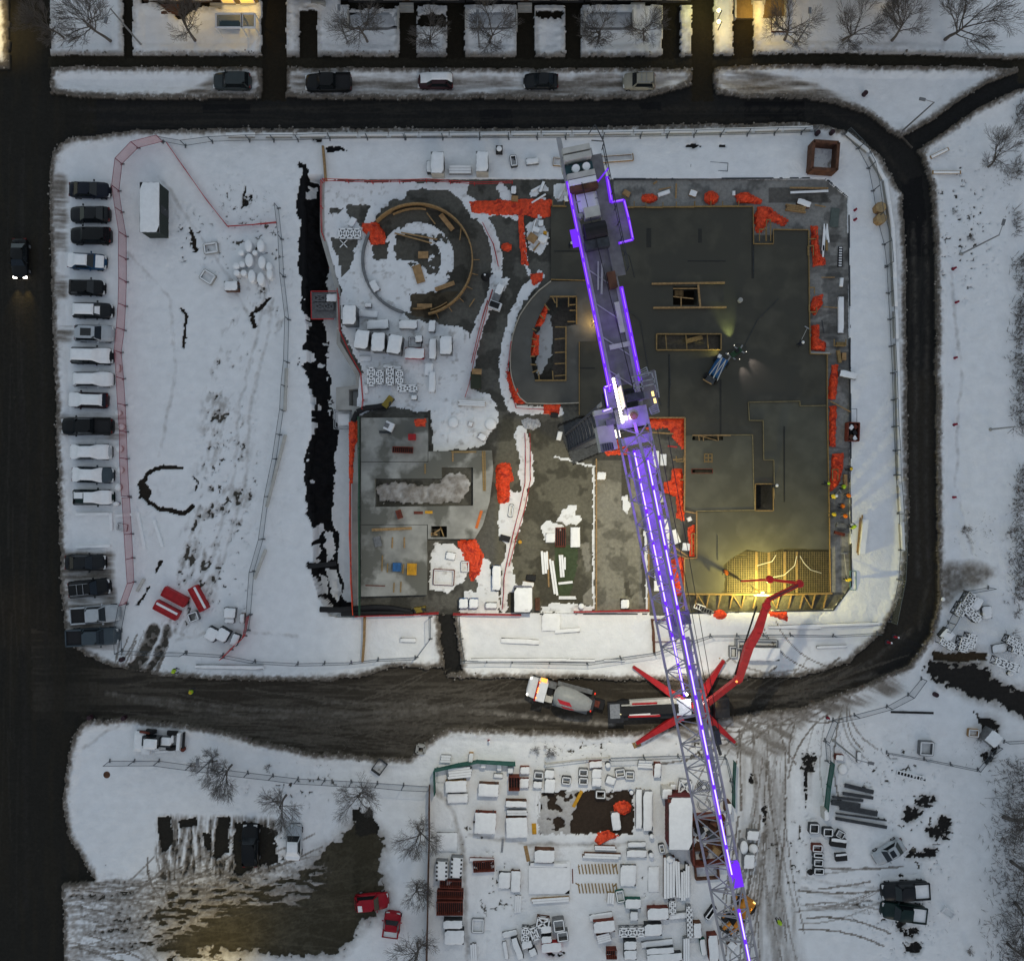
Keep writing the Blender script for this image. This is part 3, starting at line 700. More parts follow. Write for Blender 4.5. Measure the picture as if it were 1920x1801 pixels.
mx = N("ShaderNodeMixRGB"); Lk(cov, mx.inputs[0]); Lk(bv.outputs[0], mx.inputs[1]); Lk(sv.outputs[0], mx.inputs[2])
Lk(mx.outputs[0], pb.inputs["Base Color"])
pb.inputs["Roughness"].default_value = 0.8
pb.inputs["Specular IOR Level"].default_value = 0.12
bp = N("ShaderNodeBump"); bp.inputs["Strength"].default_value = 0.7; bp.inputs["Distance"].default_value = 0.12
Lk(mth('ADD', nf, mth('MULTIPLY', nfine, 0.35)), bp.inputs["Height"])
Lk(bp.outputs["Normal"], pb.inputs["Normal"])
K = 1.0 / S
VX = ((PX - 960) * K).astype(np.float32); VY = ((900.5 - PY) * K).astype(np.float32)
idx = np.arange(NX * NY).reshape(NY, NX)
quads = np.stack([idx[1:, :-1], idx[1:, 1:], idx[:-1, 1:], idx[:-1, :-1]], -1).reshape(-1, 4)
freg = reg[:-1, :-1].reshape(-1)
verts = np.stack([VX, VY, Z.astype(np.float32)], -1).reshape(-1, 3)
fs_, fd_ = snow.reshape(-1), dirt.reshape(-1)
fb_ = np.concatenate([base, np.ones((NY, NX, 1), np.float32)], -1).reshape(-1, 4)
REG_NAMES = {0: "snow_field", 1: "site_floor", 2: "road", 3: "pavement", 4: "driveway", 5: "parking_lot", 6: "trench_ground", 7: "footpath", 8: "site_entrance_path"}
GROUND = {}
for rid, nm in REG_NAMES.items():
	q = quads[freg == rid]
	if not len(q): continue
	used, inv = np.unique(q, return_inverse=True)
	me = bpy.data.meshes.new(nm)
	me.vertices.add(len(used)); me.loops.add(len(q) * 4); me.polygons.add(len(q))
	me.vertices.foreach_set("co", verts[used].reshape(-1))
	me.loops.foreach_set("vertex_index", inv.reshape(-1).astype(np.int32))
	me.polygons.foreach_set("loop_start", np.arange(0, len(q) * 4, 4, dtype=np.int32))
	me.polygons.foreach_set("use_smooth", np.ones(len(q), bool))
	me.update()
	for an, arr in (("snow_cover", fs_), ("dirt", fd_)):
		a = me.attributes.new(an, 'FLOAT', 'POINT'); a.data.foreach_set("value", np.ascontiguousarray(arr[used], dtype=np.float32))
	a = me.attributes.new("bare_colour", 'FLOAT_COLOR', 'POINT'); a.data.foreach_set("color", np.ascontiguousarray(fb_[used].reshape(-1), dtype=np.float32))
	me.materials.append(gm)
	o = bpy.data.objects.new(nm, me); COL.objects.link(o)
	tag(o, kind="structure"); GROUND[nm] = o
def gz(px, py):
	"""ground height under a photo pixel"""
	j = int(np.clip(np.searchsorted(gy, py), 0, NY - 1)); i = int(np.clip(np.searchsorted(gx, px), 0, NX - 1))
	return float(Z[j, i])
# ================================================================ BUILDING SITE: decks, formwork, tarpaulins, guard rails
def W(pts, z):
	return [tuple(P(x, y, z)[:2]) for x, y in pts]
def struct(name):
	o = bpy.data.objects.new(name, None); COL.objects.link(o); return tag(o, kind="structure")
east = struct("fresh_concrete_deck")
E1 = [(1033, 387), (1411, 387), (1413, 458), (1450, 456), (1450, 430), (1515, 432), (1518, 662), (1550, 664), (1550, 760), (1500, 760), (1500, 754), (1403, 754), (1405, 787), (1430, 787), (1432, 862), (1450, 862), (1450, 906), (1414, 906), (1411, 816), (1284, 816), (1284, 783), (1205, 783), (1086, 778), (1086, 640), (1117, 640), (1117, 527), (1033, 525)]
E2 = [(1405, 754), (1500, 754), (1500, 760), (1550, 760), (1556, 1030), (1470, 1027), (1440, 1036), (1400, 1030), (1372, 1046), (1356, 1060), (1360, 1085), (1352, 1112), (1284, 1112), (1284, 1046), (1306, 1046), (1306, 960), (1416, 957), (1450, 957), (1450, 862), (1432, 862), (1430, 787), (1405, 787)]
E3 = [(1284, 816), (1411, 816), (1414, 906), (1414, 955), (1306, 958), (1284, 950)]
H1 = [(1262, 537), (1308, 537), (1308, 572), (1262, 572)]
H2 = [(1232, 628), (1350, 628), (1350, 655), (1232, 655)]
MB().prism(W(E1, .30), -.3, .30, [W(H1, .30), W(H2, .30)]).build("slab_panel", WETC, east)
MB().prism(W(E2, .26), -.3, .26).build("slab_panel", WETC2, east)
MB().prism(W(E3, .36), -.3, .36, [W([(1298, 817.5), (1356, 817.5), (1356, 825), (1298, 825)], .36), W([(1298, 880), (1335, 880), (1335, 886), (1298, 886)], .36)]).build("slab_panel", WETC2, east)
CV = [(1033, 527), (1010, 545), (996, 560), (985, 575), (974, 592), (967, 610), (961, 630), (958, 650), (957, 670), (957, 690), (959, 705), (963, 720), (968, 733), (975, 745), (988, 756), (1086, 756), (1086, 640), (1117, 640), (1117, 527)]
CH = [(1032, 556), (1080, 556), (1080, 608), (1061, 612), (1061, 712), (1003, 712), (998, 690), (995, 660), (997, 640), (1000, 620), (1006, 603), (1012, 590), (1022, 570)]
curved = struct("curved_concrete_deck")
MB().prism(W(CV, .32), -.3, .32, [W(CH, .32)]).build("slab_panel", DAMPC, curved)
west = struct("weathered_concrete_deck")
POOLH = [(703, 897), (828, 897), (828, 876), (887, 876), (887, 948), (703, 950)]
PITH = [(808, 986), (838, 986), (838, 1007), (808, 1007)]
MB().prism(W([(677, 783), (802, 783), (802, 865), (677, 865)], .9), -.3, .9).build("slab_panel", CONC, west)
MB().prism(W([(677, 866), (803, 866), (803, 846), (922, 844), (925, 880), (918, 940), (905, 985), (890, 1010), (802, 1010), (802, 983), (677, 983)], .9), -.3, .905, [W(POOLH, .9), W(PITH, .9)]).build("slab_panel", CONC, west)
MB().prism(W([(677, 984), (800.5, 984), (800.5, 1115), (677, 1118)], .9), -.3, .9).build("slab_panel", CONC, west)
# smooth kerb of the platform's west edge above the trench
MB().prism(W([(600, 340), (608, 340), (608, 440), (612, 452), (638, 545), (638, 640), (674, 700), (672, 728), (654, 730), (654, 760), (674, 762), (672, 1152), (660, 1152), (660, 768), (630, 768), (630, 726), (668, 722), (667, 704), (631, 645), (631, 548), (604, 455), (600, 440)], .12), -3.6, .12).build("retaining_wall", CONCL, struct("trench_retaining_wall"))
# slab edge wall on the east and north side (thin dark shutter line)
ew = struct("platform_edge_wall")
for a, b in (((1150, 337), (1546, 335)), ((1546, 335), (1590, 371)), ((1590, 371), (1593, 700)), ((1593, 700), (1595, 1098)), ((1595, 1098), (1561, 1143)), ((1561, 1143), (1284, 1149)), ((1012, 1150), (1218, 1150)), ((852, 1151), (976, 1151)), ((684, 1153), (820, 1151))):
	MB().bar(P(a[0], a[1], .0), P(b[0], b[1], .0), .16, .5).build("edge_board", DSTEEL, ew)
for a, b in (((1118, 860), (1118, 1146)), ((1216, 880), (1216, 1146))):
	MB().bar(P(a[0], a[1], .1), P(b[0], b[1], .1), .14, .35).build("edge_board", TIMBER, ew)
# pour joints, hoses, stains and tools on the fresh deck
JOINT = mat("deck_joint", (0.022, 0.022, 0.018), .6)
for a, b, w in (((1254, 665), (1255, 782), 2.2), ((1350, 712), (1352, 814), 1.5), ((1216, 432), (1217, 460), 8), ((1312, 432), (1313, 452), 6), ((1411, 430), (1412, 520), 4), ((1100, 455), (1160, 455), 1.2), ((1290, 490), (1360, 489), 1.4), ((1088, 690), (1114, 690), 3), ((1400, 880), (1402, 945), 2), ((1470, 800), (1471, 940), 1.2), ((1040, 470), (1095, 472), 1.0)):
	MB().box((P((a[0] + b[0]) / 2, (a[1] + b[1]) / 2, .3)) + Vector((0, 0, .004)), ((abs(b[0] - a[0]) + w) / S, (abs(b[1] - a[1]) + w) / S, .016)).build("joint_strip", JOINT, east)
for pts in ([(1255, 668), (1257, 720), (1252, 765)], [(1412, 470), (1413, 512)], [(1345, 1003), (1346, 1050)], [(1150, 560), (1200, 600), (1215, 690), (1240, 760)], [(1460, 560), (1420, 600), (1395, 650)], [(1100, 420), (1180, 480), (1190, 520)]):
	MB().path([P(x, y, .34) for x, y in pts], .035).build("hose", DSTEEL, east)
# timber edge formwork of the fresh pours (every board a part)
def boards(parent, pts, z, m=TIMBERY, w=.075, h=.2, name="formwork_board"):
	for a, b in zip(pts, pts[1:]):
		MB().bar(P(a[0], a[1], z), P(b[0], b[1], z), w, h).build(name, m, parent)
zt = .40
boards(east, [(1033, 524), (1116, 526)], zt); boards(east, [(1086, 641), (1086, 778)], zt); boards(east, [(1036, 387), (1062, 387)], zt)
boards(east, [(1150, 388), (1215, 388), (1262, 388), (1300, 387), (1345, 387), (1411, 387)], zt)
boards(east, [(1412, 388), (1413, 457), (1450, 457), (1450, 430), (1515, 431)], zt)
boards(east, [(1516, 432), (1517, 520), (1518, 600), (1519, 662)], zt); boards(east, [(1519, 663), (1558, 664)], zt)
boards(east, [(1551, 664), (1551, 760), (1553, 860), (1555, 950), (1557, 1112)], zt)
STRIP = mat("pour_joint_strip", (0.20, 0.165, 0.085), 0.7, var=0.3)
boards(east, [(1403, 754), (1500, 752), (1500, 761), (1551, 760)], zt, STRIP, .07, .12); boards(east, [(1403, 754), (1405, 788), (1431, 788), (1432, 862), (1451, 862), (1452, 935)], zt, STRIP, .08, .14)
boards(east, [(1340, 815), (1411, 815), (1413, 905), (1415, 956), (1306, 958)], zt, STRIP, .08, .14); boards(east, [(1306, 958), (1306, 1046), (1284, 1046)], zt, TIMBER, .12, .3)
boards(east, [(1210, 783), (1284, 783), (1284, 850), (1283, 958), (1304, 962)], zt, TIMBER, .14, .3); boards(east, [(1283, 1046), (1283, 1112)], zt, TIMBER, .12, .3)
boards(east, [(1282, 1113), (1400, 1114), (1480, 1114), (1560, 1112)], zt, TIMBERY, .16, .3)
boards(east, [(1416, 907), (1450, 907), (1450, 957), (1416, 957), (1416, 907)], zt, TIMBERY, .10, .16)
# opening frames
boards(east, [(1222, 532), (1359, 530)], .5, TIMBER, .2, .14); boards(east, [(1225, 577), (1362, 576)], .5, TIMBER, .2, .14)
boards(east, [(1262, 541), (1311, 541)], .5, TIMBER, .1, .1); boards(east, [(1309, 534), (1313, 576)], .5, TIMBER, .22, .12); boards(east, [(1277, 556), (1277, 575)], .5, TIMBER, .12, .12); boards(east, [(1262, 556), (1300, 560)], .45, TIMBER, .1, .1)
for i in range(7):
	boards(east, [(1266 + i * 2.4, 544), (1266 + i * 2.4, 555)], .2, TIMBER, .05, .05, "stair_tread")
boards(east, [(1231, 626), (1352, 626), (1352, 656), (1231, 656), (1231, 626)], .45, TIMBERY, .12, .2)
for x in (1248, 1286, 1326):
	boards(east, [(x, 628), (x + 2, 655)], .35, TIMBERY, .1, .1, "cross_brace")
MB().bar(P(1286, 640, .1), P(1317, 632, .1), .5, .1).build("loose_board", TIMBERY, east)
boards(east, [(1298, 816), (1370, 816)], .48, TIMBER, .1, .1)
for x in (1310, 1318, 1346):
	boards(east, [(x, 816), (x + 1, 826)], .46, TIMBER, .08, .06, "cross_brace")
boards(east, [(1313, 817), (1345, 826)], .46, TIMBER, .06, .06, "cross_brace")
gb = MB()
for i in range(3):
	gb.bar(P(1321 + i * 7, 850, .42), P(1321 + i * 7, 867, .42), .09); gb.bar(P(1320, 851 + i * 7, .42), P(1336, 851 + i * 7, .42), .09)
gb.build("grating_frame", TIMBERY, east)
boards(east, [(1297, 879), (1336, 879), (1336, 887), (1297, 887), (1297, 879)], .44, RUST, .07, .1)
# little formwork bays along the pour edge
for x, y, w, h, k in ((1047, 381, 22, 10, 1), (1176, 383, 26, 12, 1), (1227, 384, 32, 10, 1), (1285, 383, 34, 10, 1), (1318, 382, 30, 10, 1), (1370, 382, 30, 9, 1), (1430, 441, 12, 22, 0), (1441, 432, 8, 40, 0), (1524, 440, 14, 16, 1), (1520, 470, 10, 18, 0), (1524, 578, 14, 14, 1), (1522, 545, 10, 12, 0), (1575, 642, 22, 12, 1), (1566, 890, 10, 20, 0), (1275, 860, 14, 10, 1), (1276, 895, 12, 8, 1), (1300, 1020, 6, 40, 0)):
	b = MB()
	z = .45
	b.bar(P(x - w / 2, y - h / 2, z), P(x - w / 2, y + h / 2, z), .09); b.bar(P(x + w / 2, y - h / 2, z), P(x + w / 2, y + h / 2, z), .09)
	if k: b.bar(P(x - w / 2, y + h / 2, z), P(x + w / 2, y + h / 2, z), .1, .2)
	else: b.bar(P(x - w / 2, y - h / 2, z), P(x + w / 2, y - h / 2, z), .1, .2)
	b.build("formwork_bay", TIMBERY, east)
# strutted timber wall below the lamp-lit corner
for i in range(13):
	x = 1286 + i * 22
	b = MB().bar(P(x, 1114, .3), P(x - 6, 1140, .05), .14, .14)
	if i % 3 == 1: b.bar(P(x, 1114, .3), P(x + 16, 1140, .05), .1, .1)
	b.build("raking_strut", TIMBERY, east)
# curved deck: rib boards inside the opening
for a, b in (((1031, 556), (1082, 556)), ((1081, 556), (1081, 608)), ((1061, 612), (1061, 712)), ((1003, 713), (1062, 713))):
	boards(curved, [a, b], .42, TIMBERY, .14, .2)
for a, b in (((1036, 557), (1041, 568)), ((1044, 557), (1044, 576)), ((1066, 557), (1066, 575)), ((1066, 572), (1080, 571)), ((1068, 582), (1080, 582)), ((1064, 603), (1080, 603)), ((1041, 613), (1060, 613)), ((1040, 636), (1060, 634)), ((1040, 661), (1060, 660)), ((1040, 682), (1060, 681)), ((1040, 705), (1060, 703)), ((1036, 695), (1037, 712)), ((1010, 697), (1011, 712)), ((998, 698), (1008, 694)), ((995, 683), (1006, 684)), ((994, 668), (1003, 668)), ((996, 649), (1004, 649)), ((996, 634), (1006, 637)), ((998, 616), (1006, 620)), ((1012, 590), (1020, 598)), ((1021, 570), (1030, 582))):
	boards(curved, [a, b], .36, TIMBERY, .12, .14, "rib_board")
LIP = mat("pale_shutter_lip", (0.36, 0.33, 0.27), .8, var=.15)
boards(curved, CV[:15] + [(1034, 757), (1086, 755)], .36, LIP, .12, .16, "edge_board")
# curved formwork ring
ring = thing("curved_formwork_ring", "large round timber formwork ring around the snowy pit in the northwest part of the site", "formwork", P(782, 487))
def arc(c, r, a0, a1, n):
	return [(c[0] + r * math.cos(math.radians(a0 + (a1 - a0) * i / n)), c[1] - r * math.sin(math.radians(a0 + (a1 - a0) * i / n))) for i in range(n + 1)]
o0 = P(782, 487)
for pts, m, w, h in ((arc((782, 487), 104, 137, -78, 30), TIMBER, .14, 1.0), (arc((782, 487), 96, 118, 80, 5), TIMBER, .1, .5), (arc((782, 487), 102, 150, 255, 14), GREY, .3, .5), (arc((782, 487), 98, -55, -75, 4), TIMBER, .12, .6), (arc((782, 487), 92, -75, -95, 4), TIMBER, .12, .4)):
	for a, b in zip(pts, pts[1:]):
		MB().bar(P(*a, h / 2) - o0, P(*b, h / 2) - o0, w, h).build("panel", m, ring)
for a in range(-70, 60, 14):
	q = arc((782, 487), 106, a, a, 1)[0]; q2 = arc((782, 487), 117, a, a, 1)[0]
	if a > 0: continue
	MB().bar(P(*q, .7) - o0, P(*q2, .05) - o0, .08).build("raking_strut", TIMBER, ring)
# rebar mat waiting for the pour
rb = thing("rebar_mat", "crossed steel rebar mat lit yellow in the unpoured corner of the deck", "rebar", P(1456, 1072))
REB = mat("reinforcement_steel", (0.17, 0.135, 0.07), 0.6, 0.1, var=0.3)
o0 = P(1456, 1072)
b = MB()
for i in range(44):
	x = 1364 + i * 4.4
	b.bar(P(x, 1034 + (12 if x < 1400 else 0), .16) - o0, P(x, 1111, .16) - o0, .035)
b.build("long_bars", REB, rb)
b = MB()
for i in range(19):
	y = 1036 + i * 4.1
	b.bar(P(1364 + (14 if y < 1050 else 0), y, .2) - o0, P(1556, y, .2) - o0, .032)
b.build("cross_bars", REB, rb)
for x in (1418, 1442, 1471, 1494):
	MB().bar(P(x, 1034, .14) - o0, P(x, 1111, .14) - o0, .28, .05).build("spacer_board", TIMBERY, rb)
for pts in ([(1455, 1040), (1448, 1052), (1420, 1060)], [(1494, 1042), (1490, 1060), (1470, 1078), (1448, 1082)], [(1500, 1042), (1508, 1056), (1520, 1068), (1540, 1074)]):
	MB().path([P(x, y, .3) - o0 for x, y in pts], .04).build("hose", PALE, rb)
# ---------------------------------------------------------------- tarpaulins
def tarp(pts, label, h=.35, m=ORANGE, z=.06, name="tarpaulin", cat="tarpaulin", group="orange tarpaulins on the site", seed=0):
	pw = np.array(W(pts, z)); c = pw.mean(0)
	x0, y0 = pw.min(0); x1, y1 = pw.max(0)
	st = max(.095, min((x1 - x0), (y1 - y0)) / 18)
	xs = np.arange(x0 - st, x1 + 2 * st, st); ys = np.arange(y0 - st, y1 + 2 * st, st)
	X, Y = np.meshgrid(xs, ys)
	jx = (vnoise(X, Y, .5, 3 + seed) - .5) * .35; jy = (vnoise(X, Y, .5, 9 + seed) - .5) * .35
	ins = np.zeros(X.shape, bool); n = len(pw)
	dmin = np.full(X.shape, 9.)
	for k in range(n):
		a, b2 = pw[k], pw[(k + 1) % n]
		if a[1] != b2[1]:
			ins ^= ((a[1] > Y + jy) != (b2[1] > Y + jy)) & (X + jx < (b2[0] - a[0]) * (Y + jy - a[1]) / (b2[1] - a[1]) + a[0])
		d = b2 - a; L = (d ** 2).sum()
		t = np.clip(((X - a[0]) * d[0] + (Y - a[1]) * d[1]) / L, 0, 1)
		dmin = np.minimum(dmin, np.hypot(X - a[0] - t * d[0], Y - a[1] - t * d[1]))
	th = seed * .7; q_ = X * math.cos(th) + Y * math.sin(th) + 1.1 * vnoise(X, Y, 1.1, 21 + seed)
	fold = (1 - np.abs(np.sin(q_ * 5.5))) ** 1.5 * 1.1 + .5 * (1 - np.abs(np.sin((X - Y) * 3.1 + 3 * vnoise(X, Y, .9, 33 + seed)))) ** 2
	Zt = np.clip(dmin / .5, 0, 1) ** .6 * h * (.5 + .5 * vnoise(X, Y, 1.0, 45 + seed)) + fold * .55 * h * np.clip(dmin / .2, 0, 1)
	vid = -np.ones(X.shape, int); vs = []; fs = []
	ny, nx = X.shape
	for j in range(ny - 1):
		for i in range(nx - 1):
			if ins[j, i] or ins[j, i + 1] or ins[j + 1, i] or ins[j + 1, i + 1]:
				q = []
				for jj, ii in ((j, i), (j, i + 1), (j + 1, i + 1), (j + 1, i)):
					if vid[jj, ii] < 0:
						vid[jj, ii] = len(vs); vs.append((X[jj, ii] - c[0] + jx[jj, ii] * .6, Y[jj, ii] - c[1] + jy[jj, ii] * .6, .02 + (Zt[jj, ii] if ins[jj, ii] else 0)))
					q.append(int(vid[jj, ii]))
				fs.append(tuple(q))
	b = MB(); b._add(vs, fs)
	o = b.build(name, m, None, smooth=True)
	o.location = (c[0], c[1], z)
	tag(o, label, cat, group)
	return o
def ell(cx, cy, a, b, n=10):
	return [(cx + a * math.cos(i * 2 * math.pi / n), cy + b * math.sin(i * 2 * math.pi / n)) for i in range(n)]
TARPS = [
 ([(680, 420), (705, 418), (716, 428), (724, 445), (720, 457), (697, 458), (690, 442), (680, 432)], "orange tarpaulin bundle over the northwest side of the round formwork ring", .5, .1),
 ([(882, 378), (1033, 374), (1032, 405), (1015, 410), (985, 403), (975, 402), (950, 403), (890, 400), (884, 398)], "long flat orange tarpaulin stretched westward from the fresh deck corner", .18, .06),
 ([(972, 405), (980, 405), (986, 470), (990, 498), (978, 495), (975, 460)], "narrow orange tarpaulin strip running down from the long flat one", .2, .06),
 ([(995, 515), (1018, 512), (1015, 525), (1000, 536)], "small orange tarpaulin at the top end of the curved deck", .3, .1),
 (ell(950, 463, 9, 8), "small round orange tarpaulin around a dark object on the bare floor", .4, .06),
 ([(1018, 570), (1027, 578), (1020, 600), (1012, 612), (1003, 612), (1010, 590)], "upper orange tarpaulin inside the curved deck opening", .3, -.2),
 ([(1000, 622), (1010, 630), (1008, 665), (993, 668), (994, 640)], "lower orange tarpaulin inside the curved deck opening", .3, -.2),
 ([(950, 698), (958, 698), (985, 755), (965, 755), (955, 725)], "orange tarpaulin wedge along the outer bend of the curved deck", .3, .06),
 ([(1020, 757), (1050, 755), (1048, 777), (1020, 774)], "orange tarpaulin at the foot of the curved deck", .4, .06),
 ([(1128, 836), (1170, 822), (1178, 850), (1140, 853)], "orange tarpaulin below the crane cab", .3, .06),
 ([(1206, 786), (1282, 784), (1281, 840), (1265, 820), (1255, 800), (1225, 801), (1208, 801)], "orange tarpaulin draped in the corner bay beside the crane head", .35, .06),
 ([(1262, 878), (1278, 880), (1282, 975), (1270, 972), (1268, 930), (1245, 922), (1245, 905), (1260, 903)], "crumpled orange tarpaulin along the timber edge east of the jib", .6, .06),
 ([(1290, 990), (1302, 985), (1302, 1042), (1294, 1042)], "upright narrow orange tarpaulin in the timber niche east of the jib", .4, .06),
 ([(1258, 1050), (1282, 1043), (1282, 1116), (1265, 1116)], "orange tarpaulin hanging from the deck corner beside the jib", .4, .06),
 (ell(1217, 372, 15, 9), "oval orange tarpaulin bundle on the north band nearest the counter jib", .5, .06),
 (ell(1334, 371, 13, 12), "round orange tarpaulin bundle in the middle of the north band", .6, .06),
 ([(1378, 366), (1400, 361), (1428, 375), (1425, 382), (1385, 381)], "flattened orange tarpaulin bundle at the east end of the north band", .5, .06),
 ([(1420, 390), (1440, 388), (1460, 405), (1475, 415), (1470, 421), (1440, 412), (1430, 430), (1420, 439), (1415, 415)], "branching orange tarpaulin in the notch of the fresh deck", .5, .06),
 ([(1520, 425), (1532, 425), (1535, 475), (1545, 485), (1548, 496), (1525, 499), (1523, 460)], "tall orange tarpaulin beside the white beams on the east band", .5, .06),
 ([(1525, 558), (1543, 552), (1540, 570), (1525, 591), (1519, 580)], "leaf shaped orange tarpaulin midway down the east band", .5, .06),
 ([(1522, 610), (1535, 610), (1535, 635), (1548, 645), (1545, 658), (1520, 656)], "orange tarpaulin heap just above the step in the east deck edge", .6, .06),
 ([(1560, 685), (1570, 685), (1570, 720), (1565, 748), (1553, 748), (1555, 715)], "orange tarpaulin strip beside the grey plank across the platform edge", .5, .06),
 ([(1556, 762), (1568, 762), (1565, 836), (1555, 836)], "long narrow orange tarpaulin west of the rusty skip", .45, .06),
 ([(1560, 852), (1582, 850), (1580, 880), (1570, 910), (1556, 922)], "broad dark orange tarpaulin beside the crew on the east band", .4, .06),
 ([(655, 792), (668, 785), (671, 822), (664, 836), (661, 905), (656, 905), (655, 820)], "orange sheet hanging over the northwest corner of the weathered deck", .3, .15),
 ([(777, 786), (798, 786), (797, 798), (780, 799)], "square orange sheet lying on the weathered deck", .12, .92),
 ([(930, 872), (955, 868), (963, 900), (955, 905), (955, 940), (935, 943), (932, 915)], "large orange tarpaulin bundle between the weathered deck and the snowy walkway", .6, .06),
 ([(858, 1015), (890, 1012), (905, 1040), (900, 1070), (885, 1089), (878, 1060), (868, 1035)], "curved orange tarpaulin below the weathered deck", .5, .06),
 (ell(1350, 1152, 13, 9), "ragged orange tarpaulin under the timber wall south of the deck", .5, .15),
 ([(1440, 1145), (1475, 1148), (1476, 1164), (1445, 1153)], "orange tarpaulin on the snow right of the red pump boom", .4, .2),
 (ell(1167, 1513, 16, 12), "orange tarpaulin heap on the earth pad in the storage yard", .6, .05),
 ([(1113, 1575), (1122, 1560), (1140, 1556), (1160, 1567), (1140, 1575), (1122, 1584)], "orange tarpaulin at the lower edge of the earth pad in the yard", .5, .1),
 (ell(624, 503, 8, 11), "small red tarpaulin bundle down in the trench", .5, -2.9),
]
for i, (pts, lab, h, z) in enumerate(TARPS):
	tarp(pts, lab, h, ORANGE, z, seed=i * 3)
# ---------------------------------------------------------------- guard rails and fences
NETP = mat("pink_net", (0.50, 0.16, 0.18), 0.9, var=.15, alpha=0.42)
NETG = mat("wire_mesh_sheet", (0.12, 0.14, 0.155), 0.7, var=.1, alpha=0.20)
NETR = mat("red_safety_net", (0.42, 0.03, 0.035), 0.9, var=.2, alpha=0.75)
def fence(path, label, cat="fence", h=2.0, step=3.4, m=WIRE, net=NETG, r=.03, name="site_fence", foot=True, group=None, z0=None, mid=False):
	base0 = P(*path[0]); t = thing(name, label, cat, base0, group=group)
	pts = [P(x, y, 0) for x, y in path]
	posts = []
	for a, b in zip(pts, pts[1:]):
		n = max(1, round((b - a).length / step))
		for i in range(n):
			posts.append(a.lerp(b, i / n))
	posts.append(pts[-1])
	rnd = random.Random(len(label))
	tops = []
	for p in posts:
		zz = (gz(p.x * S + 960, 900.5 - p.y * S) if z0 is None else z0)
		g = Vector((p.x, p.y, zz))
		tops.append((g, g + Vector((rnd.uniform(-.06, .06), rnd.uniform(-.06, .06), h))))
	for g, q in tops:
		b = MB().tube(g - base0, q - base0, r, n=5)
		b.build("post", m, t)
		if foot:
			MB().box(g - base0 + Vector((0, 0, .07)), (.14, .45, .10), rnd.uniform(-.3, .3) + math.pi / 2 * (abs((tops[-1][0] - tops[0][0]).y) > abs((tops[-1][0] - tops[0][0]).x))).build("foot", GREY, t)
	for (g, q), (g2, q2) in zip(tops, tops[1:]):
		if net is None or mid:
			fr = MB().tube(q - base0, q2 - base0, r * .8, n=4).build("rail", m, t)
			MB().tube(g.lerp(q, .5) - base0, g2.lerp(q2, .5) - base0, r * .8, n=4).build("rail", m, t)
		else:
			lo = Vector((0, 0, .15)); e = r * .75
			out4 = [g - base0 + lo, g2 - base0 + lo, q2 - base0, q - base0]; cc = sum(out4, Vector()) / 4
			dd = (g2 - g).normalized() * 2 * e; uu = Vector((0, 0, 2 * e)); nn = Vector((-dd.y, dd.x, 0)).normalized() * e
			in4 = [out4[0] + dd + uu, out4[1] - dd + uu, out4[2] - dd - uu, out4[3] + dd - uu]
			fv = [p - nn for p in out4] + [p - nn for p in in4] + [p + nn for p in out4] + [p + nn for p in in4]
			ff = []
			for k in range(4):
				k2 = (k + 1) % 4
				ff += [(k, k2, 4 + k2, 4 + k), (8 + k2, 8 + k, 12 + k, 12 + k2), (k2, k, 8 + k, 8 + k2), (4 + k, 4 + k2, 12 + k2, 12 + k)]
			fr = MB()._add(fv, ff).build("panel", m, t)
		if net is not None:
			nb = MB(); d = (g2 - g); d.z = 0; nrm = Vector((-d.y, d.x, 0)).normalized() * .006
			k0, k1, k2, k3 = g - base0 + Vector((0, 0, .17)), g2 - base0 + Vector((0, 0, .17)), q2 - base0, q - base0
			nb._add([k0 + nrm, k1 + nrm, k2 + nrm, k3 + nrm], [(0, 1, 2, 3)])
			nb.build("net" if net is not NETG else "mesh", net, fr)
	return t
fence([(308, 268), (262, 280), (232, 310), (226, 360), (232, 400), (240, 445), (240, 530), (236, 620), (231, 662), (238, 760), (242, 860), (245, 930)], "pink netted wire fence between the west parking row and the snow field", net=NETP, m=mat("pink_fence_wire", (.22, .07, .09), .7), step=3.2)
fence([(246, 932), (250, 1000), (254, 1090), (240, 1130)], "pink netted fence run beside the gap in the west parking row", net=NETP, m=MATS["pink_fence_wire"])
fence([(240, 1130), (231, 1180), (231, 1218), (300, 1222), (350, 1222)], "grey wire fence round the southwest corner by the pickups", h=2.0)
fence([(352, 1222), (420, 1226), (480, 1238), (560, 1242), (660, 1240), (710, 1234), (780, 1230)], "grey wire fence along the south road west of the site gateway", h=1.4)
fence([(782, 1230), (808, 1196), (808, 1155)], "short wire fence turning in at the west side of the site gateway", h=1.6)
fence([(308, 268), (350, 276), (400, 268), (470, 266), (560, 265), (620, 263), (760, 262)], "grey wire fence along the north street, west half", h=1.6)
fence([(762, 262), (900, 262), (1060, 261), (1200, 259), (1350, 256), (1500, 252), (1525, 250)], "grey wire fence along the north street, east half behind the crane", h=1.6)
fence([(1578, 256), (1605, 282), (1626, 318), (1634, 360), (1642, 410), (1655, 460), (1660, 500)], "grey wire fence bending round the northeast corner of the site", h=2.0)
fence([(1660, 502), (1665, 600), (1670, 700), (1673, 800), (1677, 890), (1682, 960)], "grey wire fence along the east side of the site", h=1.5)
fence([(1682, 962), (1684, 1030), (1680, 1085), (1668, 1165)], "grey wire fence at the lower east corner of the site", h=1.8)
fence([(865, 1236), (960, 1238), (1100, 1240), (1225, 1222), (1330, 1190), (1480, 1188), (1560, 1190), (1640, 1184)], "grey wire fence between the lamp-lit snow bank and the south road", h=1.4)
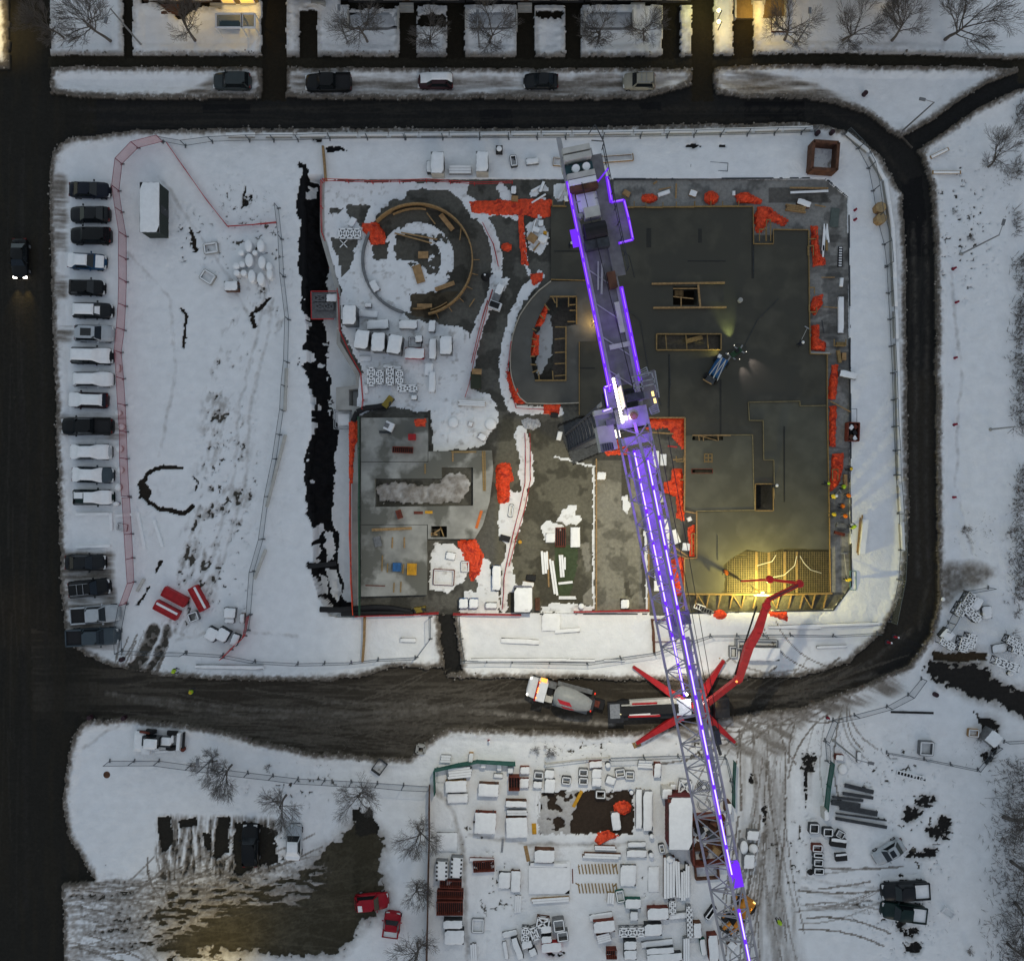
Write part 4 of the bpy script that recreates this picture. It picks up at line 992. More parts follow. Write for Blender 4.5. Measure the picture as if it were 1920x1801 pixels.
fence([(862, 1152), (866, 1195), (872, 1236)], "short wire fence at the east side of the site gateway", h=1.2, net=None)
fence([(524, 392), (530, 450), (534, 520), (543, 600), (541, 680), (533, 770), (520, 860), (505, 930), (495, 1010), (478, 1070), (472, 1150), (468, 1180)], "grey wire fence inside the snow field beside the black trench", h=1.9)
fence([(470, 1152), (462, 1190), (436, 1216), (420, 1232)], "red netted fence ending by the snow covered crates", h=1.2, net=NETR, m=REDN)
fence([(316, 272), (350, 320), (390, 378), (430, 427), (520, 420)], "sagging red netting line across the northwest snow field", h=.5, net=NETR, m=REDN, r=.04, foot=False, name="safety_net", cat="net")
fence([(606, 344), (606, 440), (614, 470), (637, 560), (640, 622), (660, 668), (679, 702), (683, 750), (682, 768)], "red guard rail along the platform edge above the trench", h=1.1, net=None, m=REDN, r=.05, name="guard_rail", cat="railing", foot=False, mid=True)
fence([(609, 342), (700, 346), (800, 343), (890, 348), (960, 346)], "red guard rail along the north edge of the platform", h=1.1, net=None, m=REDN, r=.05, name="guard_rail", cat="railing", foot=False, mid=True)
fence([(668, 1152), (760, 1150), (822, 1147)], "red guard rail on the south edge west of the gateway", h=1.0, net=NETR, m=REDN, r=.05, name="guard_rail", cat="railing", foot=False)
fence([(850, 1149), (910, 1149), (976, 1150)], "red guard rail on the south edge east of the gateway", h=1.0, net=NETR, m=REDN, r=.05, name="guard_rail", cat="railing", foot=False)
fence([(1076, 1145), (1140, 1144), (1216, 1142)], "red guard rail closing the tan concrete strip", h=.8, net=NETR, m=REDN, r=.05, name="guard_rail", cat="railing", foot=False)
fence([(659, 905), (659, 1000), (660, 1090), (664, 1150)], "orange netting strip along the trench side of the weathered deck", h=1.0, net=mat("orange_net", (.55, .07, .03), .9, alpha=.8), m=ORANGE, r=.05, name="safety_net", cat="net", foot=False, z0=.1)
fence([(677, 784), (677, 900), (677, 1000), (678, 1118), (678, 1150)], "green railing along the west edge of the weathered deck", h=.9, net=mat("green_net", (.02, .07, .035), .9, alpha=.5), m=mat("green_rail", (.02, .08, .045), .7), r=.05, name="guard_rail", cat="railing", foot=False, z0=.88)
for pts, lab in (([(906, 420), (925, 460), (934, 500)], "red tape line on the east side of the upper snowy walkway"), ([(924, 545), (908, 600), (892, 660), (880, 720), (872, 745)], "red tape line on the east side of the lower snowy walkway"), ([(915, 565), (898, 620), (884, 680)], "red tape line on the west side of the lower snowy walkway"), ([(950, 690), (958, 730), (968, 765), (1045, 770)], "red tape line round the outside of the curved deck"), ([(984, 812), (986, 860), (984, 905), (970, 970), (956, 1030), (946, 1080), (942, 1140)], "red tape line down the west side of the long snowy walkway"), ([(993, 812), (995, 860), (994, 900), (984, 950), (968, 1010), (955, 1060)], "red tape line down the east side of the long snowy walkway"), ([(958, 640), (952, 690)], "short red tape line beside the bend of the curved deck")):
	fence(pts, lab, h=.55, step=1.6, net=NETR, m=REDN, r=.035, name="barrier_tape", cat="barrier tape", foot=False, group="red tape lines on the site")
# ================================================================ TOWER CRANE
CZ = 43.5
AX = P(1180, 765, CZ); AX.z = 0
_u = Vector((0.203, -1, 0)).normalized(); U = _u; V = Vector((-_u.y, _u.x, 0))     # U along the jib, V to the right of it
crane = thing("tower_crane", "tall tower crane with purple light strips swung over the building site", "crane", AX)
def L(u, v, z):
	return U * u + V * v + Vector((0, 0, z))
def Q(px, py, z=CZ):
	return P(px, py, z) - AX
CRANE = mat("crane_grey_paint", (0.34, 0.335, 0.34), 0.5, 0.1, var=0.12, scale=2)
DECKM = mat("crane_deck_plate", (0.17, 0.165, 0.17), 0.7, 0.1, var=0.2, scale=2)
LEDV = mat("violet_led_sleeve", (0.05, 0.01, 0.2), 0.4, emit=(0.17, 0.022, 0.92), estr=0.95)
LEDW = mat("pale_led_core", (0.5, 0.4, 0.9), 0.4, emit=(0.74, 0.64, 1.0), estr=1.25)
BULB = mat("white_bulb", (0.9, 0.9, 0.8), 0.4, emit=(1.0, 0.93, 0.74), estr=2.2)
VIOLET = (0.24, 0.03, 1.0)
# base in its pit
MB().box((0, 0, -.6), (5.2, 5.2, .9)).build("foundation", DSTEEL, crane)
z = -.2
while z < 40.8:
	b = MB(); z1 = min(z + 3.0, 41.0)
	cs = [L(a, c, 0) for a, c in ((-.95, -.95), (.95, -.95), (.95, .95), (-.95, .95))]
	for i in range(4):
		p, q = cs[i], cs[(i + 1) % 4]
		b.bar(p + Vector((0, 0, z)), p + Vector((0, 0, z1)), .2)
		b.bar(p + Vector((0, 0, z)), q + Vector((0, 0, z1)), .1)
		b.bar(p + Vector((0, 0, z1)), q + Vector((0, 0, z1)), .1)
	b.build("mast_section", CRANE if z > 34 else mat("mast_dark_paint", (0.045, 0.05, 0.062), .6), crane)
	z += 3.0
MB().box(L(0, 0, 41.6), (2.6, 2.6, 1.2), math.atan2(U.y, U.x)).build("slewing_ring", DSTEEL, crane)
ru = math.atan2(U.y, U.x)
def cbox(px, py, lu, lv, h, z, m, name, par=None):
	return MB().box(Q(px, py, z), (lu, lv, h), ru).build(name, m, par or crane)
# counter jib
cj0, cj1 = -16.2, 1.2
for v in (-.8, .8):
	MB().bar(L(cj0, v, CZ - .3), L(cj1, v, CZ - .3), .22, .5).build("counter_jib_beam", CRANE, crane)
MB().box(L(-6.6, 0, CZ - .18), (10.2, 1.4, .06), ru).build("counter_jib_deck", DECKM, crane)
for i in range(7):
	u = -15.2 + i * 2.1
	MB().bar(L(u, -.8, CZ - .1), L(u + (1.6 if i > 2 else 0), .8, CZ - .1), .07).build("cross_brace", CRANE, crane)
MB().box(L(-11.9, 1.05, CZ + .02), (7.6, .75, .05), ru).build("side_walkway", DECKM, crane)
b = MB()
for i in range(9):
	u = -15.9 + i * .95
	b.tube(L(u, 1.5, CZ), L(u, 1.5, CZ + 1.1), .03, n=4)
b.bar(L(-16, 1.5, CZ + 1.1), L(-8.2, 1.5, CZ + 1.1), .05); b.bar(L(-16, 1.5, CZ + .55), L(-8.2, 1.5, CZ + .55), .04)
b.bar(L(-16, 1.5, CZ + 1.1), L(-16.2, .8, CZ + 1.1), .05); b.bar(L(-16, 1.5, CZ + 1.1), L(-17.1, 1.2, CZ + 1.1), .05); b.bar(L(-17.1, 1.2, CZ + 1.1), L(-16.6, .7, CZ + 1.1), .05)
b.build("walkway_rail", DSTEEL, crane)
MB().box(L(-15.6, -.95, CZ - .1), (3.2, .3, .1), ru).build("rear_ledge", CRANE, crane)
# counterweight slabs at the tail
for i, (u, m) in enumerate(((-16.1, PALE), (-15.65, PALE), (-14.5, PALE), (-14.1, WHITEP))):
	MB().box(L(u, -.12, CZ - .55), (.34, 1.7, 2.3), ru).build("counterweight", m, crane)
MB().box(L(-13.75, -.1, CZ - .35), (.3, 1.75, 1.8), ru).build("counterweight", BROWN, crane)
TEAL = mat("dark_teal_paint", (0.02, 0.06, 0.07), .5)
MB().box(L(-15.1, -.1, CZ - .7), (.5, 1.7, 1.6), ru).build("tail_motor_bed", TEAL, crane)
for v in (-.35, .3):
	MB().tube(L(-15.15, v, CZ - .2), L(-14.95, v, CZ + .5), .24, n=10).build("tail_motor", SNOW, crane)
# hoist winch
MB().tube(L(-11.0, -.62, CZ + .4), L(-11.0, .72, CZ + .4), .52, n=14).build("hoist_drum", BLACK, crane)
MB().box(L(-10.2, .0, CZ + .25), (.55, 1.5, .6), ru).build("winch_frame", DSTEEL, crane)
MB().box(L(-12.1, .05, CZ + .35), (.62, .95, .8), ru).build("control_cabinet", PALE, crane)
MB().lathe(L(-12.1, -.62, CZ - .1), [(.18, 0), (.18, .5), (.1, .6)], 8).build("winch_motor", STEEL, crane)
MB().mound(L(-13.0, .05, CZ - .12), (1.1, 1.3, .06), ru).build("snow", SNOW, crane)
MB().bar(L(-9.2, -.1, CZ + .1), L(-7.5, -.45, CZ + .1), .1).build("stay_bar", CRANE, crane)
MB().bar(L(-9.0, .1, CZ + .15), L(-7.2, -.3, CZ + .1), .12).build("stay_bar", CRANE, crane)
MB().box(L(-7.9, .5, CZ + .1), (1.0, .5, .5), ru).build("resistor_box", BROWN, crane)
MB().box(L(-5.6, .52, CZ + .0), (1.9, .3, .16), ru).build("cable_tray", PALE, crane)
MB().box(L(-3.9, .2, CZ - .05), (.3, 1.3, .1), ru).build("cross_plate", PALE, crane)
# side platform of the counter jib
MB().box(L(-11.3, 1.75, CZ + .02), (2.5, .95, .06), ru).build("side_platform", DECKM, crane)
# light strips: violet sleeves with a pale core
LEDM = mat("violet_led_core", (0.3, 0.1, 0.9), 0.4, emit=(0.40, 0.17, 1.0), estr=1.0)
def led(pts, r=.11, core=True, par=crane, rc=None, cm=None):
	for a, b2 in zip(pts, pts[1:]):
		s = MB().tube(a, b2, r, n=6).build("light_strip", LEDV, par)
		if core:
			d = Vector((0, 0, r * .8))
			n = max(1, int((b2 - a).length / 1.5)); c = MB()
			p, q = a.lerp(b2, .08) + d, a.lerp(b2, .92) + d
			c.tube(p, q, rc or r * .5, n=5)
			c.build("led_core", cm or LEDW, s)
led([L(-14.4 + i * 1.65, -.98, CZ + .1) for i in range(9)], .10, rc=.03, cm=LEDM)
led([L(-7.4 + i * 1.5, .98, CZ + .1) for i in range(5)], .12, rc=.03, cm=LEDM)
led([L(-14.2, -.95, CZ + .2), L(-14.0, .85, CZ + .2)], .12, rc=.03, cm=LEDM)
led([L(-14.0, .85, CZ + .2), L(-14.4, 1.5, CZ + 1.0)], .05, False)
led([L(-14.2, 1.48, CZ + .1), L(-12.6, 1.42, CZ + .1)], .12, rc=.03, cm=LEDM)
led([L(-12.6, 1.42, CZ + .1), L(-12.6, 2.2, CZ + .1), L(-11.4, 2.26, CZ + .1), L(-10.1, 2.26, CZ + .1), L(-10.05, 1.35, CZ + .1)], .08, rc=.03, cm=LEDM)
MB().box(L(-10.9, -1.25, CZ + .05), (1.1, .35, .08), ru).build("lit_panel", LEDV, crane)
# platforms, cab and light bank at the crane head
PLAT = mat("head_platform", (0.33, 0.33, 0.37), .6, var=.25, scale=1.2)
MB().prism([tuple(Q(x, y, CZ)[:2]) for x, y in ((1136, 724), (1148, 721), (1156, 764), (1142, 768))], CZ - .2, CZ).build("left_gangway", PLAT, crane)
led([Q(1147, 721, CZ + .1), Q(1133, 726, CZ + .1), Q(1140, 764, CZ + .1)], .07, rc=.03)
MB().prism([tuple(Q(x, y, CZ)[:2]) for x, y in ((1113, 772), (1148, 764), (1164, 800), (1120, 806))], CZ - .25, CZ - .05).build("left_platform", PLAT, crane)
MB().box(Q(1130, 772, CZ + .5), (.28, 1.15, .9), ru).build("electric_cabinet", PALE, crane)
MB().box(Q(1147, 791, CZ + .15), (.35, .75, .3), ru).build("gear_box", GREY, crane)
led([Q(1130, 771, CZ + 1.05), Q(1147, 765, CZ + 1.05)], .045, rc=.04)
cab = cbox(1136, 822, 1.55, 1.05, 1.6, CZ - .6, PALE, "operator_cab")
MB().box(Q(1137, 838, CZ + .24), (.5, .72, .05), ru).build("roof_grille", GREY, cab)
for i in range(5):
	MB().box(Q(1131.5 + i * 4.4, 838.5 - i * .7, CZ + .28), (.42, .07, .03), ru).build("grille_bar", DSTEEL, cab)
MB().box(L(2.35, -1.1, CZ - .6), (.05, .9, .9), ru).build("front_window", GLASS, cab)
for i in range(15):
	t = i / 14
	p = Q(1150 + 17 * t, 711 + 80 * t, CZ + .6)
	MB().lathe(p, [(.05, 0), (.11, .05), (.10, .12), (.03, .16)], 8).build("bulb", BULB, crane)
MB().bar(Q(1151, 712, CZ + .5), Q(1168, 792, CZ + .5), .2, .1).build("light_rail", DSTEEL, crane)
gp = MB().prism([tuple(Q(x, y, CZ + 1.)[:2]) for x, y in ((1158, 728), (1164, 722), (1173, 762), (1167, 769))], CZ + .95, CZ + 1.0).build("lit_sign_panel", mat("sign_panel", (.7, .6, .4), .5, emit=(1.0, .86, .55), estr=1.0, color2=(.25, .1, .5), thr=.55, scale=6), crane)
def grat(c, m=STEEL):
	"""railing panel between four photo points"""
	a, b2, d, e = [Q(x, y, CZ + .9) for x, y in c]
	g = MB()
	for k in range(5):
		g.bar(a.lerp(e, k / 4), b2.lerp(d, k / 4), .05)
	g.bar(a, e, .06); g.bar(b2, d, .06)
	g.build("railing_panel", m, crane)
grat([(1154, 706), (1174, 768), (1180, 790), (1160, 700)])
grat([(1196, 697), (1212, 688), (1217, 703), (1200, 708)])
grat([(1217, 765), (1232, 757), (1236, 772), (1222, 777)])
b = MB()
for a in (((1184, 707), (1222, 698)), ((1187, 718), (1228, 710)), ((1188, 728), (1230, 719)), ((1222, 698), (1232, 735)), ((1228, 695), (1236, 745)), ((1200, 706), (1206, 730)), ((1186, 708), (1192, 735))):
	b.bar(Q(*a[0], CZ + 1.2), Q(*a[1], CZ + 1.2), .07)
b.build("head_frame", STEEL, crane)
cbox(1190, 744, .45, 1.0, .8, CZ + .5, DSTEEL, "trolley_winch")
cbox(1207, 742, .4, .5, .5, CZ + .6, GREY, "winch_gear")
MB().prism([tuple(Q(x, y, CZ)[:2]) for x, y in ((1202, 700), (1228, 692), (1236, 770), (1206, 780))], CZ - .3, CZ - .1).build("right_platform", DECKM, crane)
for x, y in ((1224, 738), (1228, 751)):
	MB().box(Q(x, y, CZ + .7), (.3, .14, .1), ru).build("work_lamp", mat("amber_lamp", (1, .8, .3), .4, emit=(1, .72, .22), estr=1.6), crane)
MB().box(Q(1156, 813, CZ - .4), (.5, .4, .3), ru).build("flood_lamp", BULB, crane)
MB().box(Q(1176, 783, CZ + .5), (.25, .7, .2), ru).build("work_lamp", BULB, crane)
MB().lathe(Q(1188, 779, CZ + .5), [(.22, 0), (.26, .1), (.1, .25)], 8).build("sheave", TIMBERY, crane)
# jib: triangular truss
JW, JH = 1.0, 2.0
b0, b1 = 1.0, 50.0
n = 16
jl = (b1 - b0) / n
MB().box(L(.6, 0, CZ + .1), (1.2, 2.0, .5), ru).build("jib_foot", PLAT, crane)
MB().box(L(2.0, 0, CZ + .25), (.5, 1.9, .5), ru).build("jib_foot_beam", PLAT, crane)
for i in range(n):
	u0, u1 = b0 + i * jl, b0 + (i + 1) * jl
	b = MB()
	k = 1.0 if i > 0 else .6
	for v in (-JW, JW):
		b.bar(L(u0, v, CZ), L(u1, v, CZ), .14)
	b.bar(L(u0, 0, CZ + JH * (k if i else .4)), L(u1, 0, CZ + JH), .17)
	m = 2
	for j in range(m):
		ua, ub = u0 + (u1 - u0) * j / m, u0 + (u1 - u0) * (j + 1) / m; um = (ua + ub) / 2
		for v in (-JW, JW):
			b.bar(L(ua, v, CZ), L(um, 0, CZ + JH), .065); b.bar(L(um, 0, CZ + JH), L(ub, v, CZ), .065)
		b.bar(L(ua, -JW, CZ), L(um, JW, CZ), .05); b.bar(L(um, JW, CZ), L(ub, -JW, CZ), .05); b.bar(L(ua, -JW, CZ), L(ua, JW, CZ), .06)
	b.build("jib_section", CRANE, crane)
JWALK = mat("jib_walkway", (0.30, 0.29, 0.34), .6, var=.15, scale=3)
for i in range(7):
	u0, u1 = 2.6 + i * 1.7, 2.6 + (i + 1) * 1.7 - .06
	MB().box(L((u0 + u1) / 2, .05, CZ + .12), (u1 - u0, 1.5 - .1 * i, .05), ru).build("walkway_plate", JWALK, crane)
for i in range(7, 13):
	u0 = 2.6 + i * 1.7
	MB().box(L(u0 + .8, .55, CZ + .12), (1.64, .5, .05), ru).build("walkway_plate", JWALK, crane)
top = [L(3.2 + i * 1.8, .12, CZ + JH + .12) for i in range(15)]
led(top, .095, rc=.045)
led([L(30.4 + i * 1.9, .12, CZ + JH + .12) for i in range(6)], .095, rc=.045)
led([L(2.6 + i * 1.9, -.32, CZ + .5 + .05 * i) for i in range(9)], .085, rc=.045)
MB().box(L(28.9, .55, CZ + 1.0), (1.4, .6, .5), ru).build("jib_gear_box", LEDV, crane)
# trolley and hoist ropes
MB().box(L(13.2, .5, CZ + .6), (.8, 1.0, .25), ru).build("trolley", GREY, crane)
b = MB()
b.bar(L(2.2, 1.8, CZ + 1.0), L(20.8, 1.5, CZ - .2), .035)
b.build("hoist_rope", BLACK, crane)
MB().bar(L(1.6, 1.25, CZ + 1.0), L(20.6, 1.2, CZ - .2), .035).build("hoist_rope", BLACK, crane)
MB().bar(L(-14, -.2, CZ + .6), L(-1, .35, CZ + .8), .04).build("hoist_rope", BLACK, crane)
hb = MB().box(L(21.0, 1.35, CZ - .6), (.9, .3, 1.0), ru).build("hook_block", DSTEEL, crane)
MB().tube(L(21.0, 1.3, CZ - 1.0), L(22.6, 1.55, CZ - 1.6), .1, n=6).build("hook", DSTEEL, hb)
# real light from the strips and floodlights of the crane
for u, v, z, e in ((-13.2, -1.1, .9, 40), (-9.5, -1.2, .9, 40), (-5.5, 0, 1.0, 50), (-1.6, -.9, 1.0, 90), (.9, -.1, 1.6, 150), (3.5, 0, 1.5, 260), (6.2, .1, 1.5, 260), (9.2, .1, 1.5, 220), (12.5, .1, 1.5, 140), (16, .1, 1.6, 90), (20, .1, 2.9, 55), (24, .1, 2.9, 50), (28, .1, 2.9, 50), (-11.4, 1.9, .8, 35)):
	lamp("led_light", 'POINT', AX + L(u, v, CZ + z), e * (0.35 if u < -2 else 0.5), VIOLET, size=.1)
lamp("crane_floodlight", 'SPOT', AX + L(2.4, -1.2, CZ - 1.6), 52000, (1.0, 0.90, 0.68), target=P(1105, 1150, 0), size=.5, spot=math.radians(78), blend=.9)
# ================================================================ CONCRETE PUMP TRUCK
pump = thing("concrete_pump_truck", "red boom concrete pump truck with four outriggers spread beside the south road", "pump truck", P(1260, 1328))
o0 = P(1260, 1328)
def B(px, py, z):
	return P(px, py, z) - o0
rp = deg(1155, 1330, 1350, 1322)
PUMPD = mat("pump_dark_body", (0.022, 0.023, 0.026), .5, .2, var=.3)
MB().bar(B(1158, 1331, .95), B(1352, 1322, .95), 2.2, .5).build("chassis", PUMPD, pump)
MB().bar(B(1165, 1333, 1.4), B(1272, 1327, 1.7), 1.0, .4).build("pump_cylinders", BLACK, pump)
MB().bar(B(1165, 1322, 1.7), B(1272, 1317, 1.7), .14, .14).build("delivery_pipe", PALE, pump)
MB().bar(B(1180, 1317, 1.3), B(1275, 1311, 1.3), .55, .8).build("side_locker", PALE, pump)
for x0, x1, y, m in ((1185, 1232, 1319.5, REDP), (1178, 1238, 1343, REDP)):
	MB().bar(B(x0, y, 1.75), B(x1, y - 2, 1.75), .2, .1).build("red_trim", m, pump)
MB().bar(B(1180, 1341, 1.7), B(1236, 1337, 1.7), .22, .1).build("snowy_step", SNOW, pump)
hp = MB().box(B(1153, 1333, .9), (1.5, 2.0, 1.2), rp, 1.15).build("hopper", PUMPD, pump)
MB().box(B(1153, 1333, 1.52), (1.1, 1.6, .06), rp).build("hopper_grate", STEEL, hp)
cabp = MB().box(B(1350, 1322, 1.6), (1.7, 2.3, 2.1), rp, .94).build("cab", PUMPD, pump)
MB().box(B(1361, 1321, 1.9), (.08, 2.0, .8), rp).build("windscreen", GLASS, cabp)
for y in (1314, 1330):
	MB().box(B(1363, y, .8), (.1, .3, .2), rp).build("headlight", mat("amber_marker", (1, .6, .2), .4, emit=(1, .55, .12), estr=1.5), cabp)
for x in (1170, 1188, 1205, 1330, 1345):
	for dy in (-14, 12):
		w = MB().tube(B(x, 1327 + dy - 2, .5), B(x, 1327 + dy + 4, .5), .5, n=12).build("wheel", BLACK, pump)
MB().lathe(B(1312, 1324, 1.2), [(1.0, 0), (1.0, .6), (.8, .9), (.7, 1.9), (.3, 2.2)], 14).build("slewing_turret", REDP, pump)
MB().box(B(1282, 1325, 1.6), (1.6, 1.7, .4), rp).build("water_tank", mat("pale_blue_sheet", (.45, .5, .6), .5), pump)
for (x0, y0), (x1, y1) in (((1282, 1316), (1187, 1249)), ((1278, 1341), (1193, 1393)), ((1312, 1308), (1357, 1237)), ((1320, 1338), (1378, 1391))):
	og = MB().bar(B(x0, y0, 1.1), B(x1, y1, .9), .95, .7, .32, .35).build("outrigger", REDP, pump)
	MB().tube(B(x1, y1, .9), B(x1, y1, .1), .11, n=8).build("jack_leg", STEEL, og)
	MB().box(B(x1, y1, .14), (.9, .9, .14), .4).build("support_pad", TIMBER, og)
# boom
BOOM = [((1318, 1324, 3.0), (1381, 1275, 8.0), .62, .55), ((1384, 1274, 8.2), (1404, 1212, 10.2), .72, .80), ((1404, 1212, 10.2), (1421, 1183, 11.2), .80, .76), ((1421, 1183, 11.2), (1436, 1137, 12.2), .76, .55), ((1437, 1137, 12.3), (1440, 1124, 12.0), .5, .45), ((1440, 1124, 11.8), (1499, 1095, 8.4), .42, .36), ((1499, 1093, 8.4), (1443, 1086, 5.6), .30, .24), ((1443, 1086, 5.6), (1390, 1089, 3.4), .24, .16)]
for a, c, w0, w1 in BOOM:
	s = MB().bar(B(*a), B(*c), w0, w0 * .9, w1, w1 * .9).build("boom_section", REDP, pump)
	d = Vector((.25, .12, .1))
	MB().tube(B(*a) + d * w0 * 1.6, B(*c) + d * w1 * 1.6, .07, n=6).build("boom_pipe", DSTEEL, s)
for a in ((1383, 1274, 8.2), (1437, 1136, 12.3), (1499, 1094, 8.5), (1443, 1086, 5.7)):
	MB().lathe(B(*a), [(.3, -.35), (.42, -.2), (.42, .2), (.3, .35)], 10).build("boom_joint", REDP, pump)
MB().tube(B(1378, 1264, 8.4), B(1419, 1136, 11.0), .09, n=6).build("boom_cylinder", BLACK, pump)
MB().tube(B(1390, 1089, 3.4), B(1392, 1088, .6), .12, n=8).build("end_hose", BLACK, pump)
MB().lathe(B(1381, 1277, 8.9), [(.12, 0), (.12, .1), (.05, .16)], 8).build("boom_lamp", mat("orange_lamp", (1, .4, .1), .4, emit=(1, .25, .05), estr=1.6), pump)
MB().lathe(B(1287, 1301, 3.0), [(.16, 0), (.2, .1), (.08, .2)], 8).build("work_lamp", BULB, pump)
lamp("pump_work_light", 'POINT', P(1285, 1301, 3.6), 160, (1, .9, .8), size=.12)
lamp("pump_red_glow", 'POINT', P(1345, 1325, 3.4), 30, (1, .55, .15), size=.1)
# ================================================================ MIXER TRUCK
hd = deg(1127, 1317, 992, 1281)
mx0 = P(1062, 1299)
mixer = thing("concrete_mixer_truck", "white concrete mixer truck with grey drum backed up to the red pump", "mixer truck", mx0, hd)
MB().box((-.1, 0, .85), (8.4, 1.1, .35)).build("chassis", BLACK, mixer)
cb = MB().box((3.0, 0, 1.75), (1.05, 2.3, 1.9), 0, .93).build("cab", WHITEP, mixer)
MB().box((2.95, 0, 2.73), (.85, 2.0, .10)).build("cab_roof", WHITEP, cb)
hood = MB()
st = [(3.5, 1.12, 1.75), (3.9, 1.10, 1.62), (4.25, 1.05, 1.5), (4.45, .92, 1.35), (4.55, .7, 1.15)]
for (x0, w0, z0), (x1, w1, z1) in zip(st, st[1:]):
	hood._add([(x0, -w0, .5), (x0, w0, .5), (x0, w0, z0), (x0, -w0, z0), (x1, -w1, .5), (x1, w1, .5), (x1, w1, z1), (x1, -w1, z1)], [(3, 2, 6, 7), (0, 3, 7, 4), (1, 5, 6, 2), (4, 7, 6, 5), (0, 1, 2, 3)])
hd_o = hood.build("hood", WHITEP, mixer)
MB().box((3.56, 0, 2.1), (.10, 2.0, .75)).build("windscreen", mat("red_windscreen_band", (.16, .01, .012), .3), cb)
MB().box((3.50, 0, 2.62), (.34, 2.25, .08)).build("sun_visor", REDP, cb)
ORL = mat("orange_marker_lamp", (1, .4, .1), .4, emit=(1, .30, .04), estr=1.8)
for y in (-.35, -.12, .1, .75, -1.0):
	MB().box((3.48, y, 2.7), (.12, .14, .08)).build("marker_lamp", ORL, cb)
MB().box((3.05, -1.25, 2.2), (.7, .4, .3)).build("side_beacon", ORL, cb)
for y in (-.92, .92):
	MB().lathe((4.35, y, 1.32), [(.16, 0), (.18, .06), (.06, .14)], 8).build("headlight", BULB, hd_o)
for y in (-1.45, 1.45):
	MB().bar((3.6, y * .8, 2.0), (3.6, y * 1.05, 2.1), .08).build("mirror_arm", DSTEEL, cb)
drum = MB(); prof = [(1.55, .55), (1.35, .95), (.9, 1.16), (.2, 1.2), (-.6, 1.16), (-1.4, 1.0), (-2.2, .78), (-2.7, .55)]
nseg = 20
vs = []
tilt = math.radians(9)
for x, r in prof:
	for i in range(nseg):
		a = 2 * math.pi * i / nseg
		yy, zz = r * math.cos(a), r * math.sin(a)
		vs.append((x * math.cos(tilt) + zz * math.sin(tilt), yy, 2.25 - x * math.sin(tilt) + zz * math.cos(tilt)))
fs = [(k * nseg + i, k * nseg + (i + 1) % nseg, (k + 1) * nseg + (i + 1) % nseg, (k + 1) * nseg + i) for k in range(len(prof) - 1) for i in range(nseg)]
fs += [tuple(range(nseg)), tuple((len(prof) - 1) * nseg + i for i in range(nseg))]
drum._add(vs, fs)
dr = drum.build("drum", mat("drum_grey_paint", (.27, .28, .275), .45, var=.08), mixer, smooth=True)
def drum_pt(x, a, lift=.02):
	xs = [p[0] for p in prof][::-1]; rs = [p[1] for p in prof][::-1]
	r = float(np.interp(x, xs, rs)) + lift
	yy, zz = r * math.cos(a), r * math.sin(a)
	return (x * math.cos(tilt) + zz * math.sin(tilt), yy, 2.25 - x * math.sin(tilt) + zz * math.cos(tilt))
def drum_patch(x0, x1, a0, a1, skew, m, name):
	g = MB(); nx, na = 8, 5
	g._add([drum_pt(x0 + (x1 - x0) * i / nx + skew * (j / na), math.radians(a0 + (a1 - a0) * j / na)) for j in range(na + 1) for i in range(nx + 1)],
		   [(j * (nx + 1) + i, j * (nx + 1) + i + 1, (j + 1) * (nx + 1) + i + 1, (j + 1) * (nx + 1) + i) for j in range(na) for i in range(nx)])
	g.build(name, m, dr)
LOGO = mat("red_logo_paint", (.45, .02, .03), .5)
drum_patch(1.05, -.35, 84, 62, -.4, LOGO, "logo_band")
drum_patch(.50, -.75, 48, 30, -.35, LOGO, "logo_band")
fc = bpy.data.curves.new("drum_lettering", 'FONT'); fc.body = "TOMLINSON"; fc.size = .36; fc.align_x = 'CENTER'; fc.align_y = 'CENTER'; fc.extrude = .004
fo = bpy.data.objects.new("drum_lettering", fc); COL.objects.link(fo)
dg = bpy.context.evaluated_depsgraph_get()
me = bpy.data.meshes.new_from_object(fo.evaluated_get(dg)); bpy.data.objects.remove(fo)
for v in me.vertices:
	# lettering wrapped on the drum's left flank, reading with the truck's nose to the left
	v.co = Vector(drum_pt(-.05 - v.co.x, math.radians(55 + (v.co.y) * 38), .03))
me.materials.append(WHITEP)
fo = bpy.data.objects.new("drum_lettering", me); COL.objects.link(fo); fo.parent = dr
MB().box((-2.75, 0, 1.6), (.5, 1.2, 1.5)).build("discharge_frame", DSTEEL, mixer)
MB().box((-3.3, 0, 1.2), (.9, .7, .12)).build("chute", RUST, mixer)
MB().box((1.95, .75, 1.3), (.8, .7, .9)).build("water_tank", PALE, mixer)
MB().box((1.95, -.8, 1.3), (.9, .6, .9)).build("tool_box", GREY, mixer)
MB().box((2.0, 0, 1.2), (.5, .8, 1.0)).build("gear_housing", BLACK, mixer)
for y in (-1.15, 1.15):
	MB().bar((1.4, y, 1.35), (-2.6, y, 1.35), .5, .08).build("mudguard", GREY, mixer)
for x in (3.7, -1.0, -2.2):
	for y in (-1, 1):
		w = MB().tube((x, y * .8, .52), (x, y * 1.18, .52), .52, n=14).build("wheel", BLACK, mixer)
		MB().tube((x, y * 1.16, .52), (x, y * 1.2, .52), .28, n=10).build("rim", STEEL, w)
for y in (-1.0, 1.0):
	MB().box((-3.0, y, 1.0), (.12, .2, .14)).build("tail_light", mat("red_tail_lamp", (.6, .02, .01), .4, emit=(1, .05, .02), estr=.9), mixer)
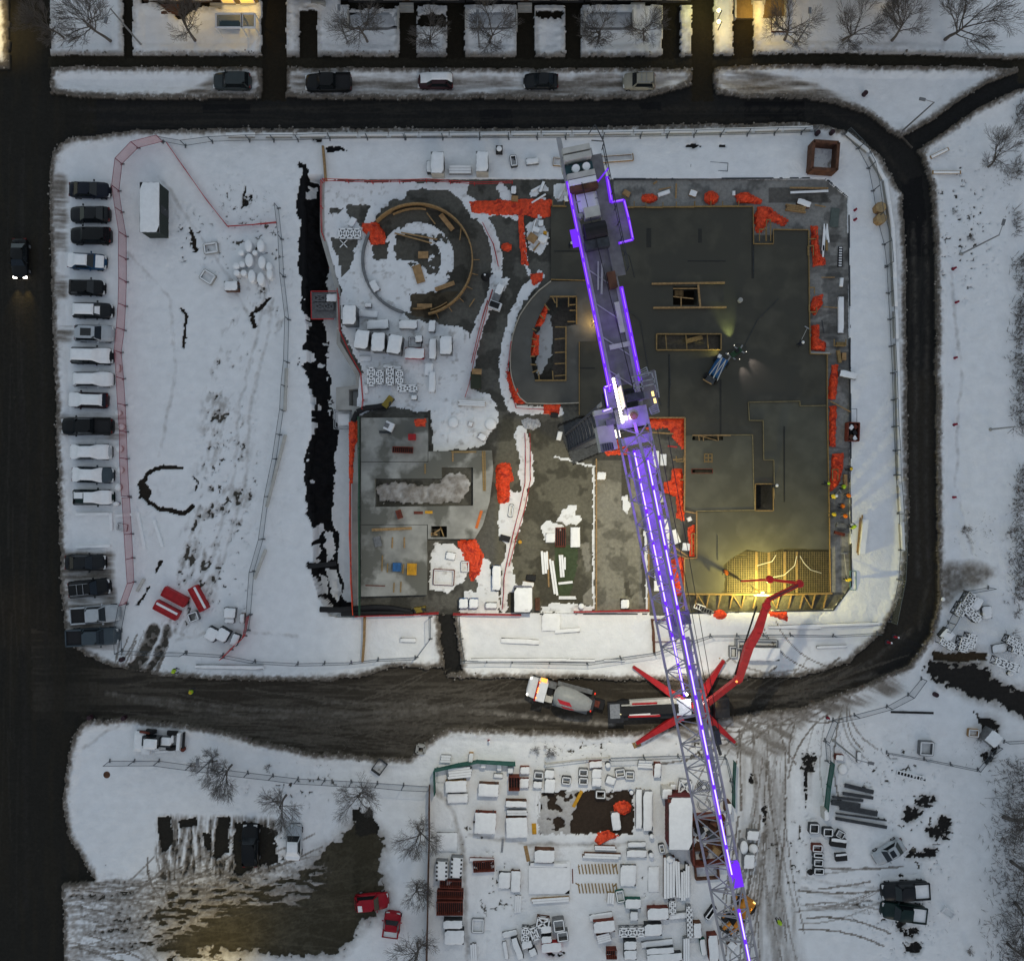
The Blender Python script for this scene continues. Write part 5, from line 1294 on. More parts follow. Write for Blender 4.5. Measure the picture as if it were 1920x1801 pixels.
hl = lambda t, pts, e, c, zt: [lamp("vehicle_headlight", 'SPOT', t.matrix_basis @ Vector(p), e, c, target=t.matrix_basis @ Vector((p[0] + 6, p[1], zt)), size=.1, spot=math.radians(70), blend=.8) for p in pts]
mixer_m = Matrix.Translation(mx0) @ Matrix.Rotation(hd, 4, 'Z')
for y in (-.9, .9):
	lamp("mixer_headlight", 'SPOT', mixer_m @ Vector((4.75, y, 1.2)), 25, (1, .85, .6), target=mixer_m @ Vector((10, y, 0)), size=.1, spot=math.radians(60), blend=.8)
# ================================================================ SMALL PLANT
# ride-on power trowel working on the fresh slab
tz = .30
pt = thing("ride_on_trowel", "dark ride-on power trowel with headlamps working on the fresh slab", "trowel machine", P(1378, 662, tz), math.radians(35))
for s in (-1, 1):
	ringo = MB()
	for i in range(16):
		a0, a1 = 2 * math.pi * i / 16, 2 * math.pi * (i + 1) / 16
		ringo.tube((s * .62 + .72 * math.cos(a0), .72 * math.sin(a0), .25), (s * .62 + .72 * math.cos(a1), .72 * math.sin(a1), .25), .03, n=4)
	rg = ringo.build("guard_ring", DSTEEL, pt)
	bl = MB()
	for i in range(4):
		a = i * math.pi / 2 + .4
		bl.bar((s * .62, 0, .06), (s * .62 + .66 * math.cos(a), .66 * math.sin(a), .04), .16, .02)
	bl.build("blades", STEEL, rg)
MB().box((0, 0, .5), (1.3, .55, .4)).build("engine_frame", mat("dark_green_paint", (.015, .05, .02), .5), pt)
MB().box((.1, .1, .85), (.4, .4, .35)).build("seat", BLACK, pt)
for a, c, tgt, e in (((.2, .9, .8), (.85, 1, .35), (1.6, 4.2, -.2), 900), ((-.9, .55, .8), (1, .9, .25), (-2.3, 1.9, 0), 300), ((.9, -.7, .8), (1, .85, .9), (1.1, -3.2, -.2), 330), ((-.2, -.95, .8), (1, .85, .9), (-.6, -3.2, -.2), 280)):
	MB().box((a[0], a[1] - math.copysign(.12, a[1]), a[2]), (.09, .05, .08)).build("headlamp", BULB, pt)
	M = Matrix.Translation(P(1378, 662, tz)) @ Matrix.Rotation(math.radians(35), 4, 'Z')
	lamp("trowel_headlamp", 'SPOT', M @ Vector(a), e, c, target=M @ Vector(tgt), size=.06, spot=math.radians(48), blend=.9)
# blue articulated scissor buggy
bz = .30
r2 = deg(1330, 716, 1358, 668)
bg2 = thing("concrete_buggy", "blue wheeled concrete buggy parked beside the power trowel", "buggy", P(1343, 692, bz), r2)
MB().box((.2, 0, .75), (2.4, 1.25, .5), 0, .85).build("hopper_body", BLUE, bg2)
for y in (-.45, .05):
	MB().bar((1.2, y + .2, 1.1), (-1.3, y - .12, 1.1), .09).build("side_rail", PALE, bg2); MB().bar((1.2, y + .2, 1.1), (-1.2, y + .45, 1.1), .08).build("side_rail", PALE, bg2)
MB().box((-1.55, .1, .6), (.7, 1.0, .6)).build("operator_station", DSTEEL, bg2)
MB().box((-1.95, .3, .95), (.12, 1.1, .1)).build("handle_bar", TIMBER, bg2)
MB().box((1.2, .55, .95), (.4, .35, .3)).build("engine_cover", WHITEP, bg2)
for x, y in ((.9, -.75), (.9, .75), (-1.3, -.7), (-1.3, .75)):
	MB().tube((x, y - .12, .34), (x, y + .12, .34), .34, n=12).build("wheel", BLACK, bg2)
# orange tracked excavator under the jib
ex = thing("excavator", "orange wheel loader with forks half hidden under the crane jib", "loader", P(1382, 1705), deg(1368, 1735, 1405, 1680))
EXO = mat("orange_machine_paint", (.50, .19, .015), .5, var=.25)
MB().box((.9, 0, 1.0), (2.4, 1.5, 1.0), 0, .9).build("engine_hood", EXO, ex)
MB().box((-.6, 0, 1.6), (1.2, 1.3, 1.5), 0, .85).build("cab", BLACK, ex)
MB().box((-.6, 0, 2.38), (1.0, 1.1, .1)).build("cab_roof", EXO, ex)
for y in (-.45, .45):
	MB().bar((-.9, y, 1.5), (-2.4, y, .7), .26, .3).build("lift_arm", EXO, ex)
	MB().bar((-2.6, y * 1.2, .2), (-4.0, y * 1.2, .15), .14, .07).build("fork", DSTEEL, ex)
MB().box((-2.6, 0, .5), (.15, 1.7, .7)).build("fork_carriage", DSTEEL, ex)
for x in (-1.2, 1.2):
	for y in (-.95, .95):
		w = MB().tube((x, y - .2, .6), (x, y + .2, .6), .6, n=14).build("wheel", BLACK, ex)
		MB().tube((x, y - .22, .6), (x, y + .22, .6), .3, n=10).build("rim", EXO, w)
MB().box((2.1, -.5, 1.3), (.1, .25, .2)).build("work_lamp", mat("amber_work_lamp", (1, .8, .3), .4, emit=(1, .7, .2), estr=2), ex)
lamp("loader_lamp", 'SPOT', P(1407, 1703, 1.5), 40, (1, .72, .45), target=P(1440, 1722, 0), size=.1, spot=math.radians(40), blend=.8)
# dark compactor beside the walkway
cp = thing("plate_compactor", "black upright compactor with hose beside the upper snowy walkway", "compactor", P(910, 520), .3)
MB().lathe((0, 0, 0), [(.45, 0), (.5, .25), (.35, .5), (.2, .8)], 10).build("drum_body", BLACK, cp)
MB().bar((.2, 0, .6), (.95, .05, .5), .18).build("handle", BLACK, cp)
MB().lathe((0, .1, .8), [(.1, 0), (.12, .08), (.04, .12)], 8).build("filler_cap", WHITEP, cp)
# work lamp on its stand by the rebar corner, and other lit lamps of the place
def work_light(px, py, h, energy, color, label, zb=0.05, emit_s=4, head=.35, tgt=None, spot=None, shield=False):
	t = thing("work_light", label, "lamp", P(px, py, zb))
	for k in range(3):
		a = k * 2.1
		MB().tube((0, 0, .5), (.45 * math.cos(a), .45 * math.sin(a), 0), .025, n=5).build("leg", DSTEEL, t)
	MB().tube((0, 0, .4), (0, 0, h), .035, n=6).build("pole", YELLOW, t)
	MB().box((0, 0, h + .08), (head, head * .6, .14)).build("lamp_head", mat("lamp_%d" % px, (1, .9, .6), .4, emit=color, estr=emit_s), t)
	if shield:
		MB().box((-.05, -.32, h - .1), (1.7, .04, .9)).build("spill_shield", STEEL, t)  # plate added to block the lamp's spill on the south side
	src = P(px, py, 0) + Vector((0, 0, zb + h - .15))
	if tgt: lamp("work_light_source", 'SPOT', src, energy, color, target=P(*tgt), size=.18, spot=spot, blend=.35)
	else: lamp("work_light_source", 'POINT', src, energy, color, size=.18)
	return t
work_light(1412, 1103, 3.5, 5600, (1.0, .84, .24), "bright yellow work light on a tripod at the edge of the rebar corner", .2, shield=True)
work_light(1112, 606, 1.1, 150, (1.0, .60, .16), "small orange work light on the curved deck beside the jib", .32, 2, .2)
work_light(1292, 1298, 2.2, 200, (1.0, .93, .85), "white work light standing behind the pump truck", .05, 4, .25)
work_light(1160, 1332, 1.3, 40, (1.0, .9, .5), "pale work light at the hopper of the pump truck", .05, 1.6, .2)
# ================================================================ VEHICLES
HEADL = mat("headlight_glass", (.55, .56, .55), .15)
LITH = mat("lit_headlight", (1, .95, .85), .3, emit=(1.0, .93, .84), estr=9.0)
TAILL = mat("tail_light_red", (.16, .006, .006), .25)
def paint(nm, c, rough=.32):
	return mat("paint_" + nm, c, rough, 0.0, var=.08, scale=2, spec=.22)
KINDS = {
 # L, W, hood_z, roof_z, windscreen base x, roof front x, roof rear x, rear base x, tail z
 'sedan': (4.6, 1.82, .92, 1.42, .95, .25, -1.0, -1.65, .98),
 'hatch': (4.1, 1.76, .94, 1.48, .95, .30, -1.45, -1.95, 1.0),
 'suv':   (4.7, 1.90, 1.05, 1.70, 1.05, .45, -1.85, -2.2, 1.1),
 'pickup': (5.6, 1.98, 1.12, 1.82, 1.35, .80, -.75, -.95, 1.15),
}
def vehicle(kind, px, py, px1, py1, color, label, snow=None, lit=False, Lpx=None, extra=None, group=None, cat=None):
	"""kind at photo pixel (px,py), nose towards (px1,py1)"""
	Ln, Wd, hz_, rz_, xw, xf, xr, xb, tz_ = KINDS[kind]
	if Lpx: k = Lpx / S / Ln
	else: k = 1.0
	zc = .8
	loc = P(px, py, zc); loc.z = gz(px, py) * .35
	t = thing({'pickup': 'pickup_truck'}.get(kind, 'parked_car' if not lit else 'moving_car'), label, cat or ('pickup truck' if kind == 'pickup' else 'car'), loc, deg(px, py, px1, py1), group)
	t.scale = (k, 1.0 if k > .9 else .96, 1)
	h, w = Ln / 2, Wd / 2
	xs = [-h, -h + .10, -h + .35, -h + .8, xb, -.6, 0, .6, xw, h - .75, h - .35, h - .12, h]
	ws = [.66, .84, .93, .97, 1, 1, 1, 1, .99, .97, .91, .80, .58]
	def topz(x):
		if x > xw: return hz_ - .20 * max(0, (x - xw) / (h - xw)) ** 2
		return tz_ if x < xb else max(hz_, tz_) * .99
	b = MB(); sec = []
	for x, ww in zip(xs, ws):
		zt = topz(x) - (.28 if abs(x) > h - .05 else (.06 if abs(x) > h - .2 else 0))
		yw = w * ww
		ring = [(x, -yw * .9, .28), (x, -yw, .5), (x, -yw, zt - .16), (x, -yw * .90, zt - .03), (x, -yw * .5, zt + .02), (x, 0, zt + .03), (x, yw * .5, zt + .02), (x, yw * .90, zt - .03), (x, yw, zt - .16), (x, yw, .5), (x, yw * .9, .28)]
		sec.append(ring)
	m = 11
	if kind == 'pickup':
		# cut the load bed out of the loft: inner drop between the side walls
		pass
	flat = [p for r in sec for p in r]
	fs = []
	for i in range(len(sec) - 1):
		for j in range(m - 1):
			fs.append((i * m + j, (i + 1) * m + j, (i + 1) * m + j + 1, i * m + j + 1))
	fs += [tuple(range(m)), tuple(reversed(range((len(sec) - 1) * m, len(sec) * m)))]
	b._add(flat, fs)
	pm = paint(*color)
	body = b.build("body", pm, t, smooth=True)
	# cabin
	yb, yr = w * .90, w * .70
	zb, zr = max(hz_, tz_) - .02, rz_
	c = MB()
	c._add([(xb, -yb, zb), (xw, -yb, zb), (xw, yb, zb), (xb, yb, zb), (xr, -yr, zr - .05), (xf, -yr, zr - .05), (xf, yr, zr - .05), (xr, yr, zr - .05)], [(0, 1, 5, 4), (1, 2, 6, 5), (2, 3, 7, 6), (3, 0, 4, 7), (4, 5, 6, 7)])
	c.build("cabin_frame", pm, t)
	r = MB(); n = 5; g = []
	for i in range(n + 1):
		for j in range(n + 1):
			u, v = i / n * 2 - 1, j / n * 2 - 1
			g.append(((xf + xr) / 2 + u * (xf - xr) / 2 * 1.03, v * yr * 1.05 * (1 - .06 * abs(u) ** 3), zr - .05 + .07 * (1 - u ** 4) * (1 - v ** 4)))
	r._add(g, [(i * (n + 1) + j, (i + 1) * (n + 1) + j, (i + 1) * (n + 1) + j + 1, i * (n + 1) + j + 1) for i in range(n) for j in range(n)])
	roof = r.build("roof", pm, t, smooth=True)
	def pane(nm, a, bq, cq, d, off):
		o = Vector(off)
		MB()._add([Vector(a) + o, Vector(bq) + o, Vector(cq) + o, Vector(d) + o], [(0, 1, 2, 3)]).build(nm, GLASS, t)
	s_ = .92
	pane("windscreen", (xw - .03, -yb * s_, zb + .04), (xw - .03, yb * s_, zb + .04), (xf + .03, yr * s_, zr - .07), (xf + .03, -yr * s_, zr - .07), (.02, 0, .015))
	pane("rear_window", (xb + .03, yb * s_, zb + .04), (xb + .03, -yb * s_, zb + .04), (xr - .03, -yr * s_, zr - .07), (xr - .03, yr * s_, zr - .07), (-.02, 0, .015))
	for sgn in (-1, 1):
		pane("side_window", (xb + .25, sgn * yb * .995, zb + .05), (xw - .35, sgn * yb * .995, zb + .05), (xf - .05, sgn * yr * 1.03, zr - .09), (xr + .08, sgn * yr * 1.03, zr - .09), (0, sgn * .012, .0))
		MB().box((xw - .35, sgn * (w + .10), hz_ + .05), (.14, .2, .14)).build("mirror", pm, t)
		MB().box((h - .16, sgn * w * .62, hz_ - .30), (.26, .40, .16)).build("headlight", LITH if lit else HEADL, t)
		MB().box((-h + .08, sgn * w * .68, tz_ - .22), (.14, .3, .16)).build("tail_light", TAILL, t)
		for x in (h - .85, -h + .85):
			wl = MB().tube((x, sgn * (w - .24), .33), (x, sgn * (w + .01), .33), .34, n=12).build("wheel", BLACK, t)
			MB().tube((x, sgn * (w - .02), .33), (x, sgn * (w + .02), .33), .2, n=8).build("rim", STEEL, wl)
	def hat(x):
		if x >= xw: return topz(x)
		if x > xf: return zb + (zr - zb) * (xw - x) / (xw - xf)
		if x >= xr: return zr
		if x > xb: return zr + (zb - zr) * (xr - x) / (xr - xb)
		return topz(x)
	if kind == 'pickup':
		bl, bc = -h + .12, xb - .08
		fl = MB().box(((bl + bc) / 2, 0, tz_ + .03), (bc - bl, Wd * .78, .04)).build("bed_floor", BLACK if extra != 'snowbed' else SNOW, t)
		for sgn in (-1, 1):
			MB().box(((bl + bc) / 2, sgn * w * .88, tz_ + .09), (bc - bl + .1, .16, .22)).build("bed_side", pm, t)
		MB().box((bl - .02, 0, tz_ + .08), (.12, Wd * .9, .24)).build("tailgate", pm, t)
	def blanket(x0, x1, y0=-.93, y1=.93, th=.14, name="snow"):
		nx, ny = 22, 8
		g = []; rnd = random.Random(int(px + py))
		for i in range(nx + 1):
			x = x0 + (x1 - x0) * i / nx
			onroof = xb + .1 < x < xw - .1
			for j in range(ny + 1):
				v = y0 + (y1 - y0) * j / ny
				wy = w * .97 * (1 - .25 * max(0, (abs(x) - (h - .5)) / .5) ** 2)
				ry = (yr * 1.02 + (wy - yr) * (1 - min(1, max(0, (hat(x) - zb) / (zr - zb))))) if onroof else wy
				edge = min(1, (1 - abs(v)) / .18, (y1 - v) / .2 + .1, (v - y0) / .2 + .1) if max(abs(y0), abs(y1)) > .9 else 1
				e2 = min(1, min(i, nx - i) / 2.0)
				g.append((x, v * ry, hat(x) + th * (.35 + .65 * edge * e2) + rnd.uniform(-.012, .012) + (.02 if i % nx else -.1)))
		MB()._add(g, [(i * (ny + 1) + j, (i + 1) * (ny + 1) + j, (i + 1) * (ny + 1) + j + 1, i * (ny + 1) + j + 1) for i in range(nx) for j in range(ny)]).build(name, SNOW, t, smooth=True)
	for sn in (snow or ()):
		if sn == 'all': blanket(-h + .04, h - .06)
		elif sn == 'most': blanket(-h + .04, h - .25)
		elif sn == 'back': blanket(-h + .05, xf + .1)
		elif sn == 'roof': blanket(xr, xf, -.9, .9, .1)
		elif sn == 'hood': blanket(xw, h - .2)
		elif sn == 'screen': blanket(xf + .15, xw - .05, -.6, .5, .05)
		elif isinstance(sn, tuple): blanket(*sn)
	if extra == 'rails':
		for sgn in (-1, 1):
			MB().bar((xr + .1, sgn * yr * .9, zr + .06), (xf - .1, sgn * yr * .9, zr + .06), .05).build("roof_rail", STEEL, roof)
		for x in (-.9, -.2):
			MB().bar((x, -yr * .9, zr + .09), (x, yr * .9, zr + .09), .05).build("roof_bar", STEEL, roof)
	if extra == 'sunroof':
		MB().box(((xf + xr) / 2 + .15, 0, zr + .025), ((xf - xr) * .55, yr * 1.25, .03)).build("sunroof", GLASS, roof)
	if extra == 'patch':
		MB().mound(((xr) + .4, -.25, zr), (.6, .7, .1)).build("snow", SNOW, t)
	return t
BLK, NAVY, DGREY, GRN, SILV, BEIGE, MAROON, BLU, BGREY, RED, DGRN = ("black", (.006, .007, .008)), ("navy", (.006, .009, .018)), ("dark_grey", (.012, .014, .016)), ("grey_green", (.035, .044, .046)), ("silver", (.40, .43, .45)), ("beige", (.30, .28, .22)), ("maroon", (.035, .014, .018)), ("blue", (.012, .05, .11)), ("blue_grey", (.05, .068, .08)), ("red", (.30, .008, .018)), ("dark_green", (.008, .022, .020))
NG = "vehicles parked along the north street"; WG = "vehicles parked along the west street"
vehicle('suv', 435, 153, 400, 153, GRN, "grey green car parked alone west of the gravel drive on the north street", Lpx=70, group=NG)
vehicle('pickup', 616, 156, 570, 156, BLK, "black pickup truck parked on the north street", Lpx=86, group=NG)
vehicle('hatch', 816, 152, 780, 152, MAROON, "dark car with its roof thick in snow on the north street", snow=[(-2.0, 1.75, -.93, .42, .14)], Lpx=66, group=NG)
vehicle('sedan', 1014, 152, 980, 152, DGREY, "dark grey sedan parked mid street between the snowy car and the beige one", Lpx=65, group=NG)
vehicle('suv', 1198, 153, 1160, 153, BEIGE, "beige silver car with roof bars parked nearest the lit house drive", Lpx=60, extra='rails', group=NG)
vehicle('sedan', 168, 356, 210, 357, NAVY, "dark navy sedan, topmost of the west parking row", Lpx=76, group=WG)
vehicle('sedan', 168, 402, 130, 402, DGREY, "dark grey sedan second from the top of the west parking row", Lpx=75, group=WG)
vehicle('suv', 170, 442, 130, 442, BLK, "black estate car third from the top of the west parking row", Lpx=76, group=WG)
vehicle('sedan', 163, 490, 205, 492, BLU, "blue car dusted with snow in the west parking row", snow=['back', (1.1, 2.1, -.8, .8, .06)], Lpx=71, group=WG)
vehicle('hatch', 163, 539, 205, 540, BLK, "small black car below the blue one in the west parking row", Lpx=66, group=WG)
vehicle('hatch', 174, 582, 212, 583, DGREY, "car with snowy roof and bare grey hood in the west parking row", snow=['back', 'screen'], Lpx=74, group=WG)
vehicle('suv', 177, 625, 215, 626, SILV, "silver car with a large dark sunroof in the west parking row", extra='sunroof', Lpx=72, group=WG)
vehicle('suv', 173, 667, 213, 668, DGREY, "snow buried car with a dark nose below the silver one", snow=['most'], Lpx=79, group=WG)
vehicle('hatch', 175, 711, 213, 711, WHITEP and ("pale", (.5, .52, .54)), "car wholly buried under smooth snow above the maroon one", snow=['all'], Lpx=74, group=WG)
vehicle('hatch', 165, 750, 128, 749, MAROON, "snow buried maroon car next above the black pickup", snow=[(-1.75, 2.0)], Lpx=74, group=WG)
vehicle('pickup', 164, 799, 117, 799, BLK, "long black pickup truck in the middle of the west parking row", Lpx=95, group=WG)
vehicle('sedan', 171, 847, 211, 847, SILV, "snow covered car next below the black pickup", snow=['most'], Lpx=76, group=WG)
vehicle('sedan', 174, 890, 213, 891, BGREY, "snow covered car with a bare grey hood below the black pickup", snow=[(-2.2, 1.2)], Lpx=77, group=WG)
vehicle('hatch', 175, 932, 213, 932, DGRN, "dark green car with torn snow cover at the end of the snowy row", snow=[(-.7, 1.9), (-1.8, -.7, -.2, .9, .1)], Lpx=75, group=WG)
vehicle('sedan', 160, 1054, 205, 1054, DGREY, "dark sedan parked below the two snowy beams in the west row", Lpx=75, group=WG)
vehicle('suv', 168, 1102, 207, 1098, BLK, "dark car with roof bars parked slightly askew in the west row", extra='rails', Lpx=77, group=WG)
vehicle('pickup', 180, 1151, 224, 1148, SILV, "silver pickup truck near the southwest corner", Lpx=89, group=WG)
vehicle('pickup', 175, 1193, 223, 1191, BGREY, "blue grey pickup truck, lowest of the west parking row", Lpx=96, group=WG)
vehicle('sedan', 36, 484, 36, 520, BLK, "dark car driving south on the west street with headlights on", lit=True, Lpx=74)
for x in (27, 47):
	lamp("car_headlight", 'SPOT', P(x, 523, .7), 420, (1, .72, .25), target=P(x + 4, 600, 0), size=.08, spot=math.radians(50), blend=.9)
LG = "vehicles in the southwest parking lot"
vehicle('suv', 469, 1585, 469, 1540, BLK, "black car nosed up to the snow edge in the southwest lot", Lpx=78, group=LG)
vehicle('sedan', 551, 1578, 552, 1540, SILV, "white sedan in the southwest parking lot", snow=['back'], Lpx=66, group=LG)
vehicle('suv', 697, 1690, 730, 1687, RED, "red car with a snow patch on its roof in the southwest lot", extra='patch', Lpx=63, group=LG)
vehicle('pickup', 735, 1731, 739, 1700, RED, "small red pickup with snow in its bed behind the red car", extra='snowbed', Lpx=44, group=LG)
vehicle('sedan', 1667, 1597, 1636, 1616, SILV, "silver car parked at an angle in the southeast snow", extra='sunroof', Lpx=62)
vehicle('pickup', 1697, 1669, 1650, 1672, DGREY, "dark pickup with a snow filled bed, the upper of the two southeast pickups", extra='snowbed', Lpx=87)
vehicle('pickup', 1694, 1709, 1650, 1704, DGRN, "dark green pickup, the lower of the two southeast pickups", extra='snowbed', Lpx=82)
# ================================================================ BARE TREES AND SHRUBS
def tree_mesh(seed, h=7.0, spread=1.0, levels=4, trunk=.3, nb=(5, 4, 4, 3)):
	"""(trunk mesh, crown mesh) of a leafless tree standing on the origin"""
	r = random.Random(seed)
	tb, cb = MB(), MB()
	def grow(p, d, ln, rad, lev):
		n = 3 if lev < 2 else 2
		pts = [p]
		for i in range(n):
			d = (d + Vector((r.uniform(-.16, .16), r.uniform(-.16, .16), r.uniform(.0, .10)))).normalized()
			pts.append(pts[-1] + d * ln / n)
		for i in range(n):
			k0, k1 = 1 - .65 * i / n, 1 - .65 * (i + 1) / n
			(tb if lev == 0 else cb).tube(pts[i], pts[i + 1], max(rad * k0, .012), max(rad * k1, .009), n=6 if lev == 0 else (4 if lev < 2 else 3), caps=False)
		if lev >= levels: return
		m = nb[min(lev, len(nb) - 1)]
		for k in range(m):
			t = .35 + .65 * (k + r.random() * .6) / m
			q = pts[0].lerp(pts[-1], min(t, 1)) if lev else pts[0].lerp(pts[-1], min(.3 + .7 * t, 1))
			a = r.uniform(0, 2 * math.pi) + k * 2.4
			side = Vector((math.cos(a), math.sin(a), 0))
			dd = (d * (.75 if lev == 0 else .9) + side * (.75 * spread if lev == 0 else .62 * spread)).normalized()
			grow(q, dd, ln * r.uniform(.55, .75), rad * .42, lev + 1)
		if lev: grow(pts[-1], d, ln * .55, rad * .33, lev + 1)
	grow(Vector((0, 0, 0)), Vector((r.uniform(-.05, .05), r.uniform(-.05, .05), 1)), h * .42, trunk * .5, 0)
	return tb.mesh("trunk"), cb.mesh("crown")
PROTO = []
for sd in (3, 8, 21, 34):
	PROTO.append(tree_mesh(sd, 8.0, 1.05, 4, .36, (8, 5, 5, 4)))
SHRUBP = [tree_mesh(50 + i, 2.6, 1.6, 3, .12, (7, 5, 4)) for i in range(3)]
for a, b in PROTO + SHRUBP:
	a.materials.append(BARK); b.materials.append(BARK)
def tree(px, py, k, label, sc=1.0, protos=PROTO, name="bare_tree", cat="tree", group="bare street trees", rz=None):
	t = thing(name, label, cat, P(px, py, 0), random.uniform(0, 6.28) if rz is None else rz, group)
	t.scale = (sc, sc, sc)
	for me, nm in zip(protos[k % len(protos)], ("trunk", "crown")):
		o = bpy.data.objects.new(nm, me); COL.objects.link(o); o.parent = t
	return t
for i, (x, y, s, lab) in enumerate((
 (122, 74, .8, "bare tree at the corner of the west street north of the pavement"), (210, 79, 1.15, "bare tree beside the tall lamp post in the northwest front garden"), (367, 78, 1.05, "bare spreading tree in front of the brown house"),
 (690, 81, .95, "bare tree on the lawn of the first row house"), (808, 83, .8, "small bare tree on the narrow lawn between two dark drives"), (917, 81, .95, "bare tree on the lawn of the second row house"), (1121, 81, .95, "bare tree on the lawn of the third row house"), (1207, 78, .8, "small bare tree at the east end of the third row house lawn"),
 (1470, 77, 1.0, "bare tree nearest the yellow lit house"), (1579, 77, .95, "bare tree, second from the lit house along the long snowy lawn"), (1671, 78, 1.05, "bare tree, third from the lit house along the long snowy lawn"), (1770, 76, 1.25, "tall bare tree at the east end of the long snowy lawn"))):
	tree(x, y, i, lab, s)
for i, (x, y, s, lab) in enumerate(((408, 1425, .62, "bare tree beside the lamp post on the southwest verge"), (436, 1432, .78, "bare tree overlapping the leaning fence on the southwest verge"), (538, 1488, .85, "bare tree above the white sedan in the southwest lot"), (676, 1485, .85, "bare tree near the fence corner of the southwest lot"), (783, 1548, .85, "bare tree against the brown fence, topmost of three"), (783, 1655, .75, "bare tree against the brown fence, middle of three"), (782, 1765, .95, "bare tree against the brown fence, lowest of three"), (1850, 315, .8, "bare tree on the northeast snow beside the brush strip"), (1880, 1530, 1.6, "large bare tree at the east edge below the container"), (1893, 1612, 1.3, "bare tree in the southeast thicket east of the silver car"), (1902, 1690, 1.1, "bare tree in the southeast thicket east of the dark pickups"), (1886, 1765, 1.0, "bare tree at the bottom of the southeast thicket"))):
	tree(x, y, i + 1, lab, s, group="bare trees round the site")
for i, (x, y, s, lab) in enumerate(((1812, 450, .5, "small bare shrub beside the northeast lamp post"), (1800, 996, .8, "bare shrub east of the road bend"), (1888, 998, .8, "bare shrub by the brush strip east of the road"), (1000, 1402, .6, "dark bare shrub on the bank north of the yard"), (1032, 1400, .9, "tan bare shrub on the bank north of the yard"), (1900, 1150, .7, "bare shrub beside the snowy shoring frames"), (505, 1438, .5, "low bare shrub against the leaning southwest fence"), (1815, 1775, .6, "low bare shrub at the bottom of the southeast snow"), (1785, 400, .35, "tiny bare shrub in the northeast snow"), (1830, 1385, .35, "tiny bare shrub beside the muddy track"))):
	tree(x, y, i, lab, s, SHRUBP, "bare_shrub", "shrub", "bare shrubs in the snow")
# brush strip along the east edge: nobody could count these twigs
b = MB(); r = random.Random(5)
for i in range(4600):
	y = r.uniform(190, 1230) if i % 3 else r.uniform(1420, 1830)
	x = 1905 + r.gauss(8, 11) if y < 1230 else 1893 + r.gauss(10, 26)
	x = max(x, 1886 if y < 1230 else 1835)
	if y < 1230 and vnoise(np.array([x]), np.array([y]), 46, 9)[0] < .36: continue
	p = P(x, y, 0); d = Vector((r.uniform(-.7, .7), r.uniform(-.7, .7), r.uniform(.25, 1.1)))
	q = p + d
	b.tube(p + Vector((0, 0, .05)), q, .028, .012, n=3, caps=False)
	for k in range(2):
		b.tube(p.lerp(q, .5), p.lerp(q, .5) + d * .5 + Vector((r.uniform(-.3, .3), r.uniform(-.3, .3), .1)), .014, .008, n=3, caps=False)
tag(b.build("brush", BARK), "dark tangled brush along the east edge of the picture", "brush", kind="stuff")
# dry weeds poking through snow
b = MB()
for i in range(900):
	cx, cy, rr = r.choice(((1790, 420, 70), (1660, 1440, 100), (1720, 1720, 80), (1620, 1690, 60), (1830, 1000, 50), (620, 1405, 90), (450, 380, 60), (1060, 1400, 80), (1880, 330, 30), (1540, 1400, 60), (1840, 1400, 40)))
	p = P(r.gauss(cx, rr * .5), r.gauss(cy, rr * .4), 0.1)
	b.tube(p, p + Vector((r.uniform(-.4, .4), r.uniform(-.4, .4), r.uniform(.1, .45))), .018, .01, n=3, caps=False)
tag(b.build("dry_weeds", BARK), "thin dry weed stalks poking out of the snow", "weeds", kind="stuff")
# frozen slush lumps thrown up along the kerbs
lump = MB(); rl = random.Random(12)
CB = blur(CLEAR * (1 - SITE) * (1 - DRIVES), 3)
cand = np.argwhere((CB > .12) & (CB < .62) & (CLEAR < .5) & (PX > -40) & (PX < 1960) & (PY > 100) & (PY < 1840))
for i in rl.sample(range(len(cand)), min(1700, len(cand))):
	j, k = cand[i]
	px, py = PX[j, k] + rl.uniform(-3, 3), PY[j, k] + rl.uniform(-3, 3)
	s = rl.uniform(.05, .15)
	p = P(px, py, 0); p.z = float(Z[j, k]) - s * .2
	c = [(rl.uniform(.7, 1.3) * s) for _ in range(6)]
	lump._add([(p.x + c[0], p.y, p.z + .2 * s), (p.x - c[1], p.y, p.z + .1 * s), (p.x, p.y + c[2], p.z + .15 * s), (p.x, p.y - c[3], p.z), (p.x + rl.uniform(-.3, .3) * s, p.y, p.z + c[4] * .8)], [(0, 2, 4), (2, 1, 4), (1, 3, 4), (3, 0, 4)])
tag(lump.build("slush_lumps", mat("slush", (.20, .185, .165), .8, var=.5, scale=.8, coords='Object')), "lumps of dirty frozen slush along the road edges", "slush", kind="stuff")
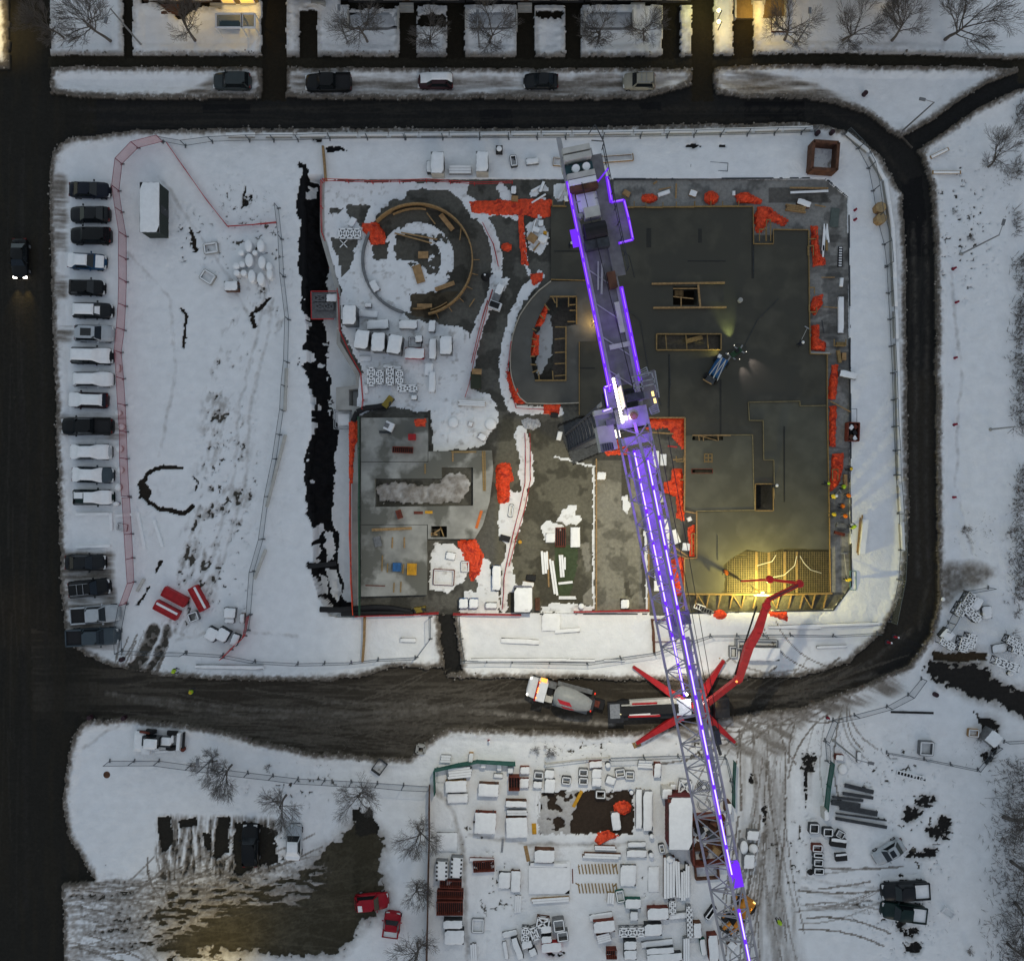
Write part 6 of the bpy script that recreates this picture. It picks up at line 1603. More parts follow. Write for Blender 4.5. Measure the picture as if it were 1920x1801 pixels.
# ================================================================ HOUSES ALONG THE TOP
BRICK = mat("brown_brick", (.11, .07, .045), .85, var=.3, scale=3)
SIDING = mat("dark_siding", (.035, .035, .036), .8, var=.2, scale=2)
STUCCO = mat("ochre_stucco", (.20, .14, .06), .85, var=.15)
SHINGLE = mat("roof_shingle", (.04, .04, .045), .9, var=.3)
PANE = mat("window_pane", (.05, .06, .07), .1, spec=.6)
PANELIT = mat("lit_window", (.9, .6, .2), .4, emit=(1.0, .62, .14), estr=.55)
def house(x0, x1, yf, label, m, depth=9, h=6.2, wins=(), doors=(), lit=(), name="house", cat="house"):
	"""front wall foot at photo row yf between columns x0 and x1"""
	a, c = P(x0, yf), P(x1, yf)
	w = c.x - a.x
	t = thing(name, label, cat, ((a.x + c.x) / 2, a.y, 0), 0, "houses along the north side")
	MB().box((0, depth / 2, h / 2), (w, depth, h)).build("wall", m, t)
	rf = MB(); o = .4
	rf._add([(-w / 2 - o, -o, h), (w / 2 + o, -o, h), (w / 2 + o, depth + o, h), (-w / 2 - o, depth + o, h), (-w / 2 + 1, depth / 2, h + 2.2), (w / 2 - 1, depth / 2, h + 2.2)], [(0, 1, 5, 4), (2, 3, 4, 5), (1, 2, 5), (3, 0, 4), (3, 2, 1, 0)])
	r = rf.build("roof", SHINGLE, t)
	MB().box((w * .2, depth / 2, h + 2.2), (.7, .7, 1.6)).build("chimney", BRICK, r)
	for i, (x, ww, z, hh) in enumerate(wins):
		px = P(x, yf).x - (a.x + c.x) / 2
		f = MB().box((px, -.03, z), (ww, .1, hh)).build("window", WHITEP, t)
		MB().box((px, -.09, z), (ww - .16, .03, hh - .16)).build("pane", PANELIT if i in lit else PANE, f)
		MB().box((px, -.14, z - hh / 2 - .03), (ww + .2, .24, .07)).build("sill", CONCL, f)
	for x, ww in doors:
		px = P(x, yf).x - (a.x + c.x) / 2
		d = MB().box((px, -.02, 1.05), (ww, .12, 2.1)).build("door", mat("brown_door", (.06, .04, .025), .6), t)
		MB().lathe((px + ww * .35, -.12, 1.0), [(.04, 0), (.05, .05), (.02, .08)], 6).build("handle", STEEL, d)
		for k in range(3):
			MB().box((px, -.4 - .3 * k, .45 - .15 * k), (ww + .6, .3, .15)).build("step", CONCL, t)
	return t
house(272, 416, 6, "brown house behind the spreading bare tree", BRICK, wins=((300, 1.6, 1.5, 1.2), (338, 1.4, 1.5, 1.2), (385, 2.0, 1.5, 1.2)), lit=(1,), doors=((410, 1.0),))
house(418, 488, 10, "ochre lit house entrance behind the glass shelter", STUCCO, wins=((432, 1.4, 1.2, 1.3), (468, 1.6, 1.2, 1.3)), lit=(0, 1))
for i, (x0, x1) in enumerate(((545, 652), (654, 872), (874, 1094), (1096, 1294))):
	house(x0, x1, 6 if i else 2, ("dark narrow house beside the gravel drive", "first dark row house with pale garage panels", "second dark row house with pale garage panels", "third dark row house with pale garage panels")[i], SIDING, depth=10, h=6.0, wins=[(x0 + (x1 - x0) * k, 2.2, 1.5, .9) for k in (.15, .4, .62, .86)][: 4 if i else 2], lit=(1,) if i == 0 else (), doors=((x0 + (x1 - x0) * .5, 1.0),))
house(1372, 1472, -2, "ochre house with glowing porch lights", STUCCO, wins=((1400, 1.8, 1.5, 1.2), (1440, 1.8, 1.5, 1.2)), lit=(0, 1), doors=((1420, 1.0),), depth=10)
house(1476, 1768, -2, "long brown brick house facing the wide snowy lawn", BRICK, wins=[(1505 + i * 48, 1.9, 1.4, 1.3) for i in range(6)], lit=(3,), depth=12)
house(-60, 14, -14, "house corner behind the lamp-lit snow west of the street", BRICK, wins=((-20, 1.5, 1.5, 1.2),), depth=8)
# porch platforms and planters
def porch(x0, y0, x1, y1, h, m, label, snowy=True):
	c = P((x0 + x1) / 2, (y0 + y1) / 2, h); w = (x1 - x0) / S; d = (y1 - y0) / S
	t = thing("porch_platform", label, "porch", (c.x, c.y, 0), 0, "porches in front of the row houses")
	MB().box((0, 0, h / 2), (w, d, h)).build("base", m, t)
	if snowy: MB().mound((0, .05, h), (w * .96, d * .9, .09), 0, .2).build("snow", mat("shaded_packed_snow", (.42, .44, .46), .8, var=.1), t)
	for s in (-1, 1):
		MB().box((s * (w / 2 + .1), 0, h / 2 + .2), (.14, d + .3, h + .4)).build("side_wall", PALE, t)
	return t
porch(655, 24, 745, 54, .5, GREY, "grey sloped porch of the first row house"); porch(875, 24, 967, 54, .5, GREY, "grey sloped porch of the second row house"); porch(1097, 24, 1184, 54, .5, GREY, "grey sloped porch of the third row house")
porch(1380, -10, 1470, 34, .3, STUCCO, "ochre porch lit by two lamps", False)
def box_thing(name, cat, label, x0, y0, x1, y1, h, m, snow_t=.1, group=None):
	c = P((x0 + x1) / 2, (y0 + y1) / 2, h); k = (H - h) / H / S
	t = thing(name, label, cat, (c.x, c.y, 0), 0, group)
	MB().box((0, 0, h / 2), ((x1 - x0) * k, (y1 - y0) * k, h)).build("body", m, t)
	if snow_t: MB().mound((0, 0, h), ((x1 - x0) * k, (y1 - y0) * k, snow_t)).build("snow", SNOW, t)
	return t
box_thing("planter", "planter", "brown timber planter in the brown house garden", 302, 8, 334, 26, .5, BROWN, 0); box_thing("planter", "planter", "timber planter beside the lit porch", 1448, 31, 1476, 58, .6, BROWN, .05)
t = thing("glass_shelter", "white framed glass entrance shelter in front of the ochre house", "shelter", P(444, 56, 0))
o0 = P(444, 56, 0)
for x0, x1 in ((405, 453), (454, 478)):
	c = [P(x0, 26, 2.3) - o0, P(x1, 26, 2.3) - o0, P(x1, 52, 2.3) - o0, P(x0, 52, 2.3) - o0]
	b = MB()
	for p, q in zip(c, c[1:] + c[:1]):
		b.bar(p, q, .16)
	fr = b.build("roof_frame", WHITEP, t)
	MB()._add([p - Vector((0, 0, .1)) for p in c], [(0, 1, 2, 3)]).build("pane", mat("teal_glass", (.03, .07, .08), .2, alpha=.8), fr)
	for p in c:
		MB().bar(Vector((p.x, p.y, 0)), p, .09).build("post", WHITEP, t)
MB().box((-.6, .3, .4), (2.2, .6, .8)).build("bench", BLACK, t)
for i, (x, y) in enumerate(((1347, 21), (1347, 42))):
	t = thing("wall_lamp", ("upper round wall lamp glowing beside the lit house drive", "lower round wall lamp glowing beside the lit house drive")[i], "lamp", P(x, y, 2.2))
	MB().lathe((0, 0, 0), [(.12, 0), (.2, .1), (.14, .28)], 10).build("globe", mat("warm_globe", (1, .9, .6), .4, emit=(1, .85, .45), estr=4), t)
	MB().bar((0, .0, .05), (.35, .0, .05), .06).build("bracket", DSTEEL, t)
	MB().bar((.35, 0, .1), (.35, 0, -2.2), .08).build("post", DSTEEL, t)
	lamp("porch_light", 'POINT', P(x, y, 2.7), 110, (1, .72, .22), size=.15)
lamp("house_glow", 'POINT', P(1320, -4, 2.5), 200, (.9, .85, .25), size=.2)
lamp("porch_light", 'POINT', P(1425, 12, 2.6), 330, (1, .66, .12), size=.2)
lamp("porch_light", 'POINT', P(448, 4, 2.4), 150, (1, .66, .15), size=.2)
lamp("porch_light", 'POINT', P(345, 12, 2.4), 70, (1, .66, .15), size=.2)
# lamp posts
def lamp_post(px, py, h, label, arm=(1, 0), name="lamp_post"):
	t = thing(name, label, "lamp post", P(px, py), 0, "street lamp posts")
	MB().lathe((0, 0, 0), [(.22, 0), (.2, .3), (.12, .4)], 8).build("base", CONCL, t)
	MB().tube((0, 0, .3), (0, 0, h), .11, .07, n=8).build("pole", STEEL, t)
	a = Vector((arm[0], arm[1], 0)) * 1.0
	MB().tube((0, 0, h), a + Vector((0, 0, h + .15)), .05, n=6).build("arm", STEEL, t)
	MB().box(a * 1.3 + Vector((0, 0, h + .15)), (.65, .3, .12), math.atan2(a.y, a.x)).build("lamp_head", GREY, t)
	return t
lamp_post(267, 87, 7.6, "tall lamp post beside the northwest drive", (-.3, -1)); lamp_post(1801, 477, 7.5, "tall lamp post in the northeast snow", (.3, 1)); lamp_post(408, 1413, 6.3, "tall lamp post on the southwest verge", (.1, 1)); lamp_post(1561, 1386, 7, "lamp post at the corner of the southeast fence", (1, -.2)); lamp_post(1689, 248, 7.5, "lamp post where the diagonal footpath meets the road", (-1, .2)); lamp_post(1488, 89, 5.0, "slim lamp post among the trees of the long lawn", (0, 1)); lamp_post(653, 84, 5, "slim lamp post on the first row house lawn", (0, 1)); lamp_post(899, 93, 5, "slim lamp post on the second row house lawn", (0, 1)); lamp_post(1855, 805, 5, "slim pole leaning into the eastern brush", (1, 0)); lamp_post(-30, 1140, 8, "street lamp over the west street", (1, 0)); lamp_post(400, 1815, 8, "yellow lit street lamp at the foot of the southwest lot", (0, 1))
lamp("street_lamp_source", 'SPOT', P(410, 1802, 0) + Vector((0, .5, 7.8)), 1500, (1.0, .74, .18), target=P(400, 1735, 0), size=.2, spot=math.radians(110), blend=.9)
lamp("street_lamp_source", 'SPOT', P(20, 1140, 0) + Vector((0, 0, 8)), 260, (1.0, .62, .2), target=P(30, 1150, 0), size=.2, spot=math.radians(70), blend=.9)
lamp("street_lamp_source", 'SPOT', P(-20, 60, 0) + Vector((0, 0, 8)), 2600, (1.0, .72, .22), target=P(5, 60, 0), size=.2, spot=math.radians(70), blend=.9)
lamp_post(-30, 60, 8, "street lamp beyond the northwest street corner", (1, 0))
# ================================================================ MATERIALS AND EQUIPMENT LYING AROUND
def place(cx, cy, w, h, rot, ht, z0=None):
	zb = gz(cx, cy) * .6 if z0 is None else z0
	k = (H - ht - zb) / H / S
	c = P(cx, cy, zb + ht)
	return (c.x, c.y, zb), w * k, h * k, -math.radians(rot)
def T(name, cat, label, cx, cy, w, h, rot, ht, z0=None, group=None):
	loc, lx, ly, rz = place(cx, cy, w, h, rot, ht, z0)
	return thing(name, label, cat, loc, rz, group), lx, ly
def crate(cx, cy, w, h, rot, ht, label, m=PALE, name="crate", cat="crate", sn=.10, z0=None, group=None, cover=1.0):
	t, lx, ly = T(name, cat, label, cx, cy, w, h, rot, ht, z0, group)
	MB().box((0, 0, ht / 2), (lx * .97, ly * .97, ht)).build("body", m, t)
	for s in (-1, 1):
		MB().box((s * lx * .3, 0, .06), (.12, ly * 1.0, .12)).build("skid", TIMBER, t)
	if sn: MB().mound((0, (1 - cover) * ly * .5, ht), (lx, ly * cover, sn), 0, .10, 8, .12).build("snow", SNOW, t, smooth=True)
	return t
def cabin(cx, cy, w, h, rot, ht, label, m=GREY, name="site_cabin", cat="cabin", z0=None, group=None):
	t, lx, ly = T(name, cat, label, cx, cy, w, h, rot, ht, z0, group)
	MB().box((0, 0, ht / 2), (lx * .97, ly * .97, ht)).build("wall", m, t)
	MB().box((0, 0, ht + .04), (lx, ly, .08)).build("roof", GREY, t)
	MB().mound((0, 0, ht + .08), (lx * 1.0, ly * 1.0, .12), 0, .12, 8, .08).build("snow", SNOW, t, smooth=True)
	d = MB().box((lx * .485, 0, ht * .46), (.05, min(.9, ly * .4), ht * .8)).build("door", DSTEEL, t)
	MB().box((lx * .485 + .04, .2, ht * .45), (.04, .05, .2)).build("handle", STEEL, d)
	n = max(3, int(ly / .5))
	for i in range(n):
		MB().box((-lx * .49, -ly * .45 + ly * .9 * i / (n - 1), ht / 2), (.05, .06, ht * .9)).build("rib", m, t)
	return t
def stack(cx, cy, w, h, rot, ht, label, m=TIMBER, n=4, name="panel_stack", cat="stack", sn=.10, z0=None, group=None):
	t, lx, ly = T(name, cat, label, cx, cy, w, h, rot, ht, z0, group)
	rnd = random.Random(int(cx * 3 + cy))
	for i in range(n):
		MB().box((rnd.uniform(-.04, .04), rnd.uniform(-.03, .03), ht * (i + .5) / n), (lx * .97, ly * .95, ht / n * .8), rnd.uniform(-.02, .02)).build("panel", m, t)
	for s in (-1, 1):
		MB().box((s * lx * .35, 0, ht / 2), (.07, ly * 1.0, ht * .98)).build("strap", DSTEEL, t)
	if sn: MB().mound((0, 0, ht), (lx, ly, sn), 0, .1, 8, .12).build("snow", SNOW, t, smooth=True)
	return t
def frame(cx, cy, w, h, rot, ht, label, m=GREY, name="steel_bracket", cat="frame", bw=.16, snowy=True, z0=None, group=None, floor=None):
	t, lx, ly = T(name, cat, label, cx, cy, w, h, rot, ht, z0, group)
	x, y = lx / 2 - bw / 2, ly / 2 - bw / 2
	for a, b in (((-x, -y), (x, -y)), ((x, -y), (x, y)), ((x, y), (-x, y)), ((-x, y), (-x, -y))):
		s = MB().bar((a[0], a[1], ht / 2), (b[0], b[1], ht / 2), bw, ht).build("side", m, t)
		if snowy: MB().bar((a[0] * .92, a[1] * .92, ht + .03), (b[0] * .92, b[1] * .92, ht + .03), bw * .7, .06).build("snow", SNOW, s)
	if floor is not None: MB().box((0, 0, .08), (lx * .9, ly * .9, .06)).build("floor", floor, t)
	return t
def rack(cx, cy, w, h, rot, ht, label, m=STEEL, n=None, name="shoring_tower", cat="frame", z0=None, group=None, snowy=True):
	"""bundle of X-braced shoring frames, snow lying on every bar"""
	t, lx, ly = T(name, cat, label, cx, cy, w, h, rot, ht, z0, group)
	along = lx >= ly; L_, W_ = (lx, ly) if along else (ly, lx)
	n = n or max(1, round(L_ / W_ * .8))
	f = (lambda a, b, c: (a, b, c)) if along else (lambda a, b, c: (b, a, c))
	for zz, nm in ((.1, "lower_frame"), (ht - .05, "upper_frame")):
		b = MB(); s = MB()
		seg = [((-L_ / 2, -W_ / 2), (L_ / 2, -W_ / 2)), ((-L_ / 2, W_ / 2), (L_ / 2, W_ / 2))]
		for i in range(n + 1):
			x = -L_ / 2 + L_ * i / n
			seg.append(((x, -W_ / 2), (x, W_ / 2)))
			if i < n:
				seg += [((x, -W_ / 2), (x + L_ / n, W_ / 2)), ((x, W_ / 2), (x + L_ / n, -W_ / 2))]
		for p, q in seg:
			b.bar(f(p[0], p[1], zz), f(q[0], q[1], zz), .09)
			s.bar(f(p[0], p[1], zz + .075), f(q[0], q[1], zz + .075), .15, .06)
		fr = b.build(nm, m, t)
		if snowy and nm == "upper_frame": s.build("snow", SNOW, fr)
	for sx in (-1, 1):
		for sy in (-1, 1):
			MB().bar(f(sx * L_ / 2, sy * W_ / 2, 0), f(sx * L_ / 2, sy * W_ / 2, ht), .1).build("post", m, t)
	return t
def grate(cx, cy, w, h, rot, ht, label, m=RUST, name="ribbed_rack", cat="rack", n=None, z0=None, group=None, sn=False):
	t, lx, ly = T(name, cat, label, cx, cy, w, h, rot, ht, z0, group)
	MB().box((0, 0, .06), (lx, ly, .1)).build("tray", BLACK, t)
	n = n or max(4, int(lx / .22))
	for y in (-1, 1):
		MB().box((0, y * ly * .48, ht / 2), (lx, .1, ht)).build("side", m, t)
	for i in range(n + 1):
		MB().box((-lx / 2 + lx * i / n, 0, ht - .06), (.07, ly, .1)).build("rib", m, t)
	return t
def barrel(cx, cy, d, ht, label, m=GREY, name="barrel", cat="barrel", long=None, rot=0, z0=None, group=None, sn=True):
	t, lx, ly = T(name, cat, label, cx, cy, d, long or d, rot, ht, z0, group)
	r = lx / 2; k = ly / lx
	MB().lathe((0, 0, 0), [(r * .93, 0), (r, ht * .1), (r * .96, ht * .5), (r, ht * .9), (r * .9, ht)], 14, 1, k).build("body", m, t, smooth=False)
	if sn: MB().lathe((0, 0, ht), [(r * 1.0, 0), (r * .95, .1), (r * .6, .17), (.02, .2)], 14, 1, k).build("snow", SNOW, t, smooth=True)
	return t
def bundle(cx, cy, w, h, rot, ht, label, m=STEEL, n=4, name="beam_bundle", cat="beams", z0=None, group=None, sn=True):
	t, lx, ly = T(name, cat, label, cx, cy, w, h, rot, ht, z0, group)
	along = lx >= ly; L_, W_ = (lx, ly) if along else (ly, lx)
	rnd = random.Random(int(cx + cy * 7))
	for i in range(n):
		o = -W_ / 2 + W_ * (i + .5) / n; e = rnd.uniform(.90, 1.0); sft = rnd.uniform(-.03, .03) * L_
		a, b = (sft - L_ / 2 * e, o), (sft + L_ / 2 * e, o)
		if not along: a, b = (a[1], a[0]), (b[1], b[0])
		q = MB().bar((a[0], a[1], ht / 2), (b[0], b[1], ht / 2), W_ / n * .8, ht).build("beam", m, t)
		if sn: MB().bar((a[0] * .98, a[1] if along else a[1] * .98, ht + .035), (b[0] * .98, b[1] if along else b[1] * .98, ht + .035), W_ / n * .86, .07).build("snow", SNOW, q)
	return t
def plank(x0, y0, x1, y1, wpx, label, m=TIMBER, z=.12, name="timber_plank", cat="plank", th=.08, group="loose timber planks on the site"):
	a, b = P(x0, y0, z), P(x1, y1, z); c = (a + b) / 2
	o = MB().bar(a - c, b - c, wpx / S, th).build(name, m)
	o.location = c
	return tag(o, label, cat, group)
WH = mat("white_crate_sheet", (.6, .61, .62), .6)
# ---- north strip
cabin(820, 305, 24, 40, 0, 1.8, "small snow roofed cabin on the north strip with a machine at its side", PALE)
crate(805, 312, 10, 22, 0, .9, "snowy machine leaning against the small north strip cabin", DSTEEL, "compressor", "machine")
bundle(862, 318, 44, 15, 0, .7, "snowy rack of pallets between the two north strip cabins", STEEL, 3, "pallet_rack", "rack")
cabin(904, 303, 23, 38, 0, 2.0, "snow roofed cabin right of the pallet rack on the north strip", PALE)
t = crate(936, 279, 13, 13, 0, .9, "dark square heater with a round snowy top on the north strip", BLACK, "heater", "heater", 0); MB().lathe((0, 0, .9), [(.32, 0), (.3, .08), (.1, .12)], 10).build("snow", SNOW, t)
frame(963, 301, 13, 22, -8, .6, "dark trolley with snow patches left of the crane tail", DSTEEL, "trolley", "trolley", .14, True, floor=GREY)
crate(998, 302, 24, 12, -5, .6, "snow blanketed bundle just left of the crane tail", GREY, "covered_bundle", "bundle")
frame(1330, 311, 70, 16, 4, .12, "thin outline of buried boards in the north strip snow", WIRE, "buried_board", "board", .05, False)
frame(1158, 296, 60, 13, -4, .4, "timber trestle frame showing right of the crane tail", TIMBER, "trestle", "trestle", .07); frame(1050, 303, 26, 16, 5, .4, "timber trestle frame showing left of the crane tail", TIMBER, "trestle", "trestle", .06)
frame(1548, 291, 52, 57, 4, 1.7, "rusty brown open skip at the northeast corner", BROWN, "open_skip", "skip", .32, False, floor=SNOWD)
for x, y, a, lab in ((1652, 388, 10, "tan octagonal crate, the upper of two by the northeast fence"), (1653, 409, 20, "tan octagonal crate, the lower of two by the northeast fence")):
	t, lx, ly = T("octagonal_crate", "crate", lab, x, y, 21, 21, a, 1.0); MB().lathe((0, 0, 0), [(.62, 0), (.62, 1.0)], 8).build("wall", TIMBER, t); MB().lathe((0, 0, 1.0), [(.60, 0), (.5, .05)], 8).build("lid", mat("tan_board", (.36, .25, .12), .8), t)
# ---- west snow field
cabin(281, 389, 37, 94, 0, 2.6, "long site container with white roof and dark green sides in the west field", mat("dark_green_wall", (.018, .026, .022), .7), "site_container", "container")
for i, (x, y, d, l) in enumerate(((466, 461, 14, 24), (489, 461, 14, 24), (467, 488, 15, 26), (491, 492, 14, 25), (505, 500, 12, 18), (443, 499, 13, 13), (454, 496, 12, 12), (452, 474, 12, 12), (444, 512, 12, 12), (457, 512, 12, 12), (472, 518, 14, 25), (489, 523, 14, 25), (506, 514, 12, 20), (478, 474, 10, 10))):
	barrel(x, y, d, 1.0, "white snow capped tank in the cluster on the west field" if l > 14 else "small round snow capped barrel in the cluster on the west field", WHITEP, "storage_tank" if l > 14 else "barrel", "tank" if l > 14 else "barrel", l, group="snow capped tank cluster" if l > 14 else "small round barrels in the tank cluster")
frame(395, 465, 28, 21, -8, .4, "grey square frame with snow lying left of the tank cluster", CONCL, "concrete_ring", "frame", .2); frame(389, 519, 28, 22, 32, .4, "tilted grey square frame below the other one in the west field", CONCL, "concrete_ring", "frame", .2)
cabin(433, 536, 25, 18, -2, 1.1, "tiny snow roofed hut with rusty base below the tank cluster", BROWN, "small_hut", "hut")
for x, y, a, lab in ((326, 1119, 28, "red steel trough, the upper of a parallel pair in the west field"), (311, 1144, 28, "red steel trough with snow stripe, the lower of a parallel pair"), (371, 1122, 62, "red steel trough lying crosswise beside the parallel pair")):
	t, lx, ly = T("steel_trough", "trough", lab, x, y, 48, 18, a, .8, None, "red steel troughs"); MB().box((0, 0, .7), (lx * .96, ly * .9, .1)).build("lid", REDP, t)
	for s in (-1, 1):
		MB().box((0, s * ly * .47, .42), (lx, .12, .8)).build("side", REDP, t); MB().box((s * lx * .49, 0, .42), (.12, ly * .85, .78)).build("end", REDP, t)
	if x != 326: MB().mound((0, ly * .2, .76), (lx * .95, ly * .26, .06)).build("snow", SNOW, t)
frame(362, 1156, 20, 18, -20, .6, "small grey box frame below the red troughs", GREY, bw=.14, floor=CONCL)
crate(430, 1149, 22, 20, 5, .8, "snowy flat machine left of the inner fence", GREY, "covered_machine", "machine"); crate(430, 1163, 18, 10, 0, .6, "snowy bundle just below the flat machine", GREY, "covered_bundle", "bundle"); crate(454, 1159, 9, 18, 0, .7, "narrow snowy crate beside the inner fence", BROWN)
crate(396, 1189, 22, 24, 28, 1.0, "tilted snow topped crate, left of a touching pair", DSTEEL); crate(417, 1190, 22, 24, 30, 1.0, "tilted snow topped crate, right of a touching pair", DSTEEL); crate(440, 1199, 14, 22, 22, .8, "snow topped crate against the red netted fence", DSTEEL)
for x0, y0, x1, y1, lab in ((143, 964, 205, 963, "long snowy beam lying across the empty parking space"), (208, 961, 209, 994, "upright snowy beam at the head of the empty parking space"), (218, 967, 247, 964, "short snowy beam next to the parking row fence"), (143, 1025, 207, 1023, "snowy beam above the dark sedan's space"), (258, 960, 272, 1030, "long thin snowy beam right of the parking row fence"), (289, 975, 305, 1025, "long thin snowy beam in the west field beside the ring trench"), (270, 1085, 257, 1108, "short tan plank in the west field by the fence"), (535, 815, 500, 950, "long pale pole lying along the inner fence"), (537, 690, 534, 770, "pale pole leaning on the inner fence above the long one"), (498, 1030, 477, 1085, "dark pole lying at the lower end of the inner fence")):
	plank(x0, y0, x1, y1, 5, lab, SNOW if 'snowy' in lab else PALE, .4, "snowy_beam" if 'snowy' in lab else "timber_pole", "beam", .3, "beams lying in the west field")
frame(229, 988, 20, 13, 10, .3, "small dark angular frame right of the empty parking space", DSTEEL, bw=.08)
for x, y, a, b2 in ((222, 774, 12, 10), (228, 800, 12, 11), (224, 841, 12, 13), (226, 881, 11, 12), (222, 913, 12, 14), (218, 944, 12, 8), (222, 690, 6, 15)):
	barrel(x, y, a, .5, "small snow covered parking stone at the head of the snowy row", CONCL, "parking_stone", "stone", b2, group="snow covered parking stones")
# ---- trench stairs
t = thing("scaffold_stair", "red railed scaffold platform standing in the black trench", "scaffold", P(602, 572, -.6)); o0 = P(602, 572, -.6)
MB().prism([tuple((P(x, y, -.6) - o0)[:2]) for x, y in ((583, 548), (632, 548), (632, 596), (584, 597))], -.1, 0).build("deck", GREY, t)
for a, b in (((583, 546), (632, 546)), ((583, 546), (584, 598)), ((584, 598), (626, 598))):
	for zz in (.5, 1.0): MB().bar(P(*a, zz - .6) - o0, P(*b, zz - .6) - o0, .09).build("rail", REDN, t)
for x, y in ((584, 548), (632, 548), (584, 597), (632, 597)): MB().bar(P(x, y, -3.4) - o0, P(x, y, .4) - o0, .1).build("post", STEEL, t)
rack(599, 558, 20, 11, 0, .6, "grey shoring frame on the trench platform, the upper one", GREY, 1, z0=-.6, snowy=False); rack(608, 574, 32, 11, 0, .6, "grey shoring frame on the trench platform, the longer lower one", GREY, 2, z0=-.6, snowy=False); crate(622, 558, 20, 15, 0, .6, "snowy flat box on the trench platform", GREY, z0=-.6)
t = thing("scaffold_stair", "small grey scaffold landing at the corner of the weathered deck", "scaffold", P(640, 788, -1)); o0 = P(640, 788, -1)
for i, e in enumerate((0, 3)):
	c = [(626 + e, 768 + e), (656, 768 + e), (656, 804 - e), (626 + e, 804 - e)]
	for a, b in zip(c, c[1:] + c[:1]): MB().bar(P(*a, -1 + .4 * i) - o0, P(*b, -1 + .4 * i) - o0, .09).build("rail", STEEL, t)
MB().prism([tuple((P(x, y, -1) - o0)[:2]) for x, y in ((634, 776), (655, 776), (655, 797), (634, 797))], -.1, .1).build("deck", SNOW, t)
for x, y in ((627, 769), (627, 803)): MB().bar(P(x, y, -3.4) - o0, P(x, y, -.5) - o0, .1).build("post", STEEL, t)
for pts, lab in (([(662, 790), (670, 772), (685, 765), (705, 763), (720, 760)], "black heating hose from the trench to the yellow heater"), ([(600, 1142), (640, 1143), (700, 1138), (730, 1139), (770, 1146)], "black heating hose along the south side of the weathered deck"), ([(640, 1150), (700, 1149), (775, 1149)], "second black heating hose below the weathered deck")):
	o0 = P(*pts[0], .3); o = MB().path([P(x, y, .45) - o0 for x, y in pts], .32, 8).build("heating_hose", BLACK); o.location = o0; tag(o, lab, "hose", "black heating hoses")
MB_Y = mat("yellow_black_casing", (.22, .16, .02), .6, color2=(.02, .02, .02), thr=.5)
crate(727, 753, 12, 24, 38, .9, "yellow and black heater at the end of the bent hose", MB_Y, "space_heater", "heater", 0); crate(787, 1143, 22, 10, -8, .9, "yellow and black heater south of the weathered deck", MB_Y, "space_heater", "heater", 0)
for pts, lab in (([(606, 275), (609, 310), (611, 338)], "brown timber divider at the north end of the trench"), ([(684, 1156), (683, 1200), (680, 1240)], "brown timber divider across the south snow bank"), ([(1222, 1160), (1225, 1185), (1226, 1222)], "rusty steel divider beside the jib on the south bank")):
	o0 = P(*pts[0], .4); b = MB()
	for a, c in zip(pts, pts[1:]): b.bar(P(*a, .4) - o0, P(*c, .4) - o0, .22, .7)
	o = b.build("divider_wall", BROWN if 'rusty' in lab else TIMBER); o.location = o0; tag(o, lab, "divider")
plank(577, 1062, 630, 1056, 8, "broad black beam bridging the lower trench", BLACK, .3, "trench_beam", "beam", .3)
# ---- northwest part of the platform
rack(656, 438, 40, 17, 0, .5, "white steel grating rack at the northwest corner of the platform", STEEL, 3, "grating_rack", "rack")
crate(660, 416, 12, 18, 28, .3, "small tilted white board above the grating rack", WH, "white_sheet", "board", .05)
t = thing("folding_trestle", "white crossed trestle below the grating rack", "trestle", P(645, 458))
for a in (.8, -.8): MB().bar((-.6 * math.cos(a), -.6 * math.sin(a), .25), (.6 * math.cos(a), .6 * math.sin(a), .25), .09).build("leg", SNOW, t)
for x0, y0, x1, y1, w, lab, m in ((826, 402, 849, 431, 9, "broad tan board leaning inside the round formwork", PLY), (740, 437, 810, 456, 2.5, "lower of two thin timbers crossing the round pit", TIMBER), (752, 436, 820, 449, 2.5, "upper of two thin timbers crossing the round pit", TIMBER), (784, 478, 803, 478, 13, "square tan board inside the round pit", PLY), (780, 497, 790, 530, 16, "large tan plywood sheet standing in the round pit", PLY), (816, 543, 852, 530, 8, "tan boards at the lower edge of the round pit", PLY), (782, 573, 810, 573, 7, "short tan board in the brown bottom of the round pit", PLY), (800, 399, 816, 420, 2, "slim timber inside the upper round formwork", TIMBER), (865, 425, 862, 450, 2, "slim timber against the east of the round formwork", TIMBER), (890, 560, 880, 575, 2, "slim pale timber southeast of the round formwork", TIMBER), (1000, 470, 1012, 455, 3, "short timber by the debris pile", TIMBER)):
	plank(x0, y0, x1, y1, w, lab, m, .25)
crate(702, 536, 14, 22, -30, .5, "slanted snowy crate on the arc of the round formwork", GREY); crate(690, 572, 13, 8, 0, .6, "small snowy machine left of the cabins", GREY, "covered_machine", "machine"); cabin(655, 590, 25, 36, 0, 2.2, "snow roofed hut against the red guard rail", GREY)
crate(689, 588, 38, 14, 6, .3, "very flat snowy slab stack above the long crate", WH, "covered_slab", "slabs"); crate(708, 608, 41, 18, -2, .8, "long snowy crate right of the guard rail hut", GREY); crate(765, 608, 34, 17, 0, .7, "long snowy crate below the round formwork", GREY)
